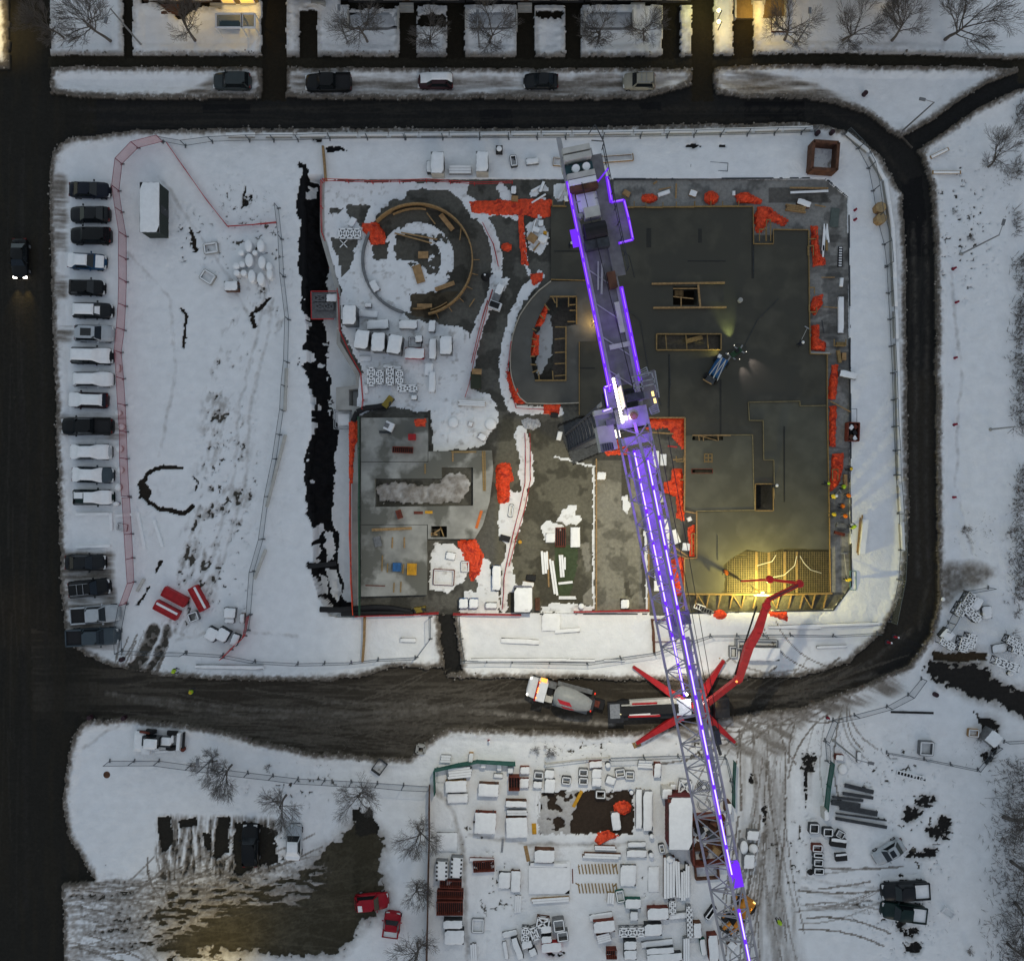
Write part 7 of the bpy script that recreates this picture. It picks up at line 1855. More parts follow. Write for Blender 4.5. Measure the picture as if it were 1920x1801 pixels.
cabin(678, 636, 26, 35, 8, 1.9, "snow roofed cabin, first of three in a row", GREY, group="row of three cabins"); cabin(709, 641, 25, 35, 2, 1.9, "snow roofed cabin, middle of three in a row", GREY, group="row of three cabins"); cabin(740, 645, 26, 35, 8, 1.9, "snow roofed cabin, last of three in a row", GREY, group="row of three cabins")
crate(785, 635, 14, 13, 0, .9, "snowy generator with pipes right of the three cabins", DSTEEL, "generator", "generator"); frame(778, 641, 24, 20, 0, .4, "dark pipe frame round the snowy generator", DSTEEL, bw=.07); crate(777, 662, 37, 20, 2, .8, "snowy crate with a red side below the generator", REDP); crate(685, 672, 22, 11, 0, .15, "faint snow covered slab above the white shoring frames", WH, "covered_slab", "slabs")
for x, y, w, h, lab in ((696, 706, 12, 33, "white X braced shoring frame, first of four upright ones"), (712, 707, 12, 24, "white X braced shoring frame, second of four upright ones"), (731, 705, 12, 33, "white X braced shoring frame, third of four upright ones"), (749, 707, 12, 25, "white X braced shoring frame, last of four upright ones"), (764, 728, 35, 11, "white X braced shoring frame lying across below the four")):
	rack(x, y, w, h, 0, .9, lab, STEEL, 2, group="white shoring frames on the platform")
crate(735, 688, 34, 8, 8, .5, "snowy pipes lying above the four shoring frames", STEEL, "pipe_bundle", "pipes"); crate(804, 692, 17, 24, 0, .5, "snowy flat box right of the shoring frames", WH); crate(686, 729, 8, 17, -5, .4, "narrow snowy board by the guard rail", WH, "white_sheet", "board"); crate(776, 745, 11, 9, 0, .8, "small snowy bin above the weathered deck", DSTEEL, "bin", "bin")
crate(810, 611, 13, 22, 4, .8, "upright snowy box at the edge of the bare floor", GREY); crate(811, 654, 14, 38, 0, .7, "long upright snowy box beside the last cabin", GREY); cabin(836, 647, 23, 34, 0, 1.5, "snow roofed cabin standing apart right of the row of three", GREY); crate(810, 716, 13, 38, 0, .7, "long upright snowy box with a dark hole near the weathered deck", WH)
crate(928, 572, 24, 15, 20, .8, "black topped box trailer beside the lower snowy walkway", WHITEP, "box_trailer", "trailer", 0); t = crate(927, 571, 19, 11, 20, .9, "black cover on the box trailer by the walkway", BLACK, "black_canopy", "cover", 0)
crate(934, 548, 14, 34, 22, .7, "snow dusted conveyor machine above the box trailer", GREY, "conveyor", "machine", .05, cover=.6)
crate(892, 712, 20, 32, 0, 1.0, "dark green bin with a tan lid east of the snowy walkway", mat("olive_bin", (.03, .035, .02), .7), "waste_bin", "bin", 0); plank(885, 696, 903, 697, 10, "tan lid board on the dark green bin", PLY, 1.15)
bundle(884, 756, 52, 10, 3, .4, "snowy tan lumber pile at the foot of the walkway", TIMBER, 3, "lumber_pile", "lumber"); crate(904, 819, 15, 13, 32, .6, "white tilted box on the dirty snow heap", BROWN); barrel(920, 795, 22, .3, "round snowy mound at the edge of the dirty heap", CONCL, "covered_slab", "slabs"); crate(882, 795, 9, 9, 10, .4, "tiny reddish box on the dirty snow heap", RUST); barrel(850, 792, 20, .2, "round snow covered lid on the dirty heap", CONCL, "manhole_cover", "cover")
tarp([(978, 790), (990, 784), (1008, 788), (1014, 797), (1000, 806), (986, 804)], "grey tarpaulin lump above the long snowy walkway", .6, mat("grey_tarpaulin", (.42, .43, .45), .6, var=.3), .1, group="other tarpaulins")
crate(1040, 778, 14, 9, 5, .7, "small black box by the foot of the curved deck", BLACK, "black_box", "box", 0); crate(1049, 817, 9, 17, 12, .6, "small white box left of the crane pit", WH); crate(1128, 892, 17, 15, 2, .8, "white snowy table on the tan concrete strip", TIMBER, "work_table", "table")
for i, (x, y, w, h, a, m) in enumerate(((1010, 372, 3, 32, 58, SNOW), (1005, 430, 14, 10, 20, SNOW), (998, 445, 17, 15, 35, PLY), (1014, 418, 10, 12, 0, GREY), (1022, 436, 7, 6, 10, YELLOW), (1018, 447, 16, 14, 30, SNOW), (1012, 406, 8, 7, 0, WH), (1000, 428, 3, 34, 15, GREY), (1055, 355, 5, 40, 28, WH), (1062, 372, 10, 12, 0, BROWN), (965, 372, 13, 11, 5, PLY), (963, 356, 10, 15, 0, DSTEEL), (1008, 352, 28, 4, -28, SNOW), (1016, 350, 6, 22, 20, DSTEEL))):
	crate(x, y, w, h, a, .25 + .1 * (i % 3), ("thin snowy beam in the debris west of the fresh deck", "snowy box in the debris pile", "tan plywood square in the debris pile", "grey tool box in the debris pile", "tiny yellow box in the debris pile", "snow heaped pallet in the debris pile", "small white box at the top of the debris pile", "grey pole in the debris pile", "white panel leaning beside the crane tail", "rusty scrap beside the crane tail", "brown hatch board near the long orange tarpaulin", "dark open crate above the brown hatch board", "snowy plank near the north edge", "dark steel frame near the north edge")[i], m, "debris_piece", "debris", .05 if i % 2 else 0, group="debris west of the fresh deck")
# ---- weathered deck
D = .92
crate(729, 799, 17, 17, 25, .8, "white machine with a grey grille on the weathered deck", WHITEP, "white_machine", "machine", 0, D); crate(725, 797, 9, 9, 25, .85, "grey grille panel of the white machine", GREY, "grille_unit", "grille", 0, D); bundle(722, 810, 24, 5, 3, .3, "row of dark bottles below the white machine", DSTEEL, 2, "bottle_row", "bottles", D, None, False)
crate(772, 819, 14, 12, 0, .7, "small red machine on the weathered deck", REDP, "red_machine", "machine", 0, D); grate(755, 843, 38, 11, 2, .4, "rusty ribbed rack on the weathered deck", RUST, z0=D)
for x0, y0, x1, y1, w, lab, m in ((697, 993, 772, 990, 5, "long tan board near the middle of the weathered deck", TIMBER), (736, 1007, 735, 1027, 2.5, "short upright plank, left of two on the weathered deck", TIMBER), (758, 1007, 758, 1027, 2.5, "short upright plank, right of two on the weathered deck", TIMBER), (717, 1041, 716, 1070, 2, "thin plank left of the blue box", TIMBERY), (727, 1056, 726, 1073, 2, "short thin plank left of the blue box", TIMBERY), (757, 1057, 755, 1075, 2.5, "thin plank between the blue box and the yellow pallet", TIMBERY), (685, 1097, 722, 1098, 1.5, "slim reddish bar near the lower edge of the weathered deck", RUST), (739, 1092, 738, 1110, 2, "short plank, left of two at the lower edge", TIMBERY), (752, 1090, 751, 1110, 2, "short plank, right of two at the lower edge", TIMBERY), (776, 961, 793, 961, 5, "small orange plank bundle on the weathered deck", RUST), (797, 960, 811, 960, 5, "small yellow plank bundle on the weathered deck", YELLOW), (905, 845, 907, 920, 3, "long timber along the curved side of the weathered deck, left one", TIMBERY), (909, 845, 910, 920, 2, "long timber along the curved side of the weathered deck, right one", TIMBERY), (846, 847, 893, 847, 3, "tan timber on the upper edge of the weathered deck", TIMBERY), (849, 849, 849, 865, 2.5, "short timber hanging from the upper edge timber", TIMBER), (797, 869, 797, 888, 2, "single short upright timber near the snow pool", TIMBERY), (903, 957, 893, 990, 5, "orange level board by the curved side of the weathered deck", mat("orange_yellow_paint", (.55, .13, .02), .6)), (808, 1003, 828, 990, 2.5, "timber crossing the small square pit", TIMBER), (808, 1000, 820, 1002, 3, "short timber at the lip of the small square pit", TIMBER), (826, 988, 832, 1005, 2, "timber standing in the small square pit", TIMBERY)):
	plank(x0, y0, x1, y1, w, lab, m, D + .06)
crate(748, 964, 10, 17, -18, .5, "rusty box on the weathered deck below the snow pool", RUST, sn=0, z0=D); crate(708, 1015, 13, 20, -12, .3, "grey pallet of tools on the weathered deck", GREY, "tool_pallet", "pallet", 0, D); crate(744, 1063, 16, 16, 2, .5, "blue box on the weathered deck", BLUE, "blue_box", "box", 0, D)
t, lx, ly = T("yellow_pallet", "pallet", "yellow slatted pallet on the weathered deck", 772, 1067, 18, 22, 2, .3, D)
for i in range(7): MB().box((-lx / 2 + lx * (i + .5) / 7, 0, .2), (lx / 9, ly, .08)).build("slat", YELLOW, t)
for y in (-.4, .4): MB().box((0, y * ly, .1), (lx, .12, .12)).build("bearer", YELLOW, t)
barrel(1389, 562, 9, .5, "small pale drum on the open fresh slab", CONCL, sn=False, z0=.3)
# ---- middle floor
frame(832, 1082, 40, 30, 3, .35, "red edged square frame in the snow below the weathered deck", RUST, bw=.1); frame(872, 1062, 16, 21, 0, .35, "small grey frame beside the red edged square frame", GREY, bw=.12); crate(845, 1042, 18, 14, 10, .5, "snow dusted rubble under the curved orange tarpaulin", GREY, "rubble_pile", "rubble", .06)
crate(931, 1083, 17, 46, 0, 1.0, "tall white cabinet with a blue edge left of the snowy walkway", BLUE, "cabinet", "cabinet"); crate(869, 1131, 17, 18, 0, .9, "snow topped blue box, left of a pair at the south edge", BLUE); crate(888, 1131, 17, 18, 0, .9, "snow topped blue box, right of a pair at the south edge", BLUE); crate(921, 1135, 22, 11, 0, .7, "low snowy box right of the blue pair", GREY)
t = cabin(981, 1124, 34, 46, 0, 2.4, "tall white cabin at the foot of the snowy walkway", mat("lavender_wall", (.3, .3, .36), .7));
for i in range(8): MB().box((.35, -1.1 + i * .3, 2.56), (.35, .05, .05)).build("roof_rung", PALE, t)
crate(1008, 1133, 9, 23, 0, .8, "slim brown box right of the tall white cabin", BROWN, sn=0); crate(996, 1083, 18, 10, 4, .8, "black generator north of the tall white cabin", BLACK, "generator", "generator", 0); crate(990, 1095, 22, 10, 10, .4, "tan debris below the black generator", PLY, "debris_piece", "debris", .06)
grate(1051, 1007, 18, 36, 0, .6, "red brown steel cage on the middle floor", RUST, "steel_cage", "cage", 5); crate(1032, 1008, 18, 18, 0, .6, "white square crate left of the red brown cage", WH); stack(1079, 1007, 18, 38, 0, .7, "white board stack right of the red brown cage", WH); frame(958, 957, 9, 25, 8, .35, "dark rectangular frame lying on the snowy walkway", DSTEEL, bw=.14); crate(947, 1009, 20, 11, 15, .5, "dark open box left of the snowy walkway", BLACK, sn=0); barrel(975, 1016, 7, .4, "small yellow drum beside the snowy walkway", YELLOW, sn=False)
for x, y, w, h, a, lab in ((1020, 1055, 10, 44, -4, "snowy beam bundle, leftmost on the olive floor"), (1026, 1050, 4, 36, -2, "slim snowy beam beside the leftmost bundle"), (1038, 1082, 9, 72, -8, "longest snowy beam bundle on the olive floor"), (1053, 1060, 9, 44, -4, "snowy beam bundle right of the longest one"), (1061, 1092, 30, 5, -6, "snowy beam lying crosswise on the olive floor"), (1063, 1120, 34, 6, 0, "snow flecked timber at the south of the olive floor"), (1059, 1056, 4, 26, 0, "slim snowy beam, rightmost on the olive floor")):
	bundle(x, y, w, h, a, .3, lab, TIMBER, 1 if min(w, h) < 6 else 2)
plank(1027, 1035, 1029, 1100, 3, "long tan timber between the snowy beams", TIMBER, .2)
barrel(1090, 1136, 11, .8, "white snow capped barrel at the south edge", DSTEEL); crate(1172, 1132, 16, 17, 2, .8, "dark box with a snowy top on the tan concrete strip", BLACK)
# ---- bay east of the jib
for x, y, w, h, a, lab in ((1230, 862, 12, 35, 0, "white upright panel in the bay east of the jib"), (1244, 862, 11, 22, 0, "white framed panel beside the upright one"), (1250, 1000, 11, 58, 0, "long white panel lower in the bay east of the jib"), (1266, 1006, 13, 27, -22, "tilted white panel beside the long one"), (1234, 1062, 13, 50, 0, "long white panel glimpsed through the jib lattice"), (1232, 1098, 12, 20, 0, "short white panel glimpsed through the jib lattice"), (1293, 973, 8, 8, -25, "small white scrap in the timber niche"), (1287, 1025, 14, 14, 5, "crumpled white sheet in the timber niche")):
	stack(x, y, w, h, a, .25, lab, WH, 2, "sheet_stack", "panel", .04)
crate(1241, 933, 13, 17, -12, .9, "cream box on the bay floor beside the jib", PALE, sn=0)
for x0, y0, x1, y1, lab in ((1214, 810, 1262, 813, "timber crossing the corner bay below the tarpaulin"), (1222, 830, 1219, 870, "dark leaning timber in the corner bay"), (1262, 862, 1280, 860, "short timber at the bay edge"), (1256, 1020, 1290, 1043, "timber slanting across the lower bay"), (1258, 1035, 1285, 1045, "second timber slanting across the lower bay"), (1270, 838, 1252, 836, "red bar in the corner bay")):
	plank(x0, y0, x1, y1, 2.5, lab, REDN if 'red' in lab else TIMBER, .2)
# ---- north and east bands of the platform
for x0, y0, x1, y1, w, lab, m in ((1481, 352, 1553, 353, 3, "tan beam in the northeast corner of the platform", TIMBER), (1482, 361, 1553, 358, 4, "white beam in the northeast corner of the platform", SNOW), (1235, 356, 1258, 351, 2, "slim timber on the north band", TIMBER), (1268, 344, 1267, 372, 3, "upright timber on the north band", TIMBER), (1548, 388, 1528, 384, 2, "thin timber by the northeast wood pile", TIMBER), (1547, 420, 1543, 470, 5, "white beam, left leg of a leaning pair", SNOW), (1549, 420, 1553, 455, 5, "white beam, right leg of a leaning pair", SNOW), (1544, 460, 1543, 482, 3, "lower white beam under the leaning pair", SNOW), (1550, 450, 1550, 470, 4, "yellow timber beside the leaning white beams", TIMBERY), (1540, 520, 1565, 520, 1.5, "thin timber on the east band above the white slab", TIMBER), (1543, 575, 1570, 577, 1.5, "thin timber on the east band beside the long white sheet", TIMBER), (1541, 600, 1545, 625, 1.5, "slanted thin bar on the east band", DSTEEL), (1520, 661, 1556, 662, 3, "white timber at the step of the east deck edge", PALE), (1557, 752, 1595, 772, 2, "timber poking over the east platform edge", TIMBER), (1225, 345, 1232, 340, 3, "splintered timber at the north platform edge", TIMBER)):
	plank(x0, y0, x1, y1, w, lab, m, .25)
bundle(1492, 390, 38, 12, 8, .4, "tan wood pile with snow at the northeast corner", TIMBER, 4, "wood_pile", "lumber", None, None, False); crate(1508, 380, 26, 12, 20, .4, "snowy tangle behind the northeast wood pile", BROWN, "debris_piece", "debris"); frame(1565, 408, 16, 36, 6, .1, "grey glass panel in a frame near the northeast corner", mat("grey_green_glass", (.08, .1, .09), .3), "framed_glass", "panel", .12, False, floor=MATS["grey_green_glass"])
t, lx, ly = T("striped_sign", "board", "black board with white stripes on the east band", 1576, 481, 9, 38, 2, .15); MB().box((0, 0, .05), (lx, ly, .1)).build("board", BLACK, t)
for i in range(8): MB().box((0, -ly * .44 + ly * .88 * i / 7, .12), (lx * .6, .14, .03)).build("stripe", WHITEP, t)
crate(1578, 529, 7, 17, 5, .2, "small white slab at the east platform edge", WH, "white_slab", "slab"); crate(1577, 590, 11, 68, 0, .2, "long white sheet along the east platform edge", WH, "white_slab", "slab"); crate(1245, 362, 24, 8, -18, .2, "tilted white sheet on the north band", WH, "white_slab", "slab"); crate(1376, 362, 6, 9, 0, .2, "tiny white box on the north band", WH); crate(1175, 362, 14, 10, 30, .3, "tan boards beside the crane tail platform", PLY, "debris_piece", "debris", 0); crate(1300, 362, 14, 12, 20, .3, "scrap timber heap on the north band", PLY, "debris_piece", "debris", .03)
for i, (x, y, w, h, a, m) in enumerate(((1574, 668, 6, 24, -8, TIMBERY), (1583, 668, 8, 14, 0, PLY), (1586, 900, 6, 22, 0, PLY), (1577, 645, 16, 8, 0, TIMBERY), (1578, 985, 18, 9, 5, GREY), (1575, 1000, 20, 6, 15, RUST))):
	crate(x, y, w, h, a, .35, ("yellow plank bundle below the deck step", "tan board beside the yellow plank bundle", "tan board beside the crew", "yellow timber box at the deck step", "grey ribbed board below the crew", "rusty bar heap below the crew")[i], m, "timber_box", "timber", 0)
crate(1591, 702, 32, 13, 13, .6, "grey plank bridging the east platform edge", GREY, "bridge_plank", "plank", .02); t = frame(1601, 809, 23, 36, 2, .9, "rusty skip full of scrap on the east snow", RUST, "open_skip", "skip", .12, False, floor=BLACK)
for dx, dy, m in ((-.2, .5, SNOW), (.2, -.1, BLACK), (-.2, -.6, BROWN), (.25, .6, RUST), (.2, -.7, SNOW)): MB().box((dx, dy, .6), (.4, .5, .3), dx * 3).build("scrap", m, t)
bundle(1620, 1005, 12, 68, 6, .7, "long white crate casting a shadow on the lamp-lit east snow", WH, 1, "long_crate", "crate"); plank(1617, 965, 1609, 1040, 2.5, "tan timber leaning along the long white crate, outer one", TIMBER, .5); plank(1613, 970, 1607, 1036, 2, "tan timber leaning along the long white crate, inner one", TIMBER, .4); frame(1600, 1088, 12, 36, 0, .2, "teal framed glass panel at the southeast platform corner", mat("teal_panel", (.1, .2, .22), .4), "framed_glass", "panel", .06, False)
frame(1600, 783, 14, 34, 0, .1, "thin wire frame on the snow above the rusty skip", WIRE, "wire_cage", "frame", .05, False)
# ---- south snow bank
for x, y, w, h, a, lab in ((975, 1202, 72, 10, 3, "long buried board on the south snow bank"), (1064, 1182, 48, 8, -4, "shorter buried board on the south snow bank"), (765, 1200, 30, 8, 2, "faint buried board west of the gateway"), (1033, 1166, 35, 34, 0, "square snowy sheet hanging over the south edge"), (1088, 1238, 56, 5, 1, "narrow snowy beam at the road edge, second of three"), (1152, 1238, 40, 5, 0, "narrow snowy beam at the road edge, third of three"), (975, 1237, 190, 6, 0, "very long snowy beam at the road edge"), (1555, 1172, 190, 6, -2, "very long snowy beam below the timber wall"), (1560, 1212, 58, 5, -2, "short snowy beam near the bend of the south road"), (1490, 1176, 100, 5, 1, "snowy beam below the lit timber wall"), (430, 1250, 130, 7, 1, "long snowy beam at the south road beside the flagger")):
	crate(x, y, w, h, a, .35, lab, GREY, "snowy_beam", "beam", .08)
t = crate(1428, 1226, 70, 25, 1, 1.6, "snow covered trailer with a rack beside the red boom", GREY, "covered_trailer", "trailer", .2); frame(1420, 1208, 80, 18, 1, .9, "pipe rack behind the snow covered trailer", STEEL, bw=.07); frame(1375, 1222, 14, 22, 0, .7, "small open frame left of the snow covered trailer", GREY, bw=.08)
frame(1246, 1182, 45, 42, 0, .5, "rusty rectangular frame seen through the jib on the south bank", RUST, bw=.12)
for x, y, lab in ((1312, 1138, "white slatted pallet under the timber wall"), (1325, 1145, "grey slatted pallet under the timber wall")): grate(x, y, 20, 9, 20, .2, lab, SNOW if 'white' in lab else GREY, "pallet", "pallet", 4)
# ---- snow topped barriers lining the streets
def barriers(path, label, group, gap=2):
	pts = [P(x, y, 0) for x, y in path]
	src = None
	for a, b in zip(pts, pts[1:]):
		n = max(1, round((b - a).length / 3.4))
		for i in range(n):
			c = a.lerp(b, (i + .5) / n); rz = math.atan2(b.y - a.y, b.x - a.x)
			if src is None:
				src = thing("road_barrier", label, "barrier", c, rz, group)
				MB().box((0, 0, .4), (3.3, .5, .8), 0, .8).build("body", CONCL, src); MB().mound((0, 0, .8), (3.3, .44, .14), 0, .1).build("snow", SNOW, src)
			else: copy_tree(src, None, c, rz)
barriers([(420, 258), (560, 258), (900, 256), (1300, 251), (1520, 245)], "snow topped concrete barrier in the long row along the north street", "barriers along the north street")
barriers([(1582, 255), (1625, 290), (1655, 345), (1668, 430), (1672, 520), (1678, 700), (1682, 900), (1688, 1040)], "snow topped concrete barrier in the row along the east road", "barriers along the east road")
# ---- southwest verge
t = thing("backhoe_loader", "snow covered red backhoe tractor on the southwest verge", "tractor", P(305, 1384), math.radians(-4))
MB().box((-.2, 0, .9), (3.2, 1.1, .8)).build("chassis", DSTEEL, t); MB().box((-.4, .1, 1.7), (1.5, 1.2, 1.4), 0, .9).build("cab", GLASS, t); MB().mound((-.4, .1, 2.4), (1.5, 1.1, .14)).build("snow", SNOW, t)
MB().box((-2.3, -.2, .5), (1.0, 2.3, .8), 0, .9).build("bucket", GREY, t); MB().mound((-2.2, -.2, .9), (1.3, 2.3, .2)).build("bucket_snow", SNOW, t)
MB().bar((-2.2, .95, 1.0), (-1.0, .9, 1.2), .2, .25).build("lift_arm", RUST, t); MB().bar((-2.0, -.95, 1.0), (.2, -.85, 1.2), .2, .25).build("lift_arm", SNOW, t)
MB().box((1.0, .2, 1.2), (1.2, .9, .6)).build("engine_hood", GREY, t); MB().mound((1.0, .2, 1.5), (1.2, .9, .14)).build("hood_snow", SNOW, t); MB().box((2.2, .1, .9), (.35, 1.9, .5)).build("stabiliser", SNOW, t)
MB().bar((1.7, .1, 1.4), (1.7, .9, 1.6), .2).build("dipper_arm", WHITEP, t); MB().lathe((2.6, -.85, .3), [(.26, 0), (.28, .4), (.15, .5)], 10).build("hydraulic_drum", RUST, t); MB().box((2.65, .2, .7), (.2, 1.8, .3)).build("rear_frame", BLACK, t)
for x, y in ((-1.1, -.85), (-1.1, .95), (1.3, -.75), (1.3, .95)): MB().tube((x, y - .18, .6), (x, y + .18, .6), .6, n=12).build("wheel", BLACK, t)
MB().bar((-.4, -1.3, .8), (1.8, -1.0, .8), .25, .2).build("side_boom", SNOW, t); MB().box((-1.4, -1.2, .8), (.9, .7, .5)).build("counter_box", SNOW, t)
barrel(200, 1452, 13, .12, "round dark manhole cover on the southwest snow", BROWN, "manhole_cover", "cover", sn=False); frame(711, 1438, 20, 27, 36, .6, "tilted dark skip with snow inside near the fence corner", DSTEEL, "open_skip", "skip", .09, False, floor=SNOWD)
frame(789, 1405, 19, 18, 8, .5, "pale concrete well ring with a dark hole at the road edge", CONCL, "well_ring", "well", .3, False, floor=BLACK)
fence([(208, 1424), (300, 1424), (420, 1440), (560, 1457), (660, 1462), (806, 1472)], "long grey wire fence sloping along the southwest verge", h=1.8)
fence([(806, 1470), (806, 1560), (804, 1660), (802, 1760), (801, 1830)], "brown board fence between the southwest lot and the yard", h=1.3, net=mat("brown_boards", (.05, .03, .022), .8), m=BROWN, r=.06, name="board_fence", foot=False, z0=.1)
for x, y, lab in ((226, 1237, "dark dome bollard at the southwest road corner"), (230, 1347, "dark dome bollard above the tractor"), (1757, 1303, "dark dome bollard in the eastern snow"), (1624, 163 + 10, "dark dome bollard by the north road bend"), (166, 1346, "dark dome bollard at the verge corner"), (1535, 247, "small red bollard at the northeast fence end"), (1562, 246, "small dark bollard beyond the northeast fence end")):
	barrel(x, y, 9, .7, lab, mat("dark_plastic", (.03, .012, .018), .6), "bollard", "bollard", sn=False, group="dark bollards")
# hydrant markers east of the road
for i, (x, y) in enumerate(((1790, 568), (1787, 672), (1787, 796), (1785, 932), (1785, 505), (1600, 396), (1600, 414), (1663, 1203), (1676, 1193), (916, 1386), (1550, 1344))):
	t = thing("marker_post", ("red marker post east of the road, second from the north", "red marker post east of the road, third from the north", "red marker post east of the road, fourth from the north", "red marker post east of the road, southernmost", "red marker post east of the road, northernmost", "magenta marker post in the east snow, upper of two", "magenta marker post in the east snow, lower of two", "red warning post at the southeast bend, left of two", "red warning post at the southeast bend, right of two", "dark red hydrant on the bank north of the yard", "red and white post at the southeast fence corner")[i], "marker", P(x, y), 0, "red marker posts")
	MB().lathe((0, 0, 0), [(.3, 0), (.28, .12), (.2, .2)], 8).build("foot", DSTEEL, t); MB().tube((0, 0, .1), (.1, .05, .95), .16, .10, n=8).build("post", mat("crimson_paint", (.22, .008, .03), .6), t); MB().tube((.09, .04, .8), (.12, .06, .96), .11, n=8).build("reflector_band", WHITEP, t)
for x, y, w, a, lab in ((1762, 287, 38, -26, "slanted snowy bench in the northeast snow"), (1775, 323, 54, 0, "level snowy bench in the northeast snow")):
	t, lx, ly = T("park_bench", "bench", lab, x, y, w, 5, a, .45); MB().box((0, 0, .42), (lx, ly + .1, .07)).build("seat", TIMBER, t); MB().mound((0, 0, .46), (lx * .9, ly, .08)).build("snow", SNOW, t)
	for s in (-1, 1): MB().box((s * lx * .42, 0, .2), (.12, ly, .4)).build("leg", DSTEEL, t)
# ================================================================ STORAGE YARD SOUTH OF THE ROAD
WB = mat("grey_sheet_side", (.20, .21, .22), .7)
bundle(836, 1422, 20, 14, 2, .5, "snowy slatted pallet on the green net at the yard corner", GREY, 3, "pallet", "pallet"); crate(883, 1420, 8, 17, 4, .7, "narrow tan chute over the green net", PLY, "chute", "chute", .03)
bundle(862, 1448, 46, 20, -6, .9, "snowy bundle of thick pipes strapped together", STEEL, 4, "pipe_bundle", "pipes"); crate(828, 1452, 19, 30, 0, .15, "flat snowy sheet behind the green net corner", GREENT, "covered_slab", "slabs")
fence([(817, 1483), (816, 1438), (860, 1428), (895, 1422), (965, 1426)], "dark green netting round the northwest corner of the yard", h=1.3, net=mat("green_net_sheet", (.012, .085, .065), .9, alpha=.9), m=GREENT, r=.05, name="yard_net", cat="net", foot=False)
fence([(1022, 1427), (1100, 1418), (1142, 1415)], "snow topped rail along the north side of the yard", h=.7, net=None, m=PALE, r=.08, name="yard_rail", cat="railing", foot=False); fence([(1142, 1418), (1270, 1414), (1358, 1416), (1368, 1460), (1372, 1480)], "thin wire fence along the north side of the yard under the jib", h=1.2)
fence([(1374, 1424), (1372, 1462), (1371, 1505)], "upright dark green netting beside the jib in the yard", h=1.2, net=MATS["green_net_sheet"], m=GREENT, r=.06, name="yard_net", cat="net", foot=False)
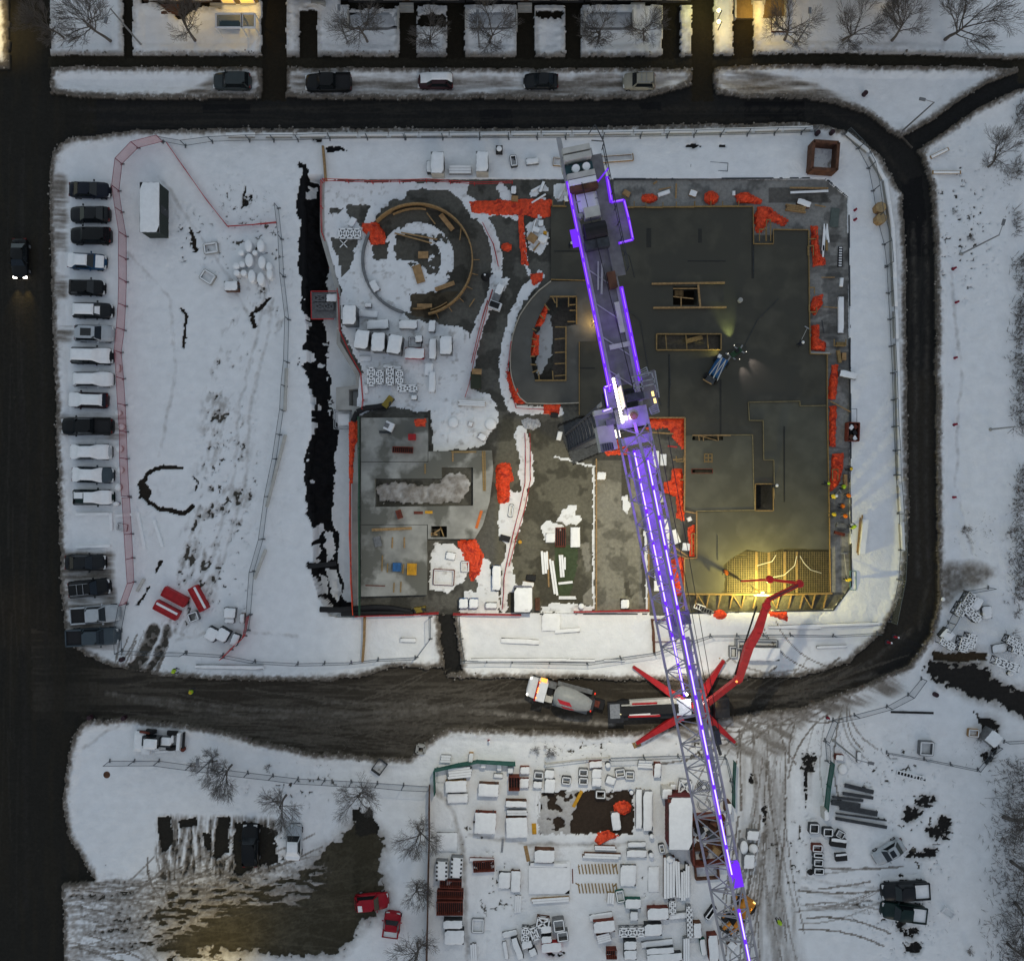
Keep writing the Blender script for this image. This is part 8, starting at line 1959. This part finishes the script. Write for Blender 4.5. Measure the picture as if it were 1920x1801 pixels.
rows = [
 # kind, cx, cy, w, h, rot, ht, material, label
 ('c', 906, 1435, 10, 10, 5, .8, STEEL, "tiny snow capped cube near the green netting"), ('c', 936, 1437, 10, 16, 0, .5, WB, "small upright snowy box near the green netting"), ('c', 957, 1444, 11, 12, 0, .7, WB, "small snowy box left of the rust topped pair"), ('c', 934, 1454, 18, 8, 4, .4, WB, "low snowy box above the long crate"), ('c', 984, 1444, 18, 14, 0, .6, RUST, "rust edged snowy box, upper of the pair"), ('c', 983, 1468, 18, 18, 0, .6, RUST, "rust edged snowy box, lower of the pair"),
 ('s', 855, 1474, 40, 22, -2, .9, TIMBER, "snowy plywood stack below the pipe bundle"), ('s', 858, 1496, 39, 18, -1, .5, WB, "lower snowy plywood stack touching the one above"), ('s', 916, 1481, 38, 24, 3, .9, BROWN, "snowy panel stack with a rusty back edge"), ('s', 968, 1507, 40, 12, 1, .9, BROWN, "narrow snowy panel stack, top of the tight column"), ('b', 969, 1523, 39, 10, 0, .6, STEEL, "snowy beam bundle in the tight column"), ('s', 969, 1551, 40, 38, -2, .9, BROWN, "large square snowy stack at the foot of the tight column"), ('s', 910, 1543, 40, 40, 2, 1.0, RUST, "large square snowy stack with a rust red back"),
 ('f', 1010, 1453, 18, 14, 4, .7, GREY, "open snowy box frame, upper left of the yard's frame group"), ('c', 1030, 1451, 18, 16, 4, .7, WB, "snow filled box right of the upper left frame"), ('c', 1008, 1471, 17, 13, 3, .6, DSTEEL, "dark snowy box below the upper left frame"), ('c', 1031, 1473, 20, 26, 3, .7, WB, "big snow filled box in the frame group"), ('f', 1062, 1463, 18, 15, 6, .6, DSTEEL, "dark open frame standing apart in the frame group"), ('f', 1094, 1448, 18, 14, 3, .7, GREY, "open box frame, upper of two beside the snowy crates"), ('f', 1094, 1464, 18, 14, 3, .7, GREY, "open box frame, lower of two beside the snowy crates"), ('c', 1117, 1433, 25, 13, -3, .6, RUST, "rust edged snowy crate near the north rail"), ('c', 1119, 1450, 18, 18, 3, .7, WB, "snowy crate, upper of a stacked looking pair"), ('c', 1119, 1466, 18, 16, 3, .7, WB, "snowy crate, lower of a stacked looking pair"), ('o', 1140, 1434, 10, 0, 0, .7, DSTEEL, "dark tyre with snow in it near the rust edged crate"), ('c', 1145, 1463, 18, 15, 20, .6, WB, "tilted snow heaped box"), ('f', 1163, 1449, 19, 16, -8, .6, GREY, "tilted open frame, left of a joined pair"), ('f', 1181, 1453, 18, 16, 2, .6, GREY, "open frame, right of a joined pair"), ('f', 1126, 1489, 19, 16, 2, .6, GREY, "open frame on the earth pad"), ('c', 1155, 1539, 17, 34, -8, .5, GREY, "snow flecked grey machine on the earth pad"), ('o', 1184, 1485, 8, 0, 0, .6, BLUE, "small blue drum at the edge of the earth pad"),
 ('b', 1210, 1432, 28, 14, 3, .5, STEEL, "snowy pipes by the rusty box at the north of the yard"), ('c', 1233, 1444, 13, 27, 2, .8, RUST, "upright rust edged snowy box near the jib"), ('c', 1198, 1516, 12, 74, 0, .6, WB, "long snowy crate beside the earth pad, left one"), ('c', 1215, 1520, 18, 74, 0, .8, WB, "long snowy crate beside the earth pad, right one"), ('c', 1251, 1488, 18, 19, 2, 1.6, PALE, "cream cube with a snowy top north of the red container"), ('c', 1262, 1475, 10, 10, 0, .8, PALE, "small cream cube beside the larger one"), ('r', 1285, 1476, 22, 24, 8, .9, STEEL, "tangled scaffold frame north of the red container"),
 ('s', 838, 1578, 39, 36, 0, .3, WB, "slatted rack buried in snow at the west of the yard"), ('c', 1021, 1605, 38, 24, 2, 1.0, BROWN, "snow roofed crate with a dark back above the wide snow sheet"), ('c', 1030, 1645, 78, 62, 0, .25, WB, "very wide flat snow sheet over stacked boards"), ('c', 1029, 1621, 70, 9, 1, .35, WB, "snowy plank stack at the head of the wide sheet"), ('g', 907, 1624, 39, 20, -3, .7, RUST, "ribbed rust rack standing alone beside the plank row"), ('g', 845, 1658, 40, 14, 2, .7, RUST, "ribbed rust rack, top of three in a column"), ('g', 844, 1677, 49, 15, 1, .7, RUST, "ribbed rust rack, middle of three in a column"), ('g', 843, 1703, 49, 25, 0, .8, RUST, "ribbed rust rack, largest and lowest of three"), ('k', 828, 1632, 23, 36, 1, 1.0, WB, "snow topped rack with dark slots, left of two"), ('k', 856, 1626, 23, 38, 3, 1.0, WB, "snow topped rack with dark slots, right of two"), ('b', 904, 1611, 48, 6, 1, .4, RUST, "snow flecked reddish plank row"),
 ('c', 946, 1650, 23, 31, 2, .5, DSTEEL, "dark mossy pallet in the middle of the yard"), ('s', 967, 1652, 18, 40, 1, .6, BROWN, "brown board stack with a red end in the middle of the yard"), ('b', 1032, 1687, 75, 9, -4, .4, TIMBER, "long tan beam pair below the wide snow sheet"), ('b', 971, 1694, 12, 34, 3, .2, DSTEEL, "dark snowy bars below the brown board stack"), ('c', 849, 1733, 36, 16, 0, 1.0, DSTEEL, "snow capped crate with a dark bumpy back, upper one"), ('c', 852, 1757, 37, 27, 0, 1.0, DSTEEL, "snow capped crate with a dark bumpy back, lower one"), ('f', 896, 1735, 24, 28, 2, .3, WB, "faint snowy frame right of the dark backed crates"), ('b', 888, 1785, 12, 34, -3, .4, GREY, "snowy curved pipes at the bottom of the yard"), ('c', 956, 1750, 28, 12, -12, .3, WB, "boat shaped snowy lump"), ('c', 970, 1778, 12, 42, -20, .8, DSTEEL, "long slanted snowy crate at the bottom of the yard"), ('c', 948, 1781, 8, 34, -10, .3, WB, "thin snowy crate left of the slanted one"), ('r', 985, 1752, 12, 26, 3, .8, GREY, "snowy frame bundle, left of the bottom cluster"), ('r', 1002, 1750, 12, 22, -20, .8, GREY, "tilted snowy frame bundle in the bottom cluster"), ('c', 988, 1771, 20, 14, -15, .8, DSTEEL, "snowy box under the bottom frame bundles"), ('c', 999, 1785, 14, 14, -25, .8, DSTEEL, "small snowy box lowest in the bottom cluster"), ('r', 1018, 1730, 22, 18, 8, .8, BROWN, "rusty snowy frame bundle atop the bottom cluster"), ('c', 1024, 1742, 20, 14, -5, .8, DSTEEL, "snow heaped crate beneath the rusty frame bundle"), ('c', 1025, 1761, 20, 13, -5, .8, DSTEEL, "snowy crate above the red edged one"), ('c', 1034, 1776, 38, 18, -4, .8, REDN, "red edged snowy crate at the bottom cluster"), ('f', 1048, 1735, 22, 24, -8, .9, GREY, "grey open frame, upper right of the bottom cluster"), ('f', 1055, 1755, 22, 20, -8, .9, GREY, "grey open frame, lower right of the bottom cluster"),
 ('b', 1135, 1589, 42, 8, 2, .4, BROWN, "snowy pipe pair below the lower orange tarpaulin"), ('b', 1128, 1604, 70, 9, 2, .6, BROWN, "long bent snowy beam in the yard"), ('c', 1194, 1583, 34, 10, -1, .4, WB, "snowy plank stack above the flat snowy box"), ('c', 1194, 1600, 38, 14, 1, .6, WB, "flat snowy box beside the long bent beam"), ('o', 1222, 1567, 9, 0, 0, .8, DSTEEL, "snow capped drum left of the red container, upper one"), ('o', 1221, 1602, 9, 0, 0, .8, DSTEEL, "snow capped drum left of the red container, lower one"), ('f', 1241, 1590, 11, 17, -10, .5, DSTEEL, "dark tilted tray left of the red container"), ('c', 1178, 1641, 30, 40, 1, .4, DSTEEL, "flat square snowy stack right of the joist rows"), ('s', 1226, 1648, 22, 48, 0, .3, WB, "flat upright snowy stack with cross lines"), ('b', 1255, 1645, 22, 82, 0, .8, BROWN, "long snowy plank bundle, widest of the upright group"), ('b', 1271, 1648, 9, 74, -2, .7, BROWN, "long snowy plank bundle, second of the upright group"), ('b', 1281, 1660, 9, 56, 0, .7, DSTEEL, "long snowy pipe bundle, third of the upright group"), ('b', 1289, 1652, 8, 66, 0, .8, DSTEEL, "long snowy pipe bundle, last of the upright group"), ('o', 1256, 1610, 13, 0, 0, .9, WB, "rounded snowy tank at the head of the upright bundles"),
 ('c', 1187, 1694, 30, 18, 0, .8, GREENT, "snowy box beside the teal bracket"), ('f', 1163, 1680, 16, 24, -10, .4, GREENT, "teal bracket frame leaning on the snowy box"), ('b', 1145, 1683, 13, 22, 4, .4, TIMBERY, "short yellow timber bundle below the joists"), ('c', 1127, 1718, 44, 14, -8, .25, WB, "faint snow covered slab left of the lattice girder"), ('c', 1133, 1737, 40, 22, -6, 1.0, RUST, "rust edged snowy crate left of the lattice girder"), ('b', 1132, 1758, 28, 16, -15, .6, BROWN, "tilted snowy planks below the rust edged crate"), ('r', 1186, 1747, 48, 15, -1, .8, STEEL, "long X braced lattice girder in the yard"), ('c', 1225, 1743, 33, 22, -1, .9, DSTEEL, "snowy crate joined to the lattice girder"), ('c', 1234, 1713, 40, 22, -1, .9, RUST, "rust edged snowy crate above the lattice girder"), ('c', 1189, 1717, 15, 17, 2, .6, WB, "small snowy box between the two rust edged crates"), ('r', 1261, 1701, 10, 22, -2, .8, GREY, "small dark lattice piece beside the rust edged crate"), ('c', 1277, 1716, 46, 11, -6, .6, WB, "snowy rolled sheet under the white mast section"), ('r', 1293, 1728, 8, 56, -3, .9, STEEL, "white mast section lying in the snow"), ('c', 1308, 1744, 15, 28, -2, .9, BROWN, "brown box with a snowy rim near the jib"), ('c', 1319, 1775, 11, 30, -10, .7, GREENT, "dark machine with snow beside the rusty container"), ('c', 1338, 1778, 18, 50, -4, 1.2, RUST, "rusty snowy container beneath the lower jib"), ('f', 1333, 1712, 11, 28, 36, .7, BLACK, "black open trough tilted beside the jib"), ('g', 1147, 1789, 19, 17, 0, .9, RUST, "solid rust red box at the bottom of the yard"), ('c', 1182, 1772, 24, 16, 0, 1.0, DSTEEL, "dark backed snowy crate at the bottom edge, upper one"), ('c', 1182, 1790, 24, 18, 0, 1.0, DSTEEL, "dark backed snowy crate at the bottom edge, lower one"), ('c', 1232, 1768, 60, 12, -6, .3, WB, "faint long snowy slab below the lattice girder"), ('c', 1238, 1782, 52, 12, -3, .7, DSTEEL, "long dark edged snowy stack at the bottom edge"), ('c', 1246, 1795, 66, 16, -3, .7, DSTEEL, "wide snowy stack lowest at the bottom edge"), ('b', 1287, 1780, 12, 44, 0, .7, WB, "snowy beams below the white mast section"),
 ('o', 1395, 1588, 15, 26, 0, .9, WB, "rounded snowy tank right of the jib"), ('c', 1412, 1566, 22, 18, 5, .8, GREY, "grey hood shaped box right of the jib"), ('o', 1412, 1590, 18, 0, 0, .4, GREY, "low snowy ring right of the rounded tank"), ('c', 1405, 1615, 20, 26, 2, 1.2, WB, "snow covered tank trailer right of the jib"), ('c', 1367, 1516, 10, 20, 0, 1.6, BROWN, "narrow snowy cabinet below the green netting"), ('c', 1372, 1773, 16, 16, 40, .4, BROWN, "brown tilted box under the lower jib"),
]
for kd, cx, cy, w, h, rot, ht, m, lab in rows:
	g = "snowy materials in the storage yard"
	if kd == 'c': crate(cx, cy, w, h, rot, ht, lab, m, "snowy_crate", "crate", .10, group=g)
	elif kd == 's': stack(cx, cy, w, h, rot, ht, lab, m, 4, group=g)
	elif kd == 'f': frame(cx, cy, w, h, rot, ht, lab, m, "open_crate", "frame", .15, True, group=g)
	elif kd == 'b': bundle(cx, cy, w, h, rot, ht, lab, m, max(1, min(4, int(min(w, h) / 4))), group=g)
	elif kd == 'g': grate(cx, cy, w, h, rot, ht, lab, m, group=g)
	elif kd == 'o': barrel(cx, cy, w, ht, lab, m, "drum", "drum", h or None, group=g)
	elif kd == 'r': rack(cx, cy, w, h, rot, ht, lab, m, group=g)
	elif kd == 'k':
		t = crate(cx, cy, w, h, rot, ht, lab, m, "slotted_rack", "rack", .10, group=g)
		for i in range(5):
			for s in (-1, 1): MB().box((s * .52, -1.0 + .48 * i, ht + .06), (.2, .2, .16)).build("slot", BLACK, t)
# rusty bin
grate(964, 1469, 20, 26, 0, 1.0, "rust brown open bin with ribs beside the rust edged boxes", RUST, "open_bin", "bin", 4)
# joist rows: every joist a part of its row
for k, y in enumerate((1628, 1664)):
	t = thing("joist_row", ("upper row of yellow timber joists laid side by side in the yard", "lower row of yellow timber joists laid side by side in the yard")[k], "joists", P(1120, y), 0, "rows of yellow joists"); o0 = P(1120, y)
	for i in range(12):
		x = 1084 + i * 6.4
		MB().bar(P(x, y - 9, .2) - o0, P(x + 3.2, y + 9, .2) - o0, .14, .22).build("joist", TIMBERY, t)
	MB().bar(P(1079, y - 10, .2) - o0, P(1087, y - 5, .2) - o0, .12, .2).build("brace", TIMBERY, t); MB().bar(P(1156, y - 9, .2) - o0, P(1150, y - 3, .2) - o0, .12, .2).build("brace", TIMBERY, t)
for x0, y0, x1, y1, w, lab, m in ((1075, 1512, 1091, 1482, 6, "yellow board leaning at the earth pad", YELLOW), (1001, 1543, 1002, 1563, 8, "short yellow box beam at the pad corner", YELLOW), (985, 1585, 991, 1614, 7, "tan board lying in the snow below the pad", TIMBER), (1004, 1482, 1002, 1522, 3, "white and red marked staff left of the pad", WHITEP), (1012, 1486, 1011, 1530, 4, "white pipe left of the pad", WHITEP), (943, 1572, 941, 1597, 4, "small snowy ladder below the square stack", STEEL), (1073, 1613, 1074, 1655, 2, "thin red bar beside the joists", RUST), (800, 1775, 802, 1830, 3, "white pole at the bottom of the brown fence", WHITEP)):
	plank(x0, y0, x1, y1, w, lab, m, .25, group="loose pieces in the yard")
# red site office and rusty containers by the jib
t = cabin(1276, 1543, 44, 98, 0, 2.6, "dark red site container with a white snowy roof by the jib", mat("dark_red_wall", (.11, .016, .018), .75, color2=(.06, .02, .015), thr=.55), "site_container", "container")
MB().box((-1.25, 2.55, 2.7), (.35, .4, .12)).build("roof_corner", RUST, t)
t = frame(1330, 1578, 66, 92, -4, 1.6, "rusty open container half hidden under the jib", RUST, "open_container", "container", .22, False, floor=BROWN)
for x, y, m in ((-.8, .9, BLACK), (.5, .3, DSTEEL), (.9, -1.5, TIMBER), (-.5, -1.8, BROWN), (.9, 1.8, BROWN)): MB().box((x, y, .5), (.7, .9, .7), x).build("contents", m, t)
frame(1325, 1620, 46, 58, -4, .6, "rusty tray with snow below the open container", BROWN, "steel_tray", "tray", .2, False, floor=SNOWD)
for y, m, lab in ((1474, BLACK, "black coiled hose drum under the jib, upper one"), (1506, STEEL, "grey hose ring under the jib, lower one")):
	t = thing("hose_coil", lab, "coil", P(1319, y, 0));
	for k in range(4):
		b = MB(); rr = .78 - .16 * k
		for i in range(16): a0, a1 = 2 * math.pi * i / 16, 2 * math.pi * (i + 1) / 16; b.tube((rr * math.cos(a0), rr * math.sin(a0), .15), (rr * math.cos(a1), rr * math.sin(a1), .15), .07, n=5)
		if k < (4 if m is BLACK else 2): b.build("turn", m, t)
# ---- southeast storage
for x, y, w, h, a, lab in ((1611, 1478, 56, 8, 14, "black steel beam, topmost of the southeast stack"), (1609, 1491, 58, 6, 9, "black steel beam, second in the southeast stack"), (1590, 1497, 58, 5, 7, "black steel beam, third in the southeast stack"), (1586, 1507, 55, 10, 8, "thick black steel beam in the southeast stack, left one"), (1610, 1519, 72, 10, 10, "thick black steel beam in the southeast stack, right one"), (1615, 1531, 96, 3, 8, "thin black rod in the southeast stack"), (1615, 1542, 98, 6, 10, "longest black steel beam, lowest in the southeast stack")):
	t, lx, ly = T("steel_beam", "beam", lab, x, y, w, h, a, .4, None, "black steel beams in the southeast"); MB().box((0, 0, .38), (lx, ly, .05)).build("top_flange", DSTEEL, t); MB().box((0, 0, .2), (lx, .05, .33)).build("web", DSTEEL, t); MB().box((0, 0, .03), (lx, ly, .05)).build("bottom_flange", BLACK, t)
for x, y0, y1, lab in ((1594, 1474, 1548, "left thin bearer under the black beams"), (1611, 1490, 1552, "middle thin bearer under the black beams"), (1632, 1490, 1552, "right thin bearer under the black beams")): plank(x, y0, x, y1, 2, lab, TIMBER, .1, "bearer_beam", "bearer", .1, "bearers under the black beams")
plank(1670, 1334, 1750, 1336, 4, "long black pole on the southeast snow", BLACK, .25, "steel_pole", "pole", .15, None); grate(1710, 1455, 56, 8, 14, .3, "snowy ladder shaped rack on the southeast snow", SNOW, "snowy_ladder", "ladder", 9)
frame(1738, 1403, 27, 27, 3, .7, "rounded grey truck bed shell on the southeast snow", GREY, "truck_bed_shell", "shell", .14); crate(1864, 1385, 26, 26, 40, 1.6, "tilted grey skip container with a snowy top by the mud track", GREY, "skip_container", "skip"); frame(1826, 1374, 21, 15, 5, .5, "tan wooden pallet box beside the tilted skip", PLY, "pallet_box", "box", .12, floor=SNOW)
fence([(1555, 1424), (1548, 1468), (1543, 1510)], "teal green netting at the west edge of the southeast storage", h=1.4, net=MATS["green_net_sheet"], m=GREENT, r=.06, name="yard_net", cat="net", foot=False)
fence([(1545, 1385), (1560, 1347), (1600, 1338), (1660, 1322), (1700, 1300), (1725, 1270)], "grey wire fence curving along the southeast road bank", h=1.5); fence([(1548, 1424), (1545, 1388)], "short grey wire fence above the teal netting", h=1.5); fence([(1660, 1408), (1730, 1420), (1830, 1440), (1855, 1410), (1870, 1398)], "toppled wire fence across the southeast snow", h=.8); fence([(1880, 1388), (1990, 1382)], "wire fence running off the east edge", h=1.2)
fence([(1850, 1100), (1805, 1108), (1790, 1135), (1775, 1165), (1765, 1180)], "grey wire fence along the east shoring yard", h=1.8)
crate(1550, 1528, 9, 20, -2, 1.3, "narrow white cabinet below the teal netting", PALE, "cabinet", "cabinet"); crate(1575, 1420, 15, 11, 5, .7, "small snowy cart beside the southeast lamp post", RUST, "small_cart", "cart"); barrel(1580, 1441, 18, .3, "round snowy lid left of the black beams", CONCL, "covered_slab", "slabs", 20); crate(1611, 1419, 8, 20, 2, .5, "upright snowy post box in the southeast", GREY, "post_box", "box")
for x, y, w, h, lab in ((1527, 1553, 19, 19, "open grey frame, upper left of the southeast frames"), (1553, 1560, 19, 16, "open grey frame, upper right of the southeast frames"), (1533, 1590, 20, 14, "rust edged frame below the upper southeast frames"), (1535, 1603, 20, 10, "grey frame in the middle of the southeast column"), (1535, 1617, 19, 14, "snowy frame in the southeast column above the tyre"), (1536, 1633, 20, 13, "lowest snowy frame of the southeast column")):
	frame(x, y, w, h, 3, .7, lab, RUST if 'rust' in lab else DSTEEL, "open_crate", "frame", .14, True, group="southeast box frames", floor=GREY if 'upper' in lab else None)
barrel(1520, 1635, 11, .3, "dark tyre beside the southeast frame column", BLACK, "tyre", "tyre", sn=False); crate(1573, 1580, 30, 16, 8, .7, "black open bin right of the southeast frames", BLACK, "black_bin", "bin", .03, cover=.4); crate(1578, 1607, 22, 14, -5, .6, "black scrap heap below the black bin", BLACK, "scrap_heap", "scrap", .02, cover=.3); frame(1576, 1564, 16, 14, 30, .5, "dark tilted bracket above the black bin", DSTEEL, bw=.1)
frame(1779, 1712, 24, 15, 38, .4, "white trailer frame by the southeast pickups", WHITEP, "bare_trailer", "trailer", .12, False)
# shoring frames east of the bend
for x, y, w, h, a, lab in ((1819, 1124, 16, 24, 32, "snowy shoring frame, topmost in the east group"), (1803, 1143, 14, 24, 30, "snowy shoring frame left of the east group"), (1824, 1151, 34, 14, 42, "long slanted shoring frame in the east group"), (1777, 1207, 28, 12, 30, "shoring frame by the east fence corner"), (1808, 1208, 14, 26, 14, "upright shoring frame, left of two near the mud"), (1822, 1202, 14, 26, 14, "upright shoring frame, right of two near the mud"), (1889, 1246, 44, 14, 20, "long shoring frame above the mud track"), (1912, 1216, 22, 20, 20, "shoring frame cut by the east edge"), (1899, 1202, 18, 14, 30, "small shoring frame near the east edge")):
	rack(x, y, w, h, a, 1.2, lab, DSTEEL, 2, group="shoring frames east of the bend")
crate(1833, 1132, 16, 24, 32, 1.1, "snowy panel crate right of the topmost east frame", DSTEEL); crate(1851, 1148, 18, 24, -5, .6, "faint snowy crate right of the east frames", GREY); crate(1777, 1191, 22, 22, 42, 1.1, "snowy cube crate by the east fence corner", DSTEEL); crate(1874, 1215, 26, 16, -10, .5, "flat snowy crate near the east edge", GREY); barrel(1894, 1262, 10, .4, "dark ring shaped tyre by the long east frame", BLACK, "tyre", "tyre"); barrel(1768, 1123, 8, .3, "small tyre by the east fence", BLACK, "tyre", "tyre")
# ---- people
def person_mesh(seed, reach=.35, lean=.12):
	"""one continuous skinned body standing on the origin, facing +x"""
	J = [((0, 0, .95), .15), ((.02, 0, 1.2), .15), ((lean * .6, 0, 1.42), .16), ((lean, 0, 1.52), .07), ((lean + .02, 0, 1.66), .10), ((lean + .02, 0, 1.76), .08),
		 ((lean * .6, .2, 1.42), .085), ((.12 + reach * .3, .27, 1.15), .06), ((.2 + reach, .2, .98), .045), ((.27 + reach, .19, .94), .04),
		 ((lean * .6, -.2, 1.42), .085), ((.10 + reach * .2, -.27, 1.15), .06), ((.15 + reach * .8, -.2, .95), .045), ((.22 + reach * .8, -.19, .9), .04),
		 ((.0, .11, .88), .11), ((.06, .13, .5), .075), ((-.02, .14, .08), .055), ((.14, .15, .05), .045),
		 ((.0, -.11, .88), .11), ((.0, -.13, .5), .075), ((-.08, -.14, .08), .055), ((.08, -.15, .05), .045)]
	E = [(0, 1), (1, 2), (2, 3), (3, 4), (4, 5), (2, 6), (6, 7), (7, 8), (8, 9), (2, 10), (10, 11), (11, 12), (12, 13), (0, 14), (14, 15), (15, 16), (16, 17), (0, 18), (18, 19), (19, 20), (20, 21)]
	me = bpy.data.meshes.new("body_cage"); me.from_pydata([j[0] for j in J], E, [])
	o = bpy.data.objects.new("body_cage", me); COL.objects.link(o)
	sk = o.modifiers.new("skin", 'SKIN'); sb = o.modifiers.new("sub", 'SUBSURF'); sb.levels = 1
	for v, (_, r) in zip(me.skin_vertices[0].data, J): v.radius = (r, r)
	me.skin_vertices[0].data[0].use_root = True
	dg = bpy.context.evaluated_depsgraph_get(); out = bpy.data.meshes.new_from_object(o.evaluated_get(dg))
	bpy.data.objects.remove(o)
	return out
BODY = person_mesh(1); BODY2 = person_mesh(2, .15, .04)
def vest_mesh():
	b = MB(); prof = [((0, 0, .92), .20, .26), ((.02, 0, 1.1), .21, .27), ((.05, 0, 1.3), .21, .28), ((.07, 0, 1.46), .17, .25), ((.1, 0, 1.54), .09, .10)]; n = 12; vs = []
	for c, rx, ry in prof: vs += [(c[0] + rx * math.cos(2 * math.pi * i / n), c[1] + ry * math.sin(2 * math.pi * i / n), c[2]) for i in range(n)]
	b._add(vs, [(k * n + i, k * n + (i + 1) % n, (k + 1) * n + (i + 1) % n, (k + 1) * n + i) for k in range(len(prof) - 1) for i in range(n)])
	return b.mesh("vest")
VEST = vest_mesh()
HAT = MB().lathe((.13, 0, 1.70), [(.175, 0), (.165, .03), (.13, .03), (.135, .07), (.11, .14), (.05, .18)], 12).mesh("helmet")
CLOTH = mat("dark_workwear", (.02, .024, .03), .8)
HIV = {'lime': mat("lime_vest", (.42, .62, .03), .6, emit=(.42, .62, .03), estr=0), 'orange': mat("orange_vest", (.75, .18, .01), .6), 'yellow': mat("yellow_vest", (.62, .50, .05), .6), 'dark': mat("navy_jacket", (.015, .018, .03), .7)}
HATM = {'white': WHITEP, 'orange': HIV['orange'], 'lime': HIV['lime'], 'yellow': mat("yellow_helmet", (.6, .42, .03), .5)}
def person(px, py, ang, vest, hat, label, zb=.08, body=None, tool=None):
	t = thing("person", label, "person", P(px, py, zb), math.radians(ang), "workers on the site")
	bm = (body or BODY).copy(); bm.materials.append(CLOTH)
	o = bpy.data.objects.new("body", bm); COL.objects.link(o); o.parent = t
	for me, m, nm in ((VEST, HIV[vest], "vest"), (HAT, HATM[hat], "helmet")):
		q = me.copy(); q.materials.append(m); o = bpy.data.objects.new(nm, q); COL.objects.link(o); o.parent = t
	if tool: MB().tube((.5, .15, 1.05), (.5 + tool, .05, .1), .025, n=5).build("tool_handle", PALE, t); MB().box((.5 + tool, .05, .06), (.12, .7, .06)).build("tool_head", STEEL, t)
	return t
person(333, 1253, 0, 'lime', 'lime', "worker in a lime vest standing at the south kerb", .2); person(365, 1292, 20, 'lime', 'yellow', "worker in a lime vest walking on the south road", .02)
person(1575, 912, 180, 'lime', 'lime', "worker in a lime jacket beside the broad dark orange tarpaulin"); person(1584, 928, 200, 'orange', 'orange', "worker in orange at the platform edge, topmost of three in orange"); person(1573, 948, 170, 'orange', 'orange', "worker in orange, middle of three in orange"); person(1578, 966, 190, 'orange', 'orange', "worker in orange, lowest of three in orange"); person(1556, 930, 30, 'yellow', 'white', "worker with a white helmet at the deck's timber edge", .1, tool=.8); person(1557, 963, 190, 'yellow', 'yellow', "worker in a yellow vest leaning over the deck's timber edge", .1); person(1593, 987, 120, 'lime', 'lime', "worker in lime at the snow beside the crew"); person(1583, 1085, 90, 'yellow', 'yellow', "worker in yellow holding a long tool at the southeast corner", tool=2.4); person(1587, 880, 150, 'dark', 'yellow', "worker in dark clothes above the crew")
person(1495, 648, 60, 'dark', 'white', "worker in dark clothes smoothing the fresh slab", .32, tool=1.8); person(1357, 1070, 240, 'orange', 'orange', "worker in orange standing at the pour front", .3); person(1068, 463, 0, 'dark', 'white', "worker with a white helmet kneeling on the northwest of the fresh slab", .32, BODY2); person(1455, 1719, 100, 'lime', 'lime', "worker in a lime jacket on the yard road", .1); person(1448, 912, 90, 'dark', 'white', "worker in dark clothes in the lit deck opening", .3, BODY2); person(1543, 908, 80, 'dark', 'lime', "worker crouched at the east deck edge", .3, BODY2)
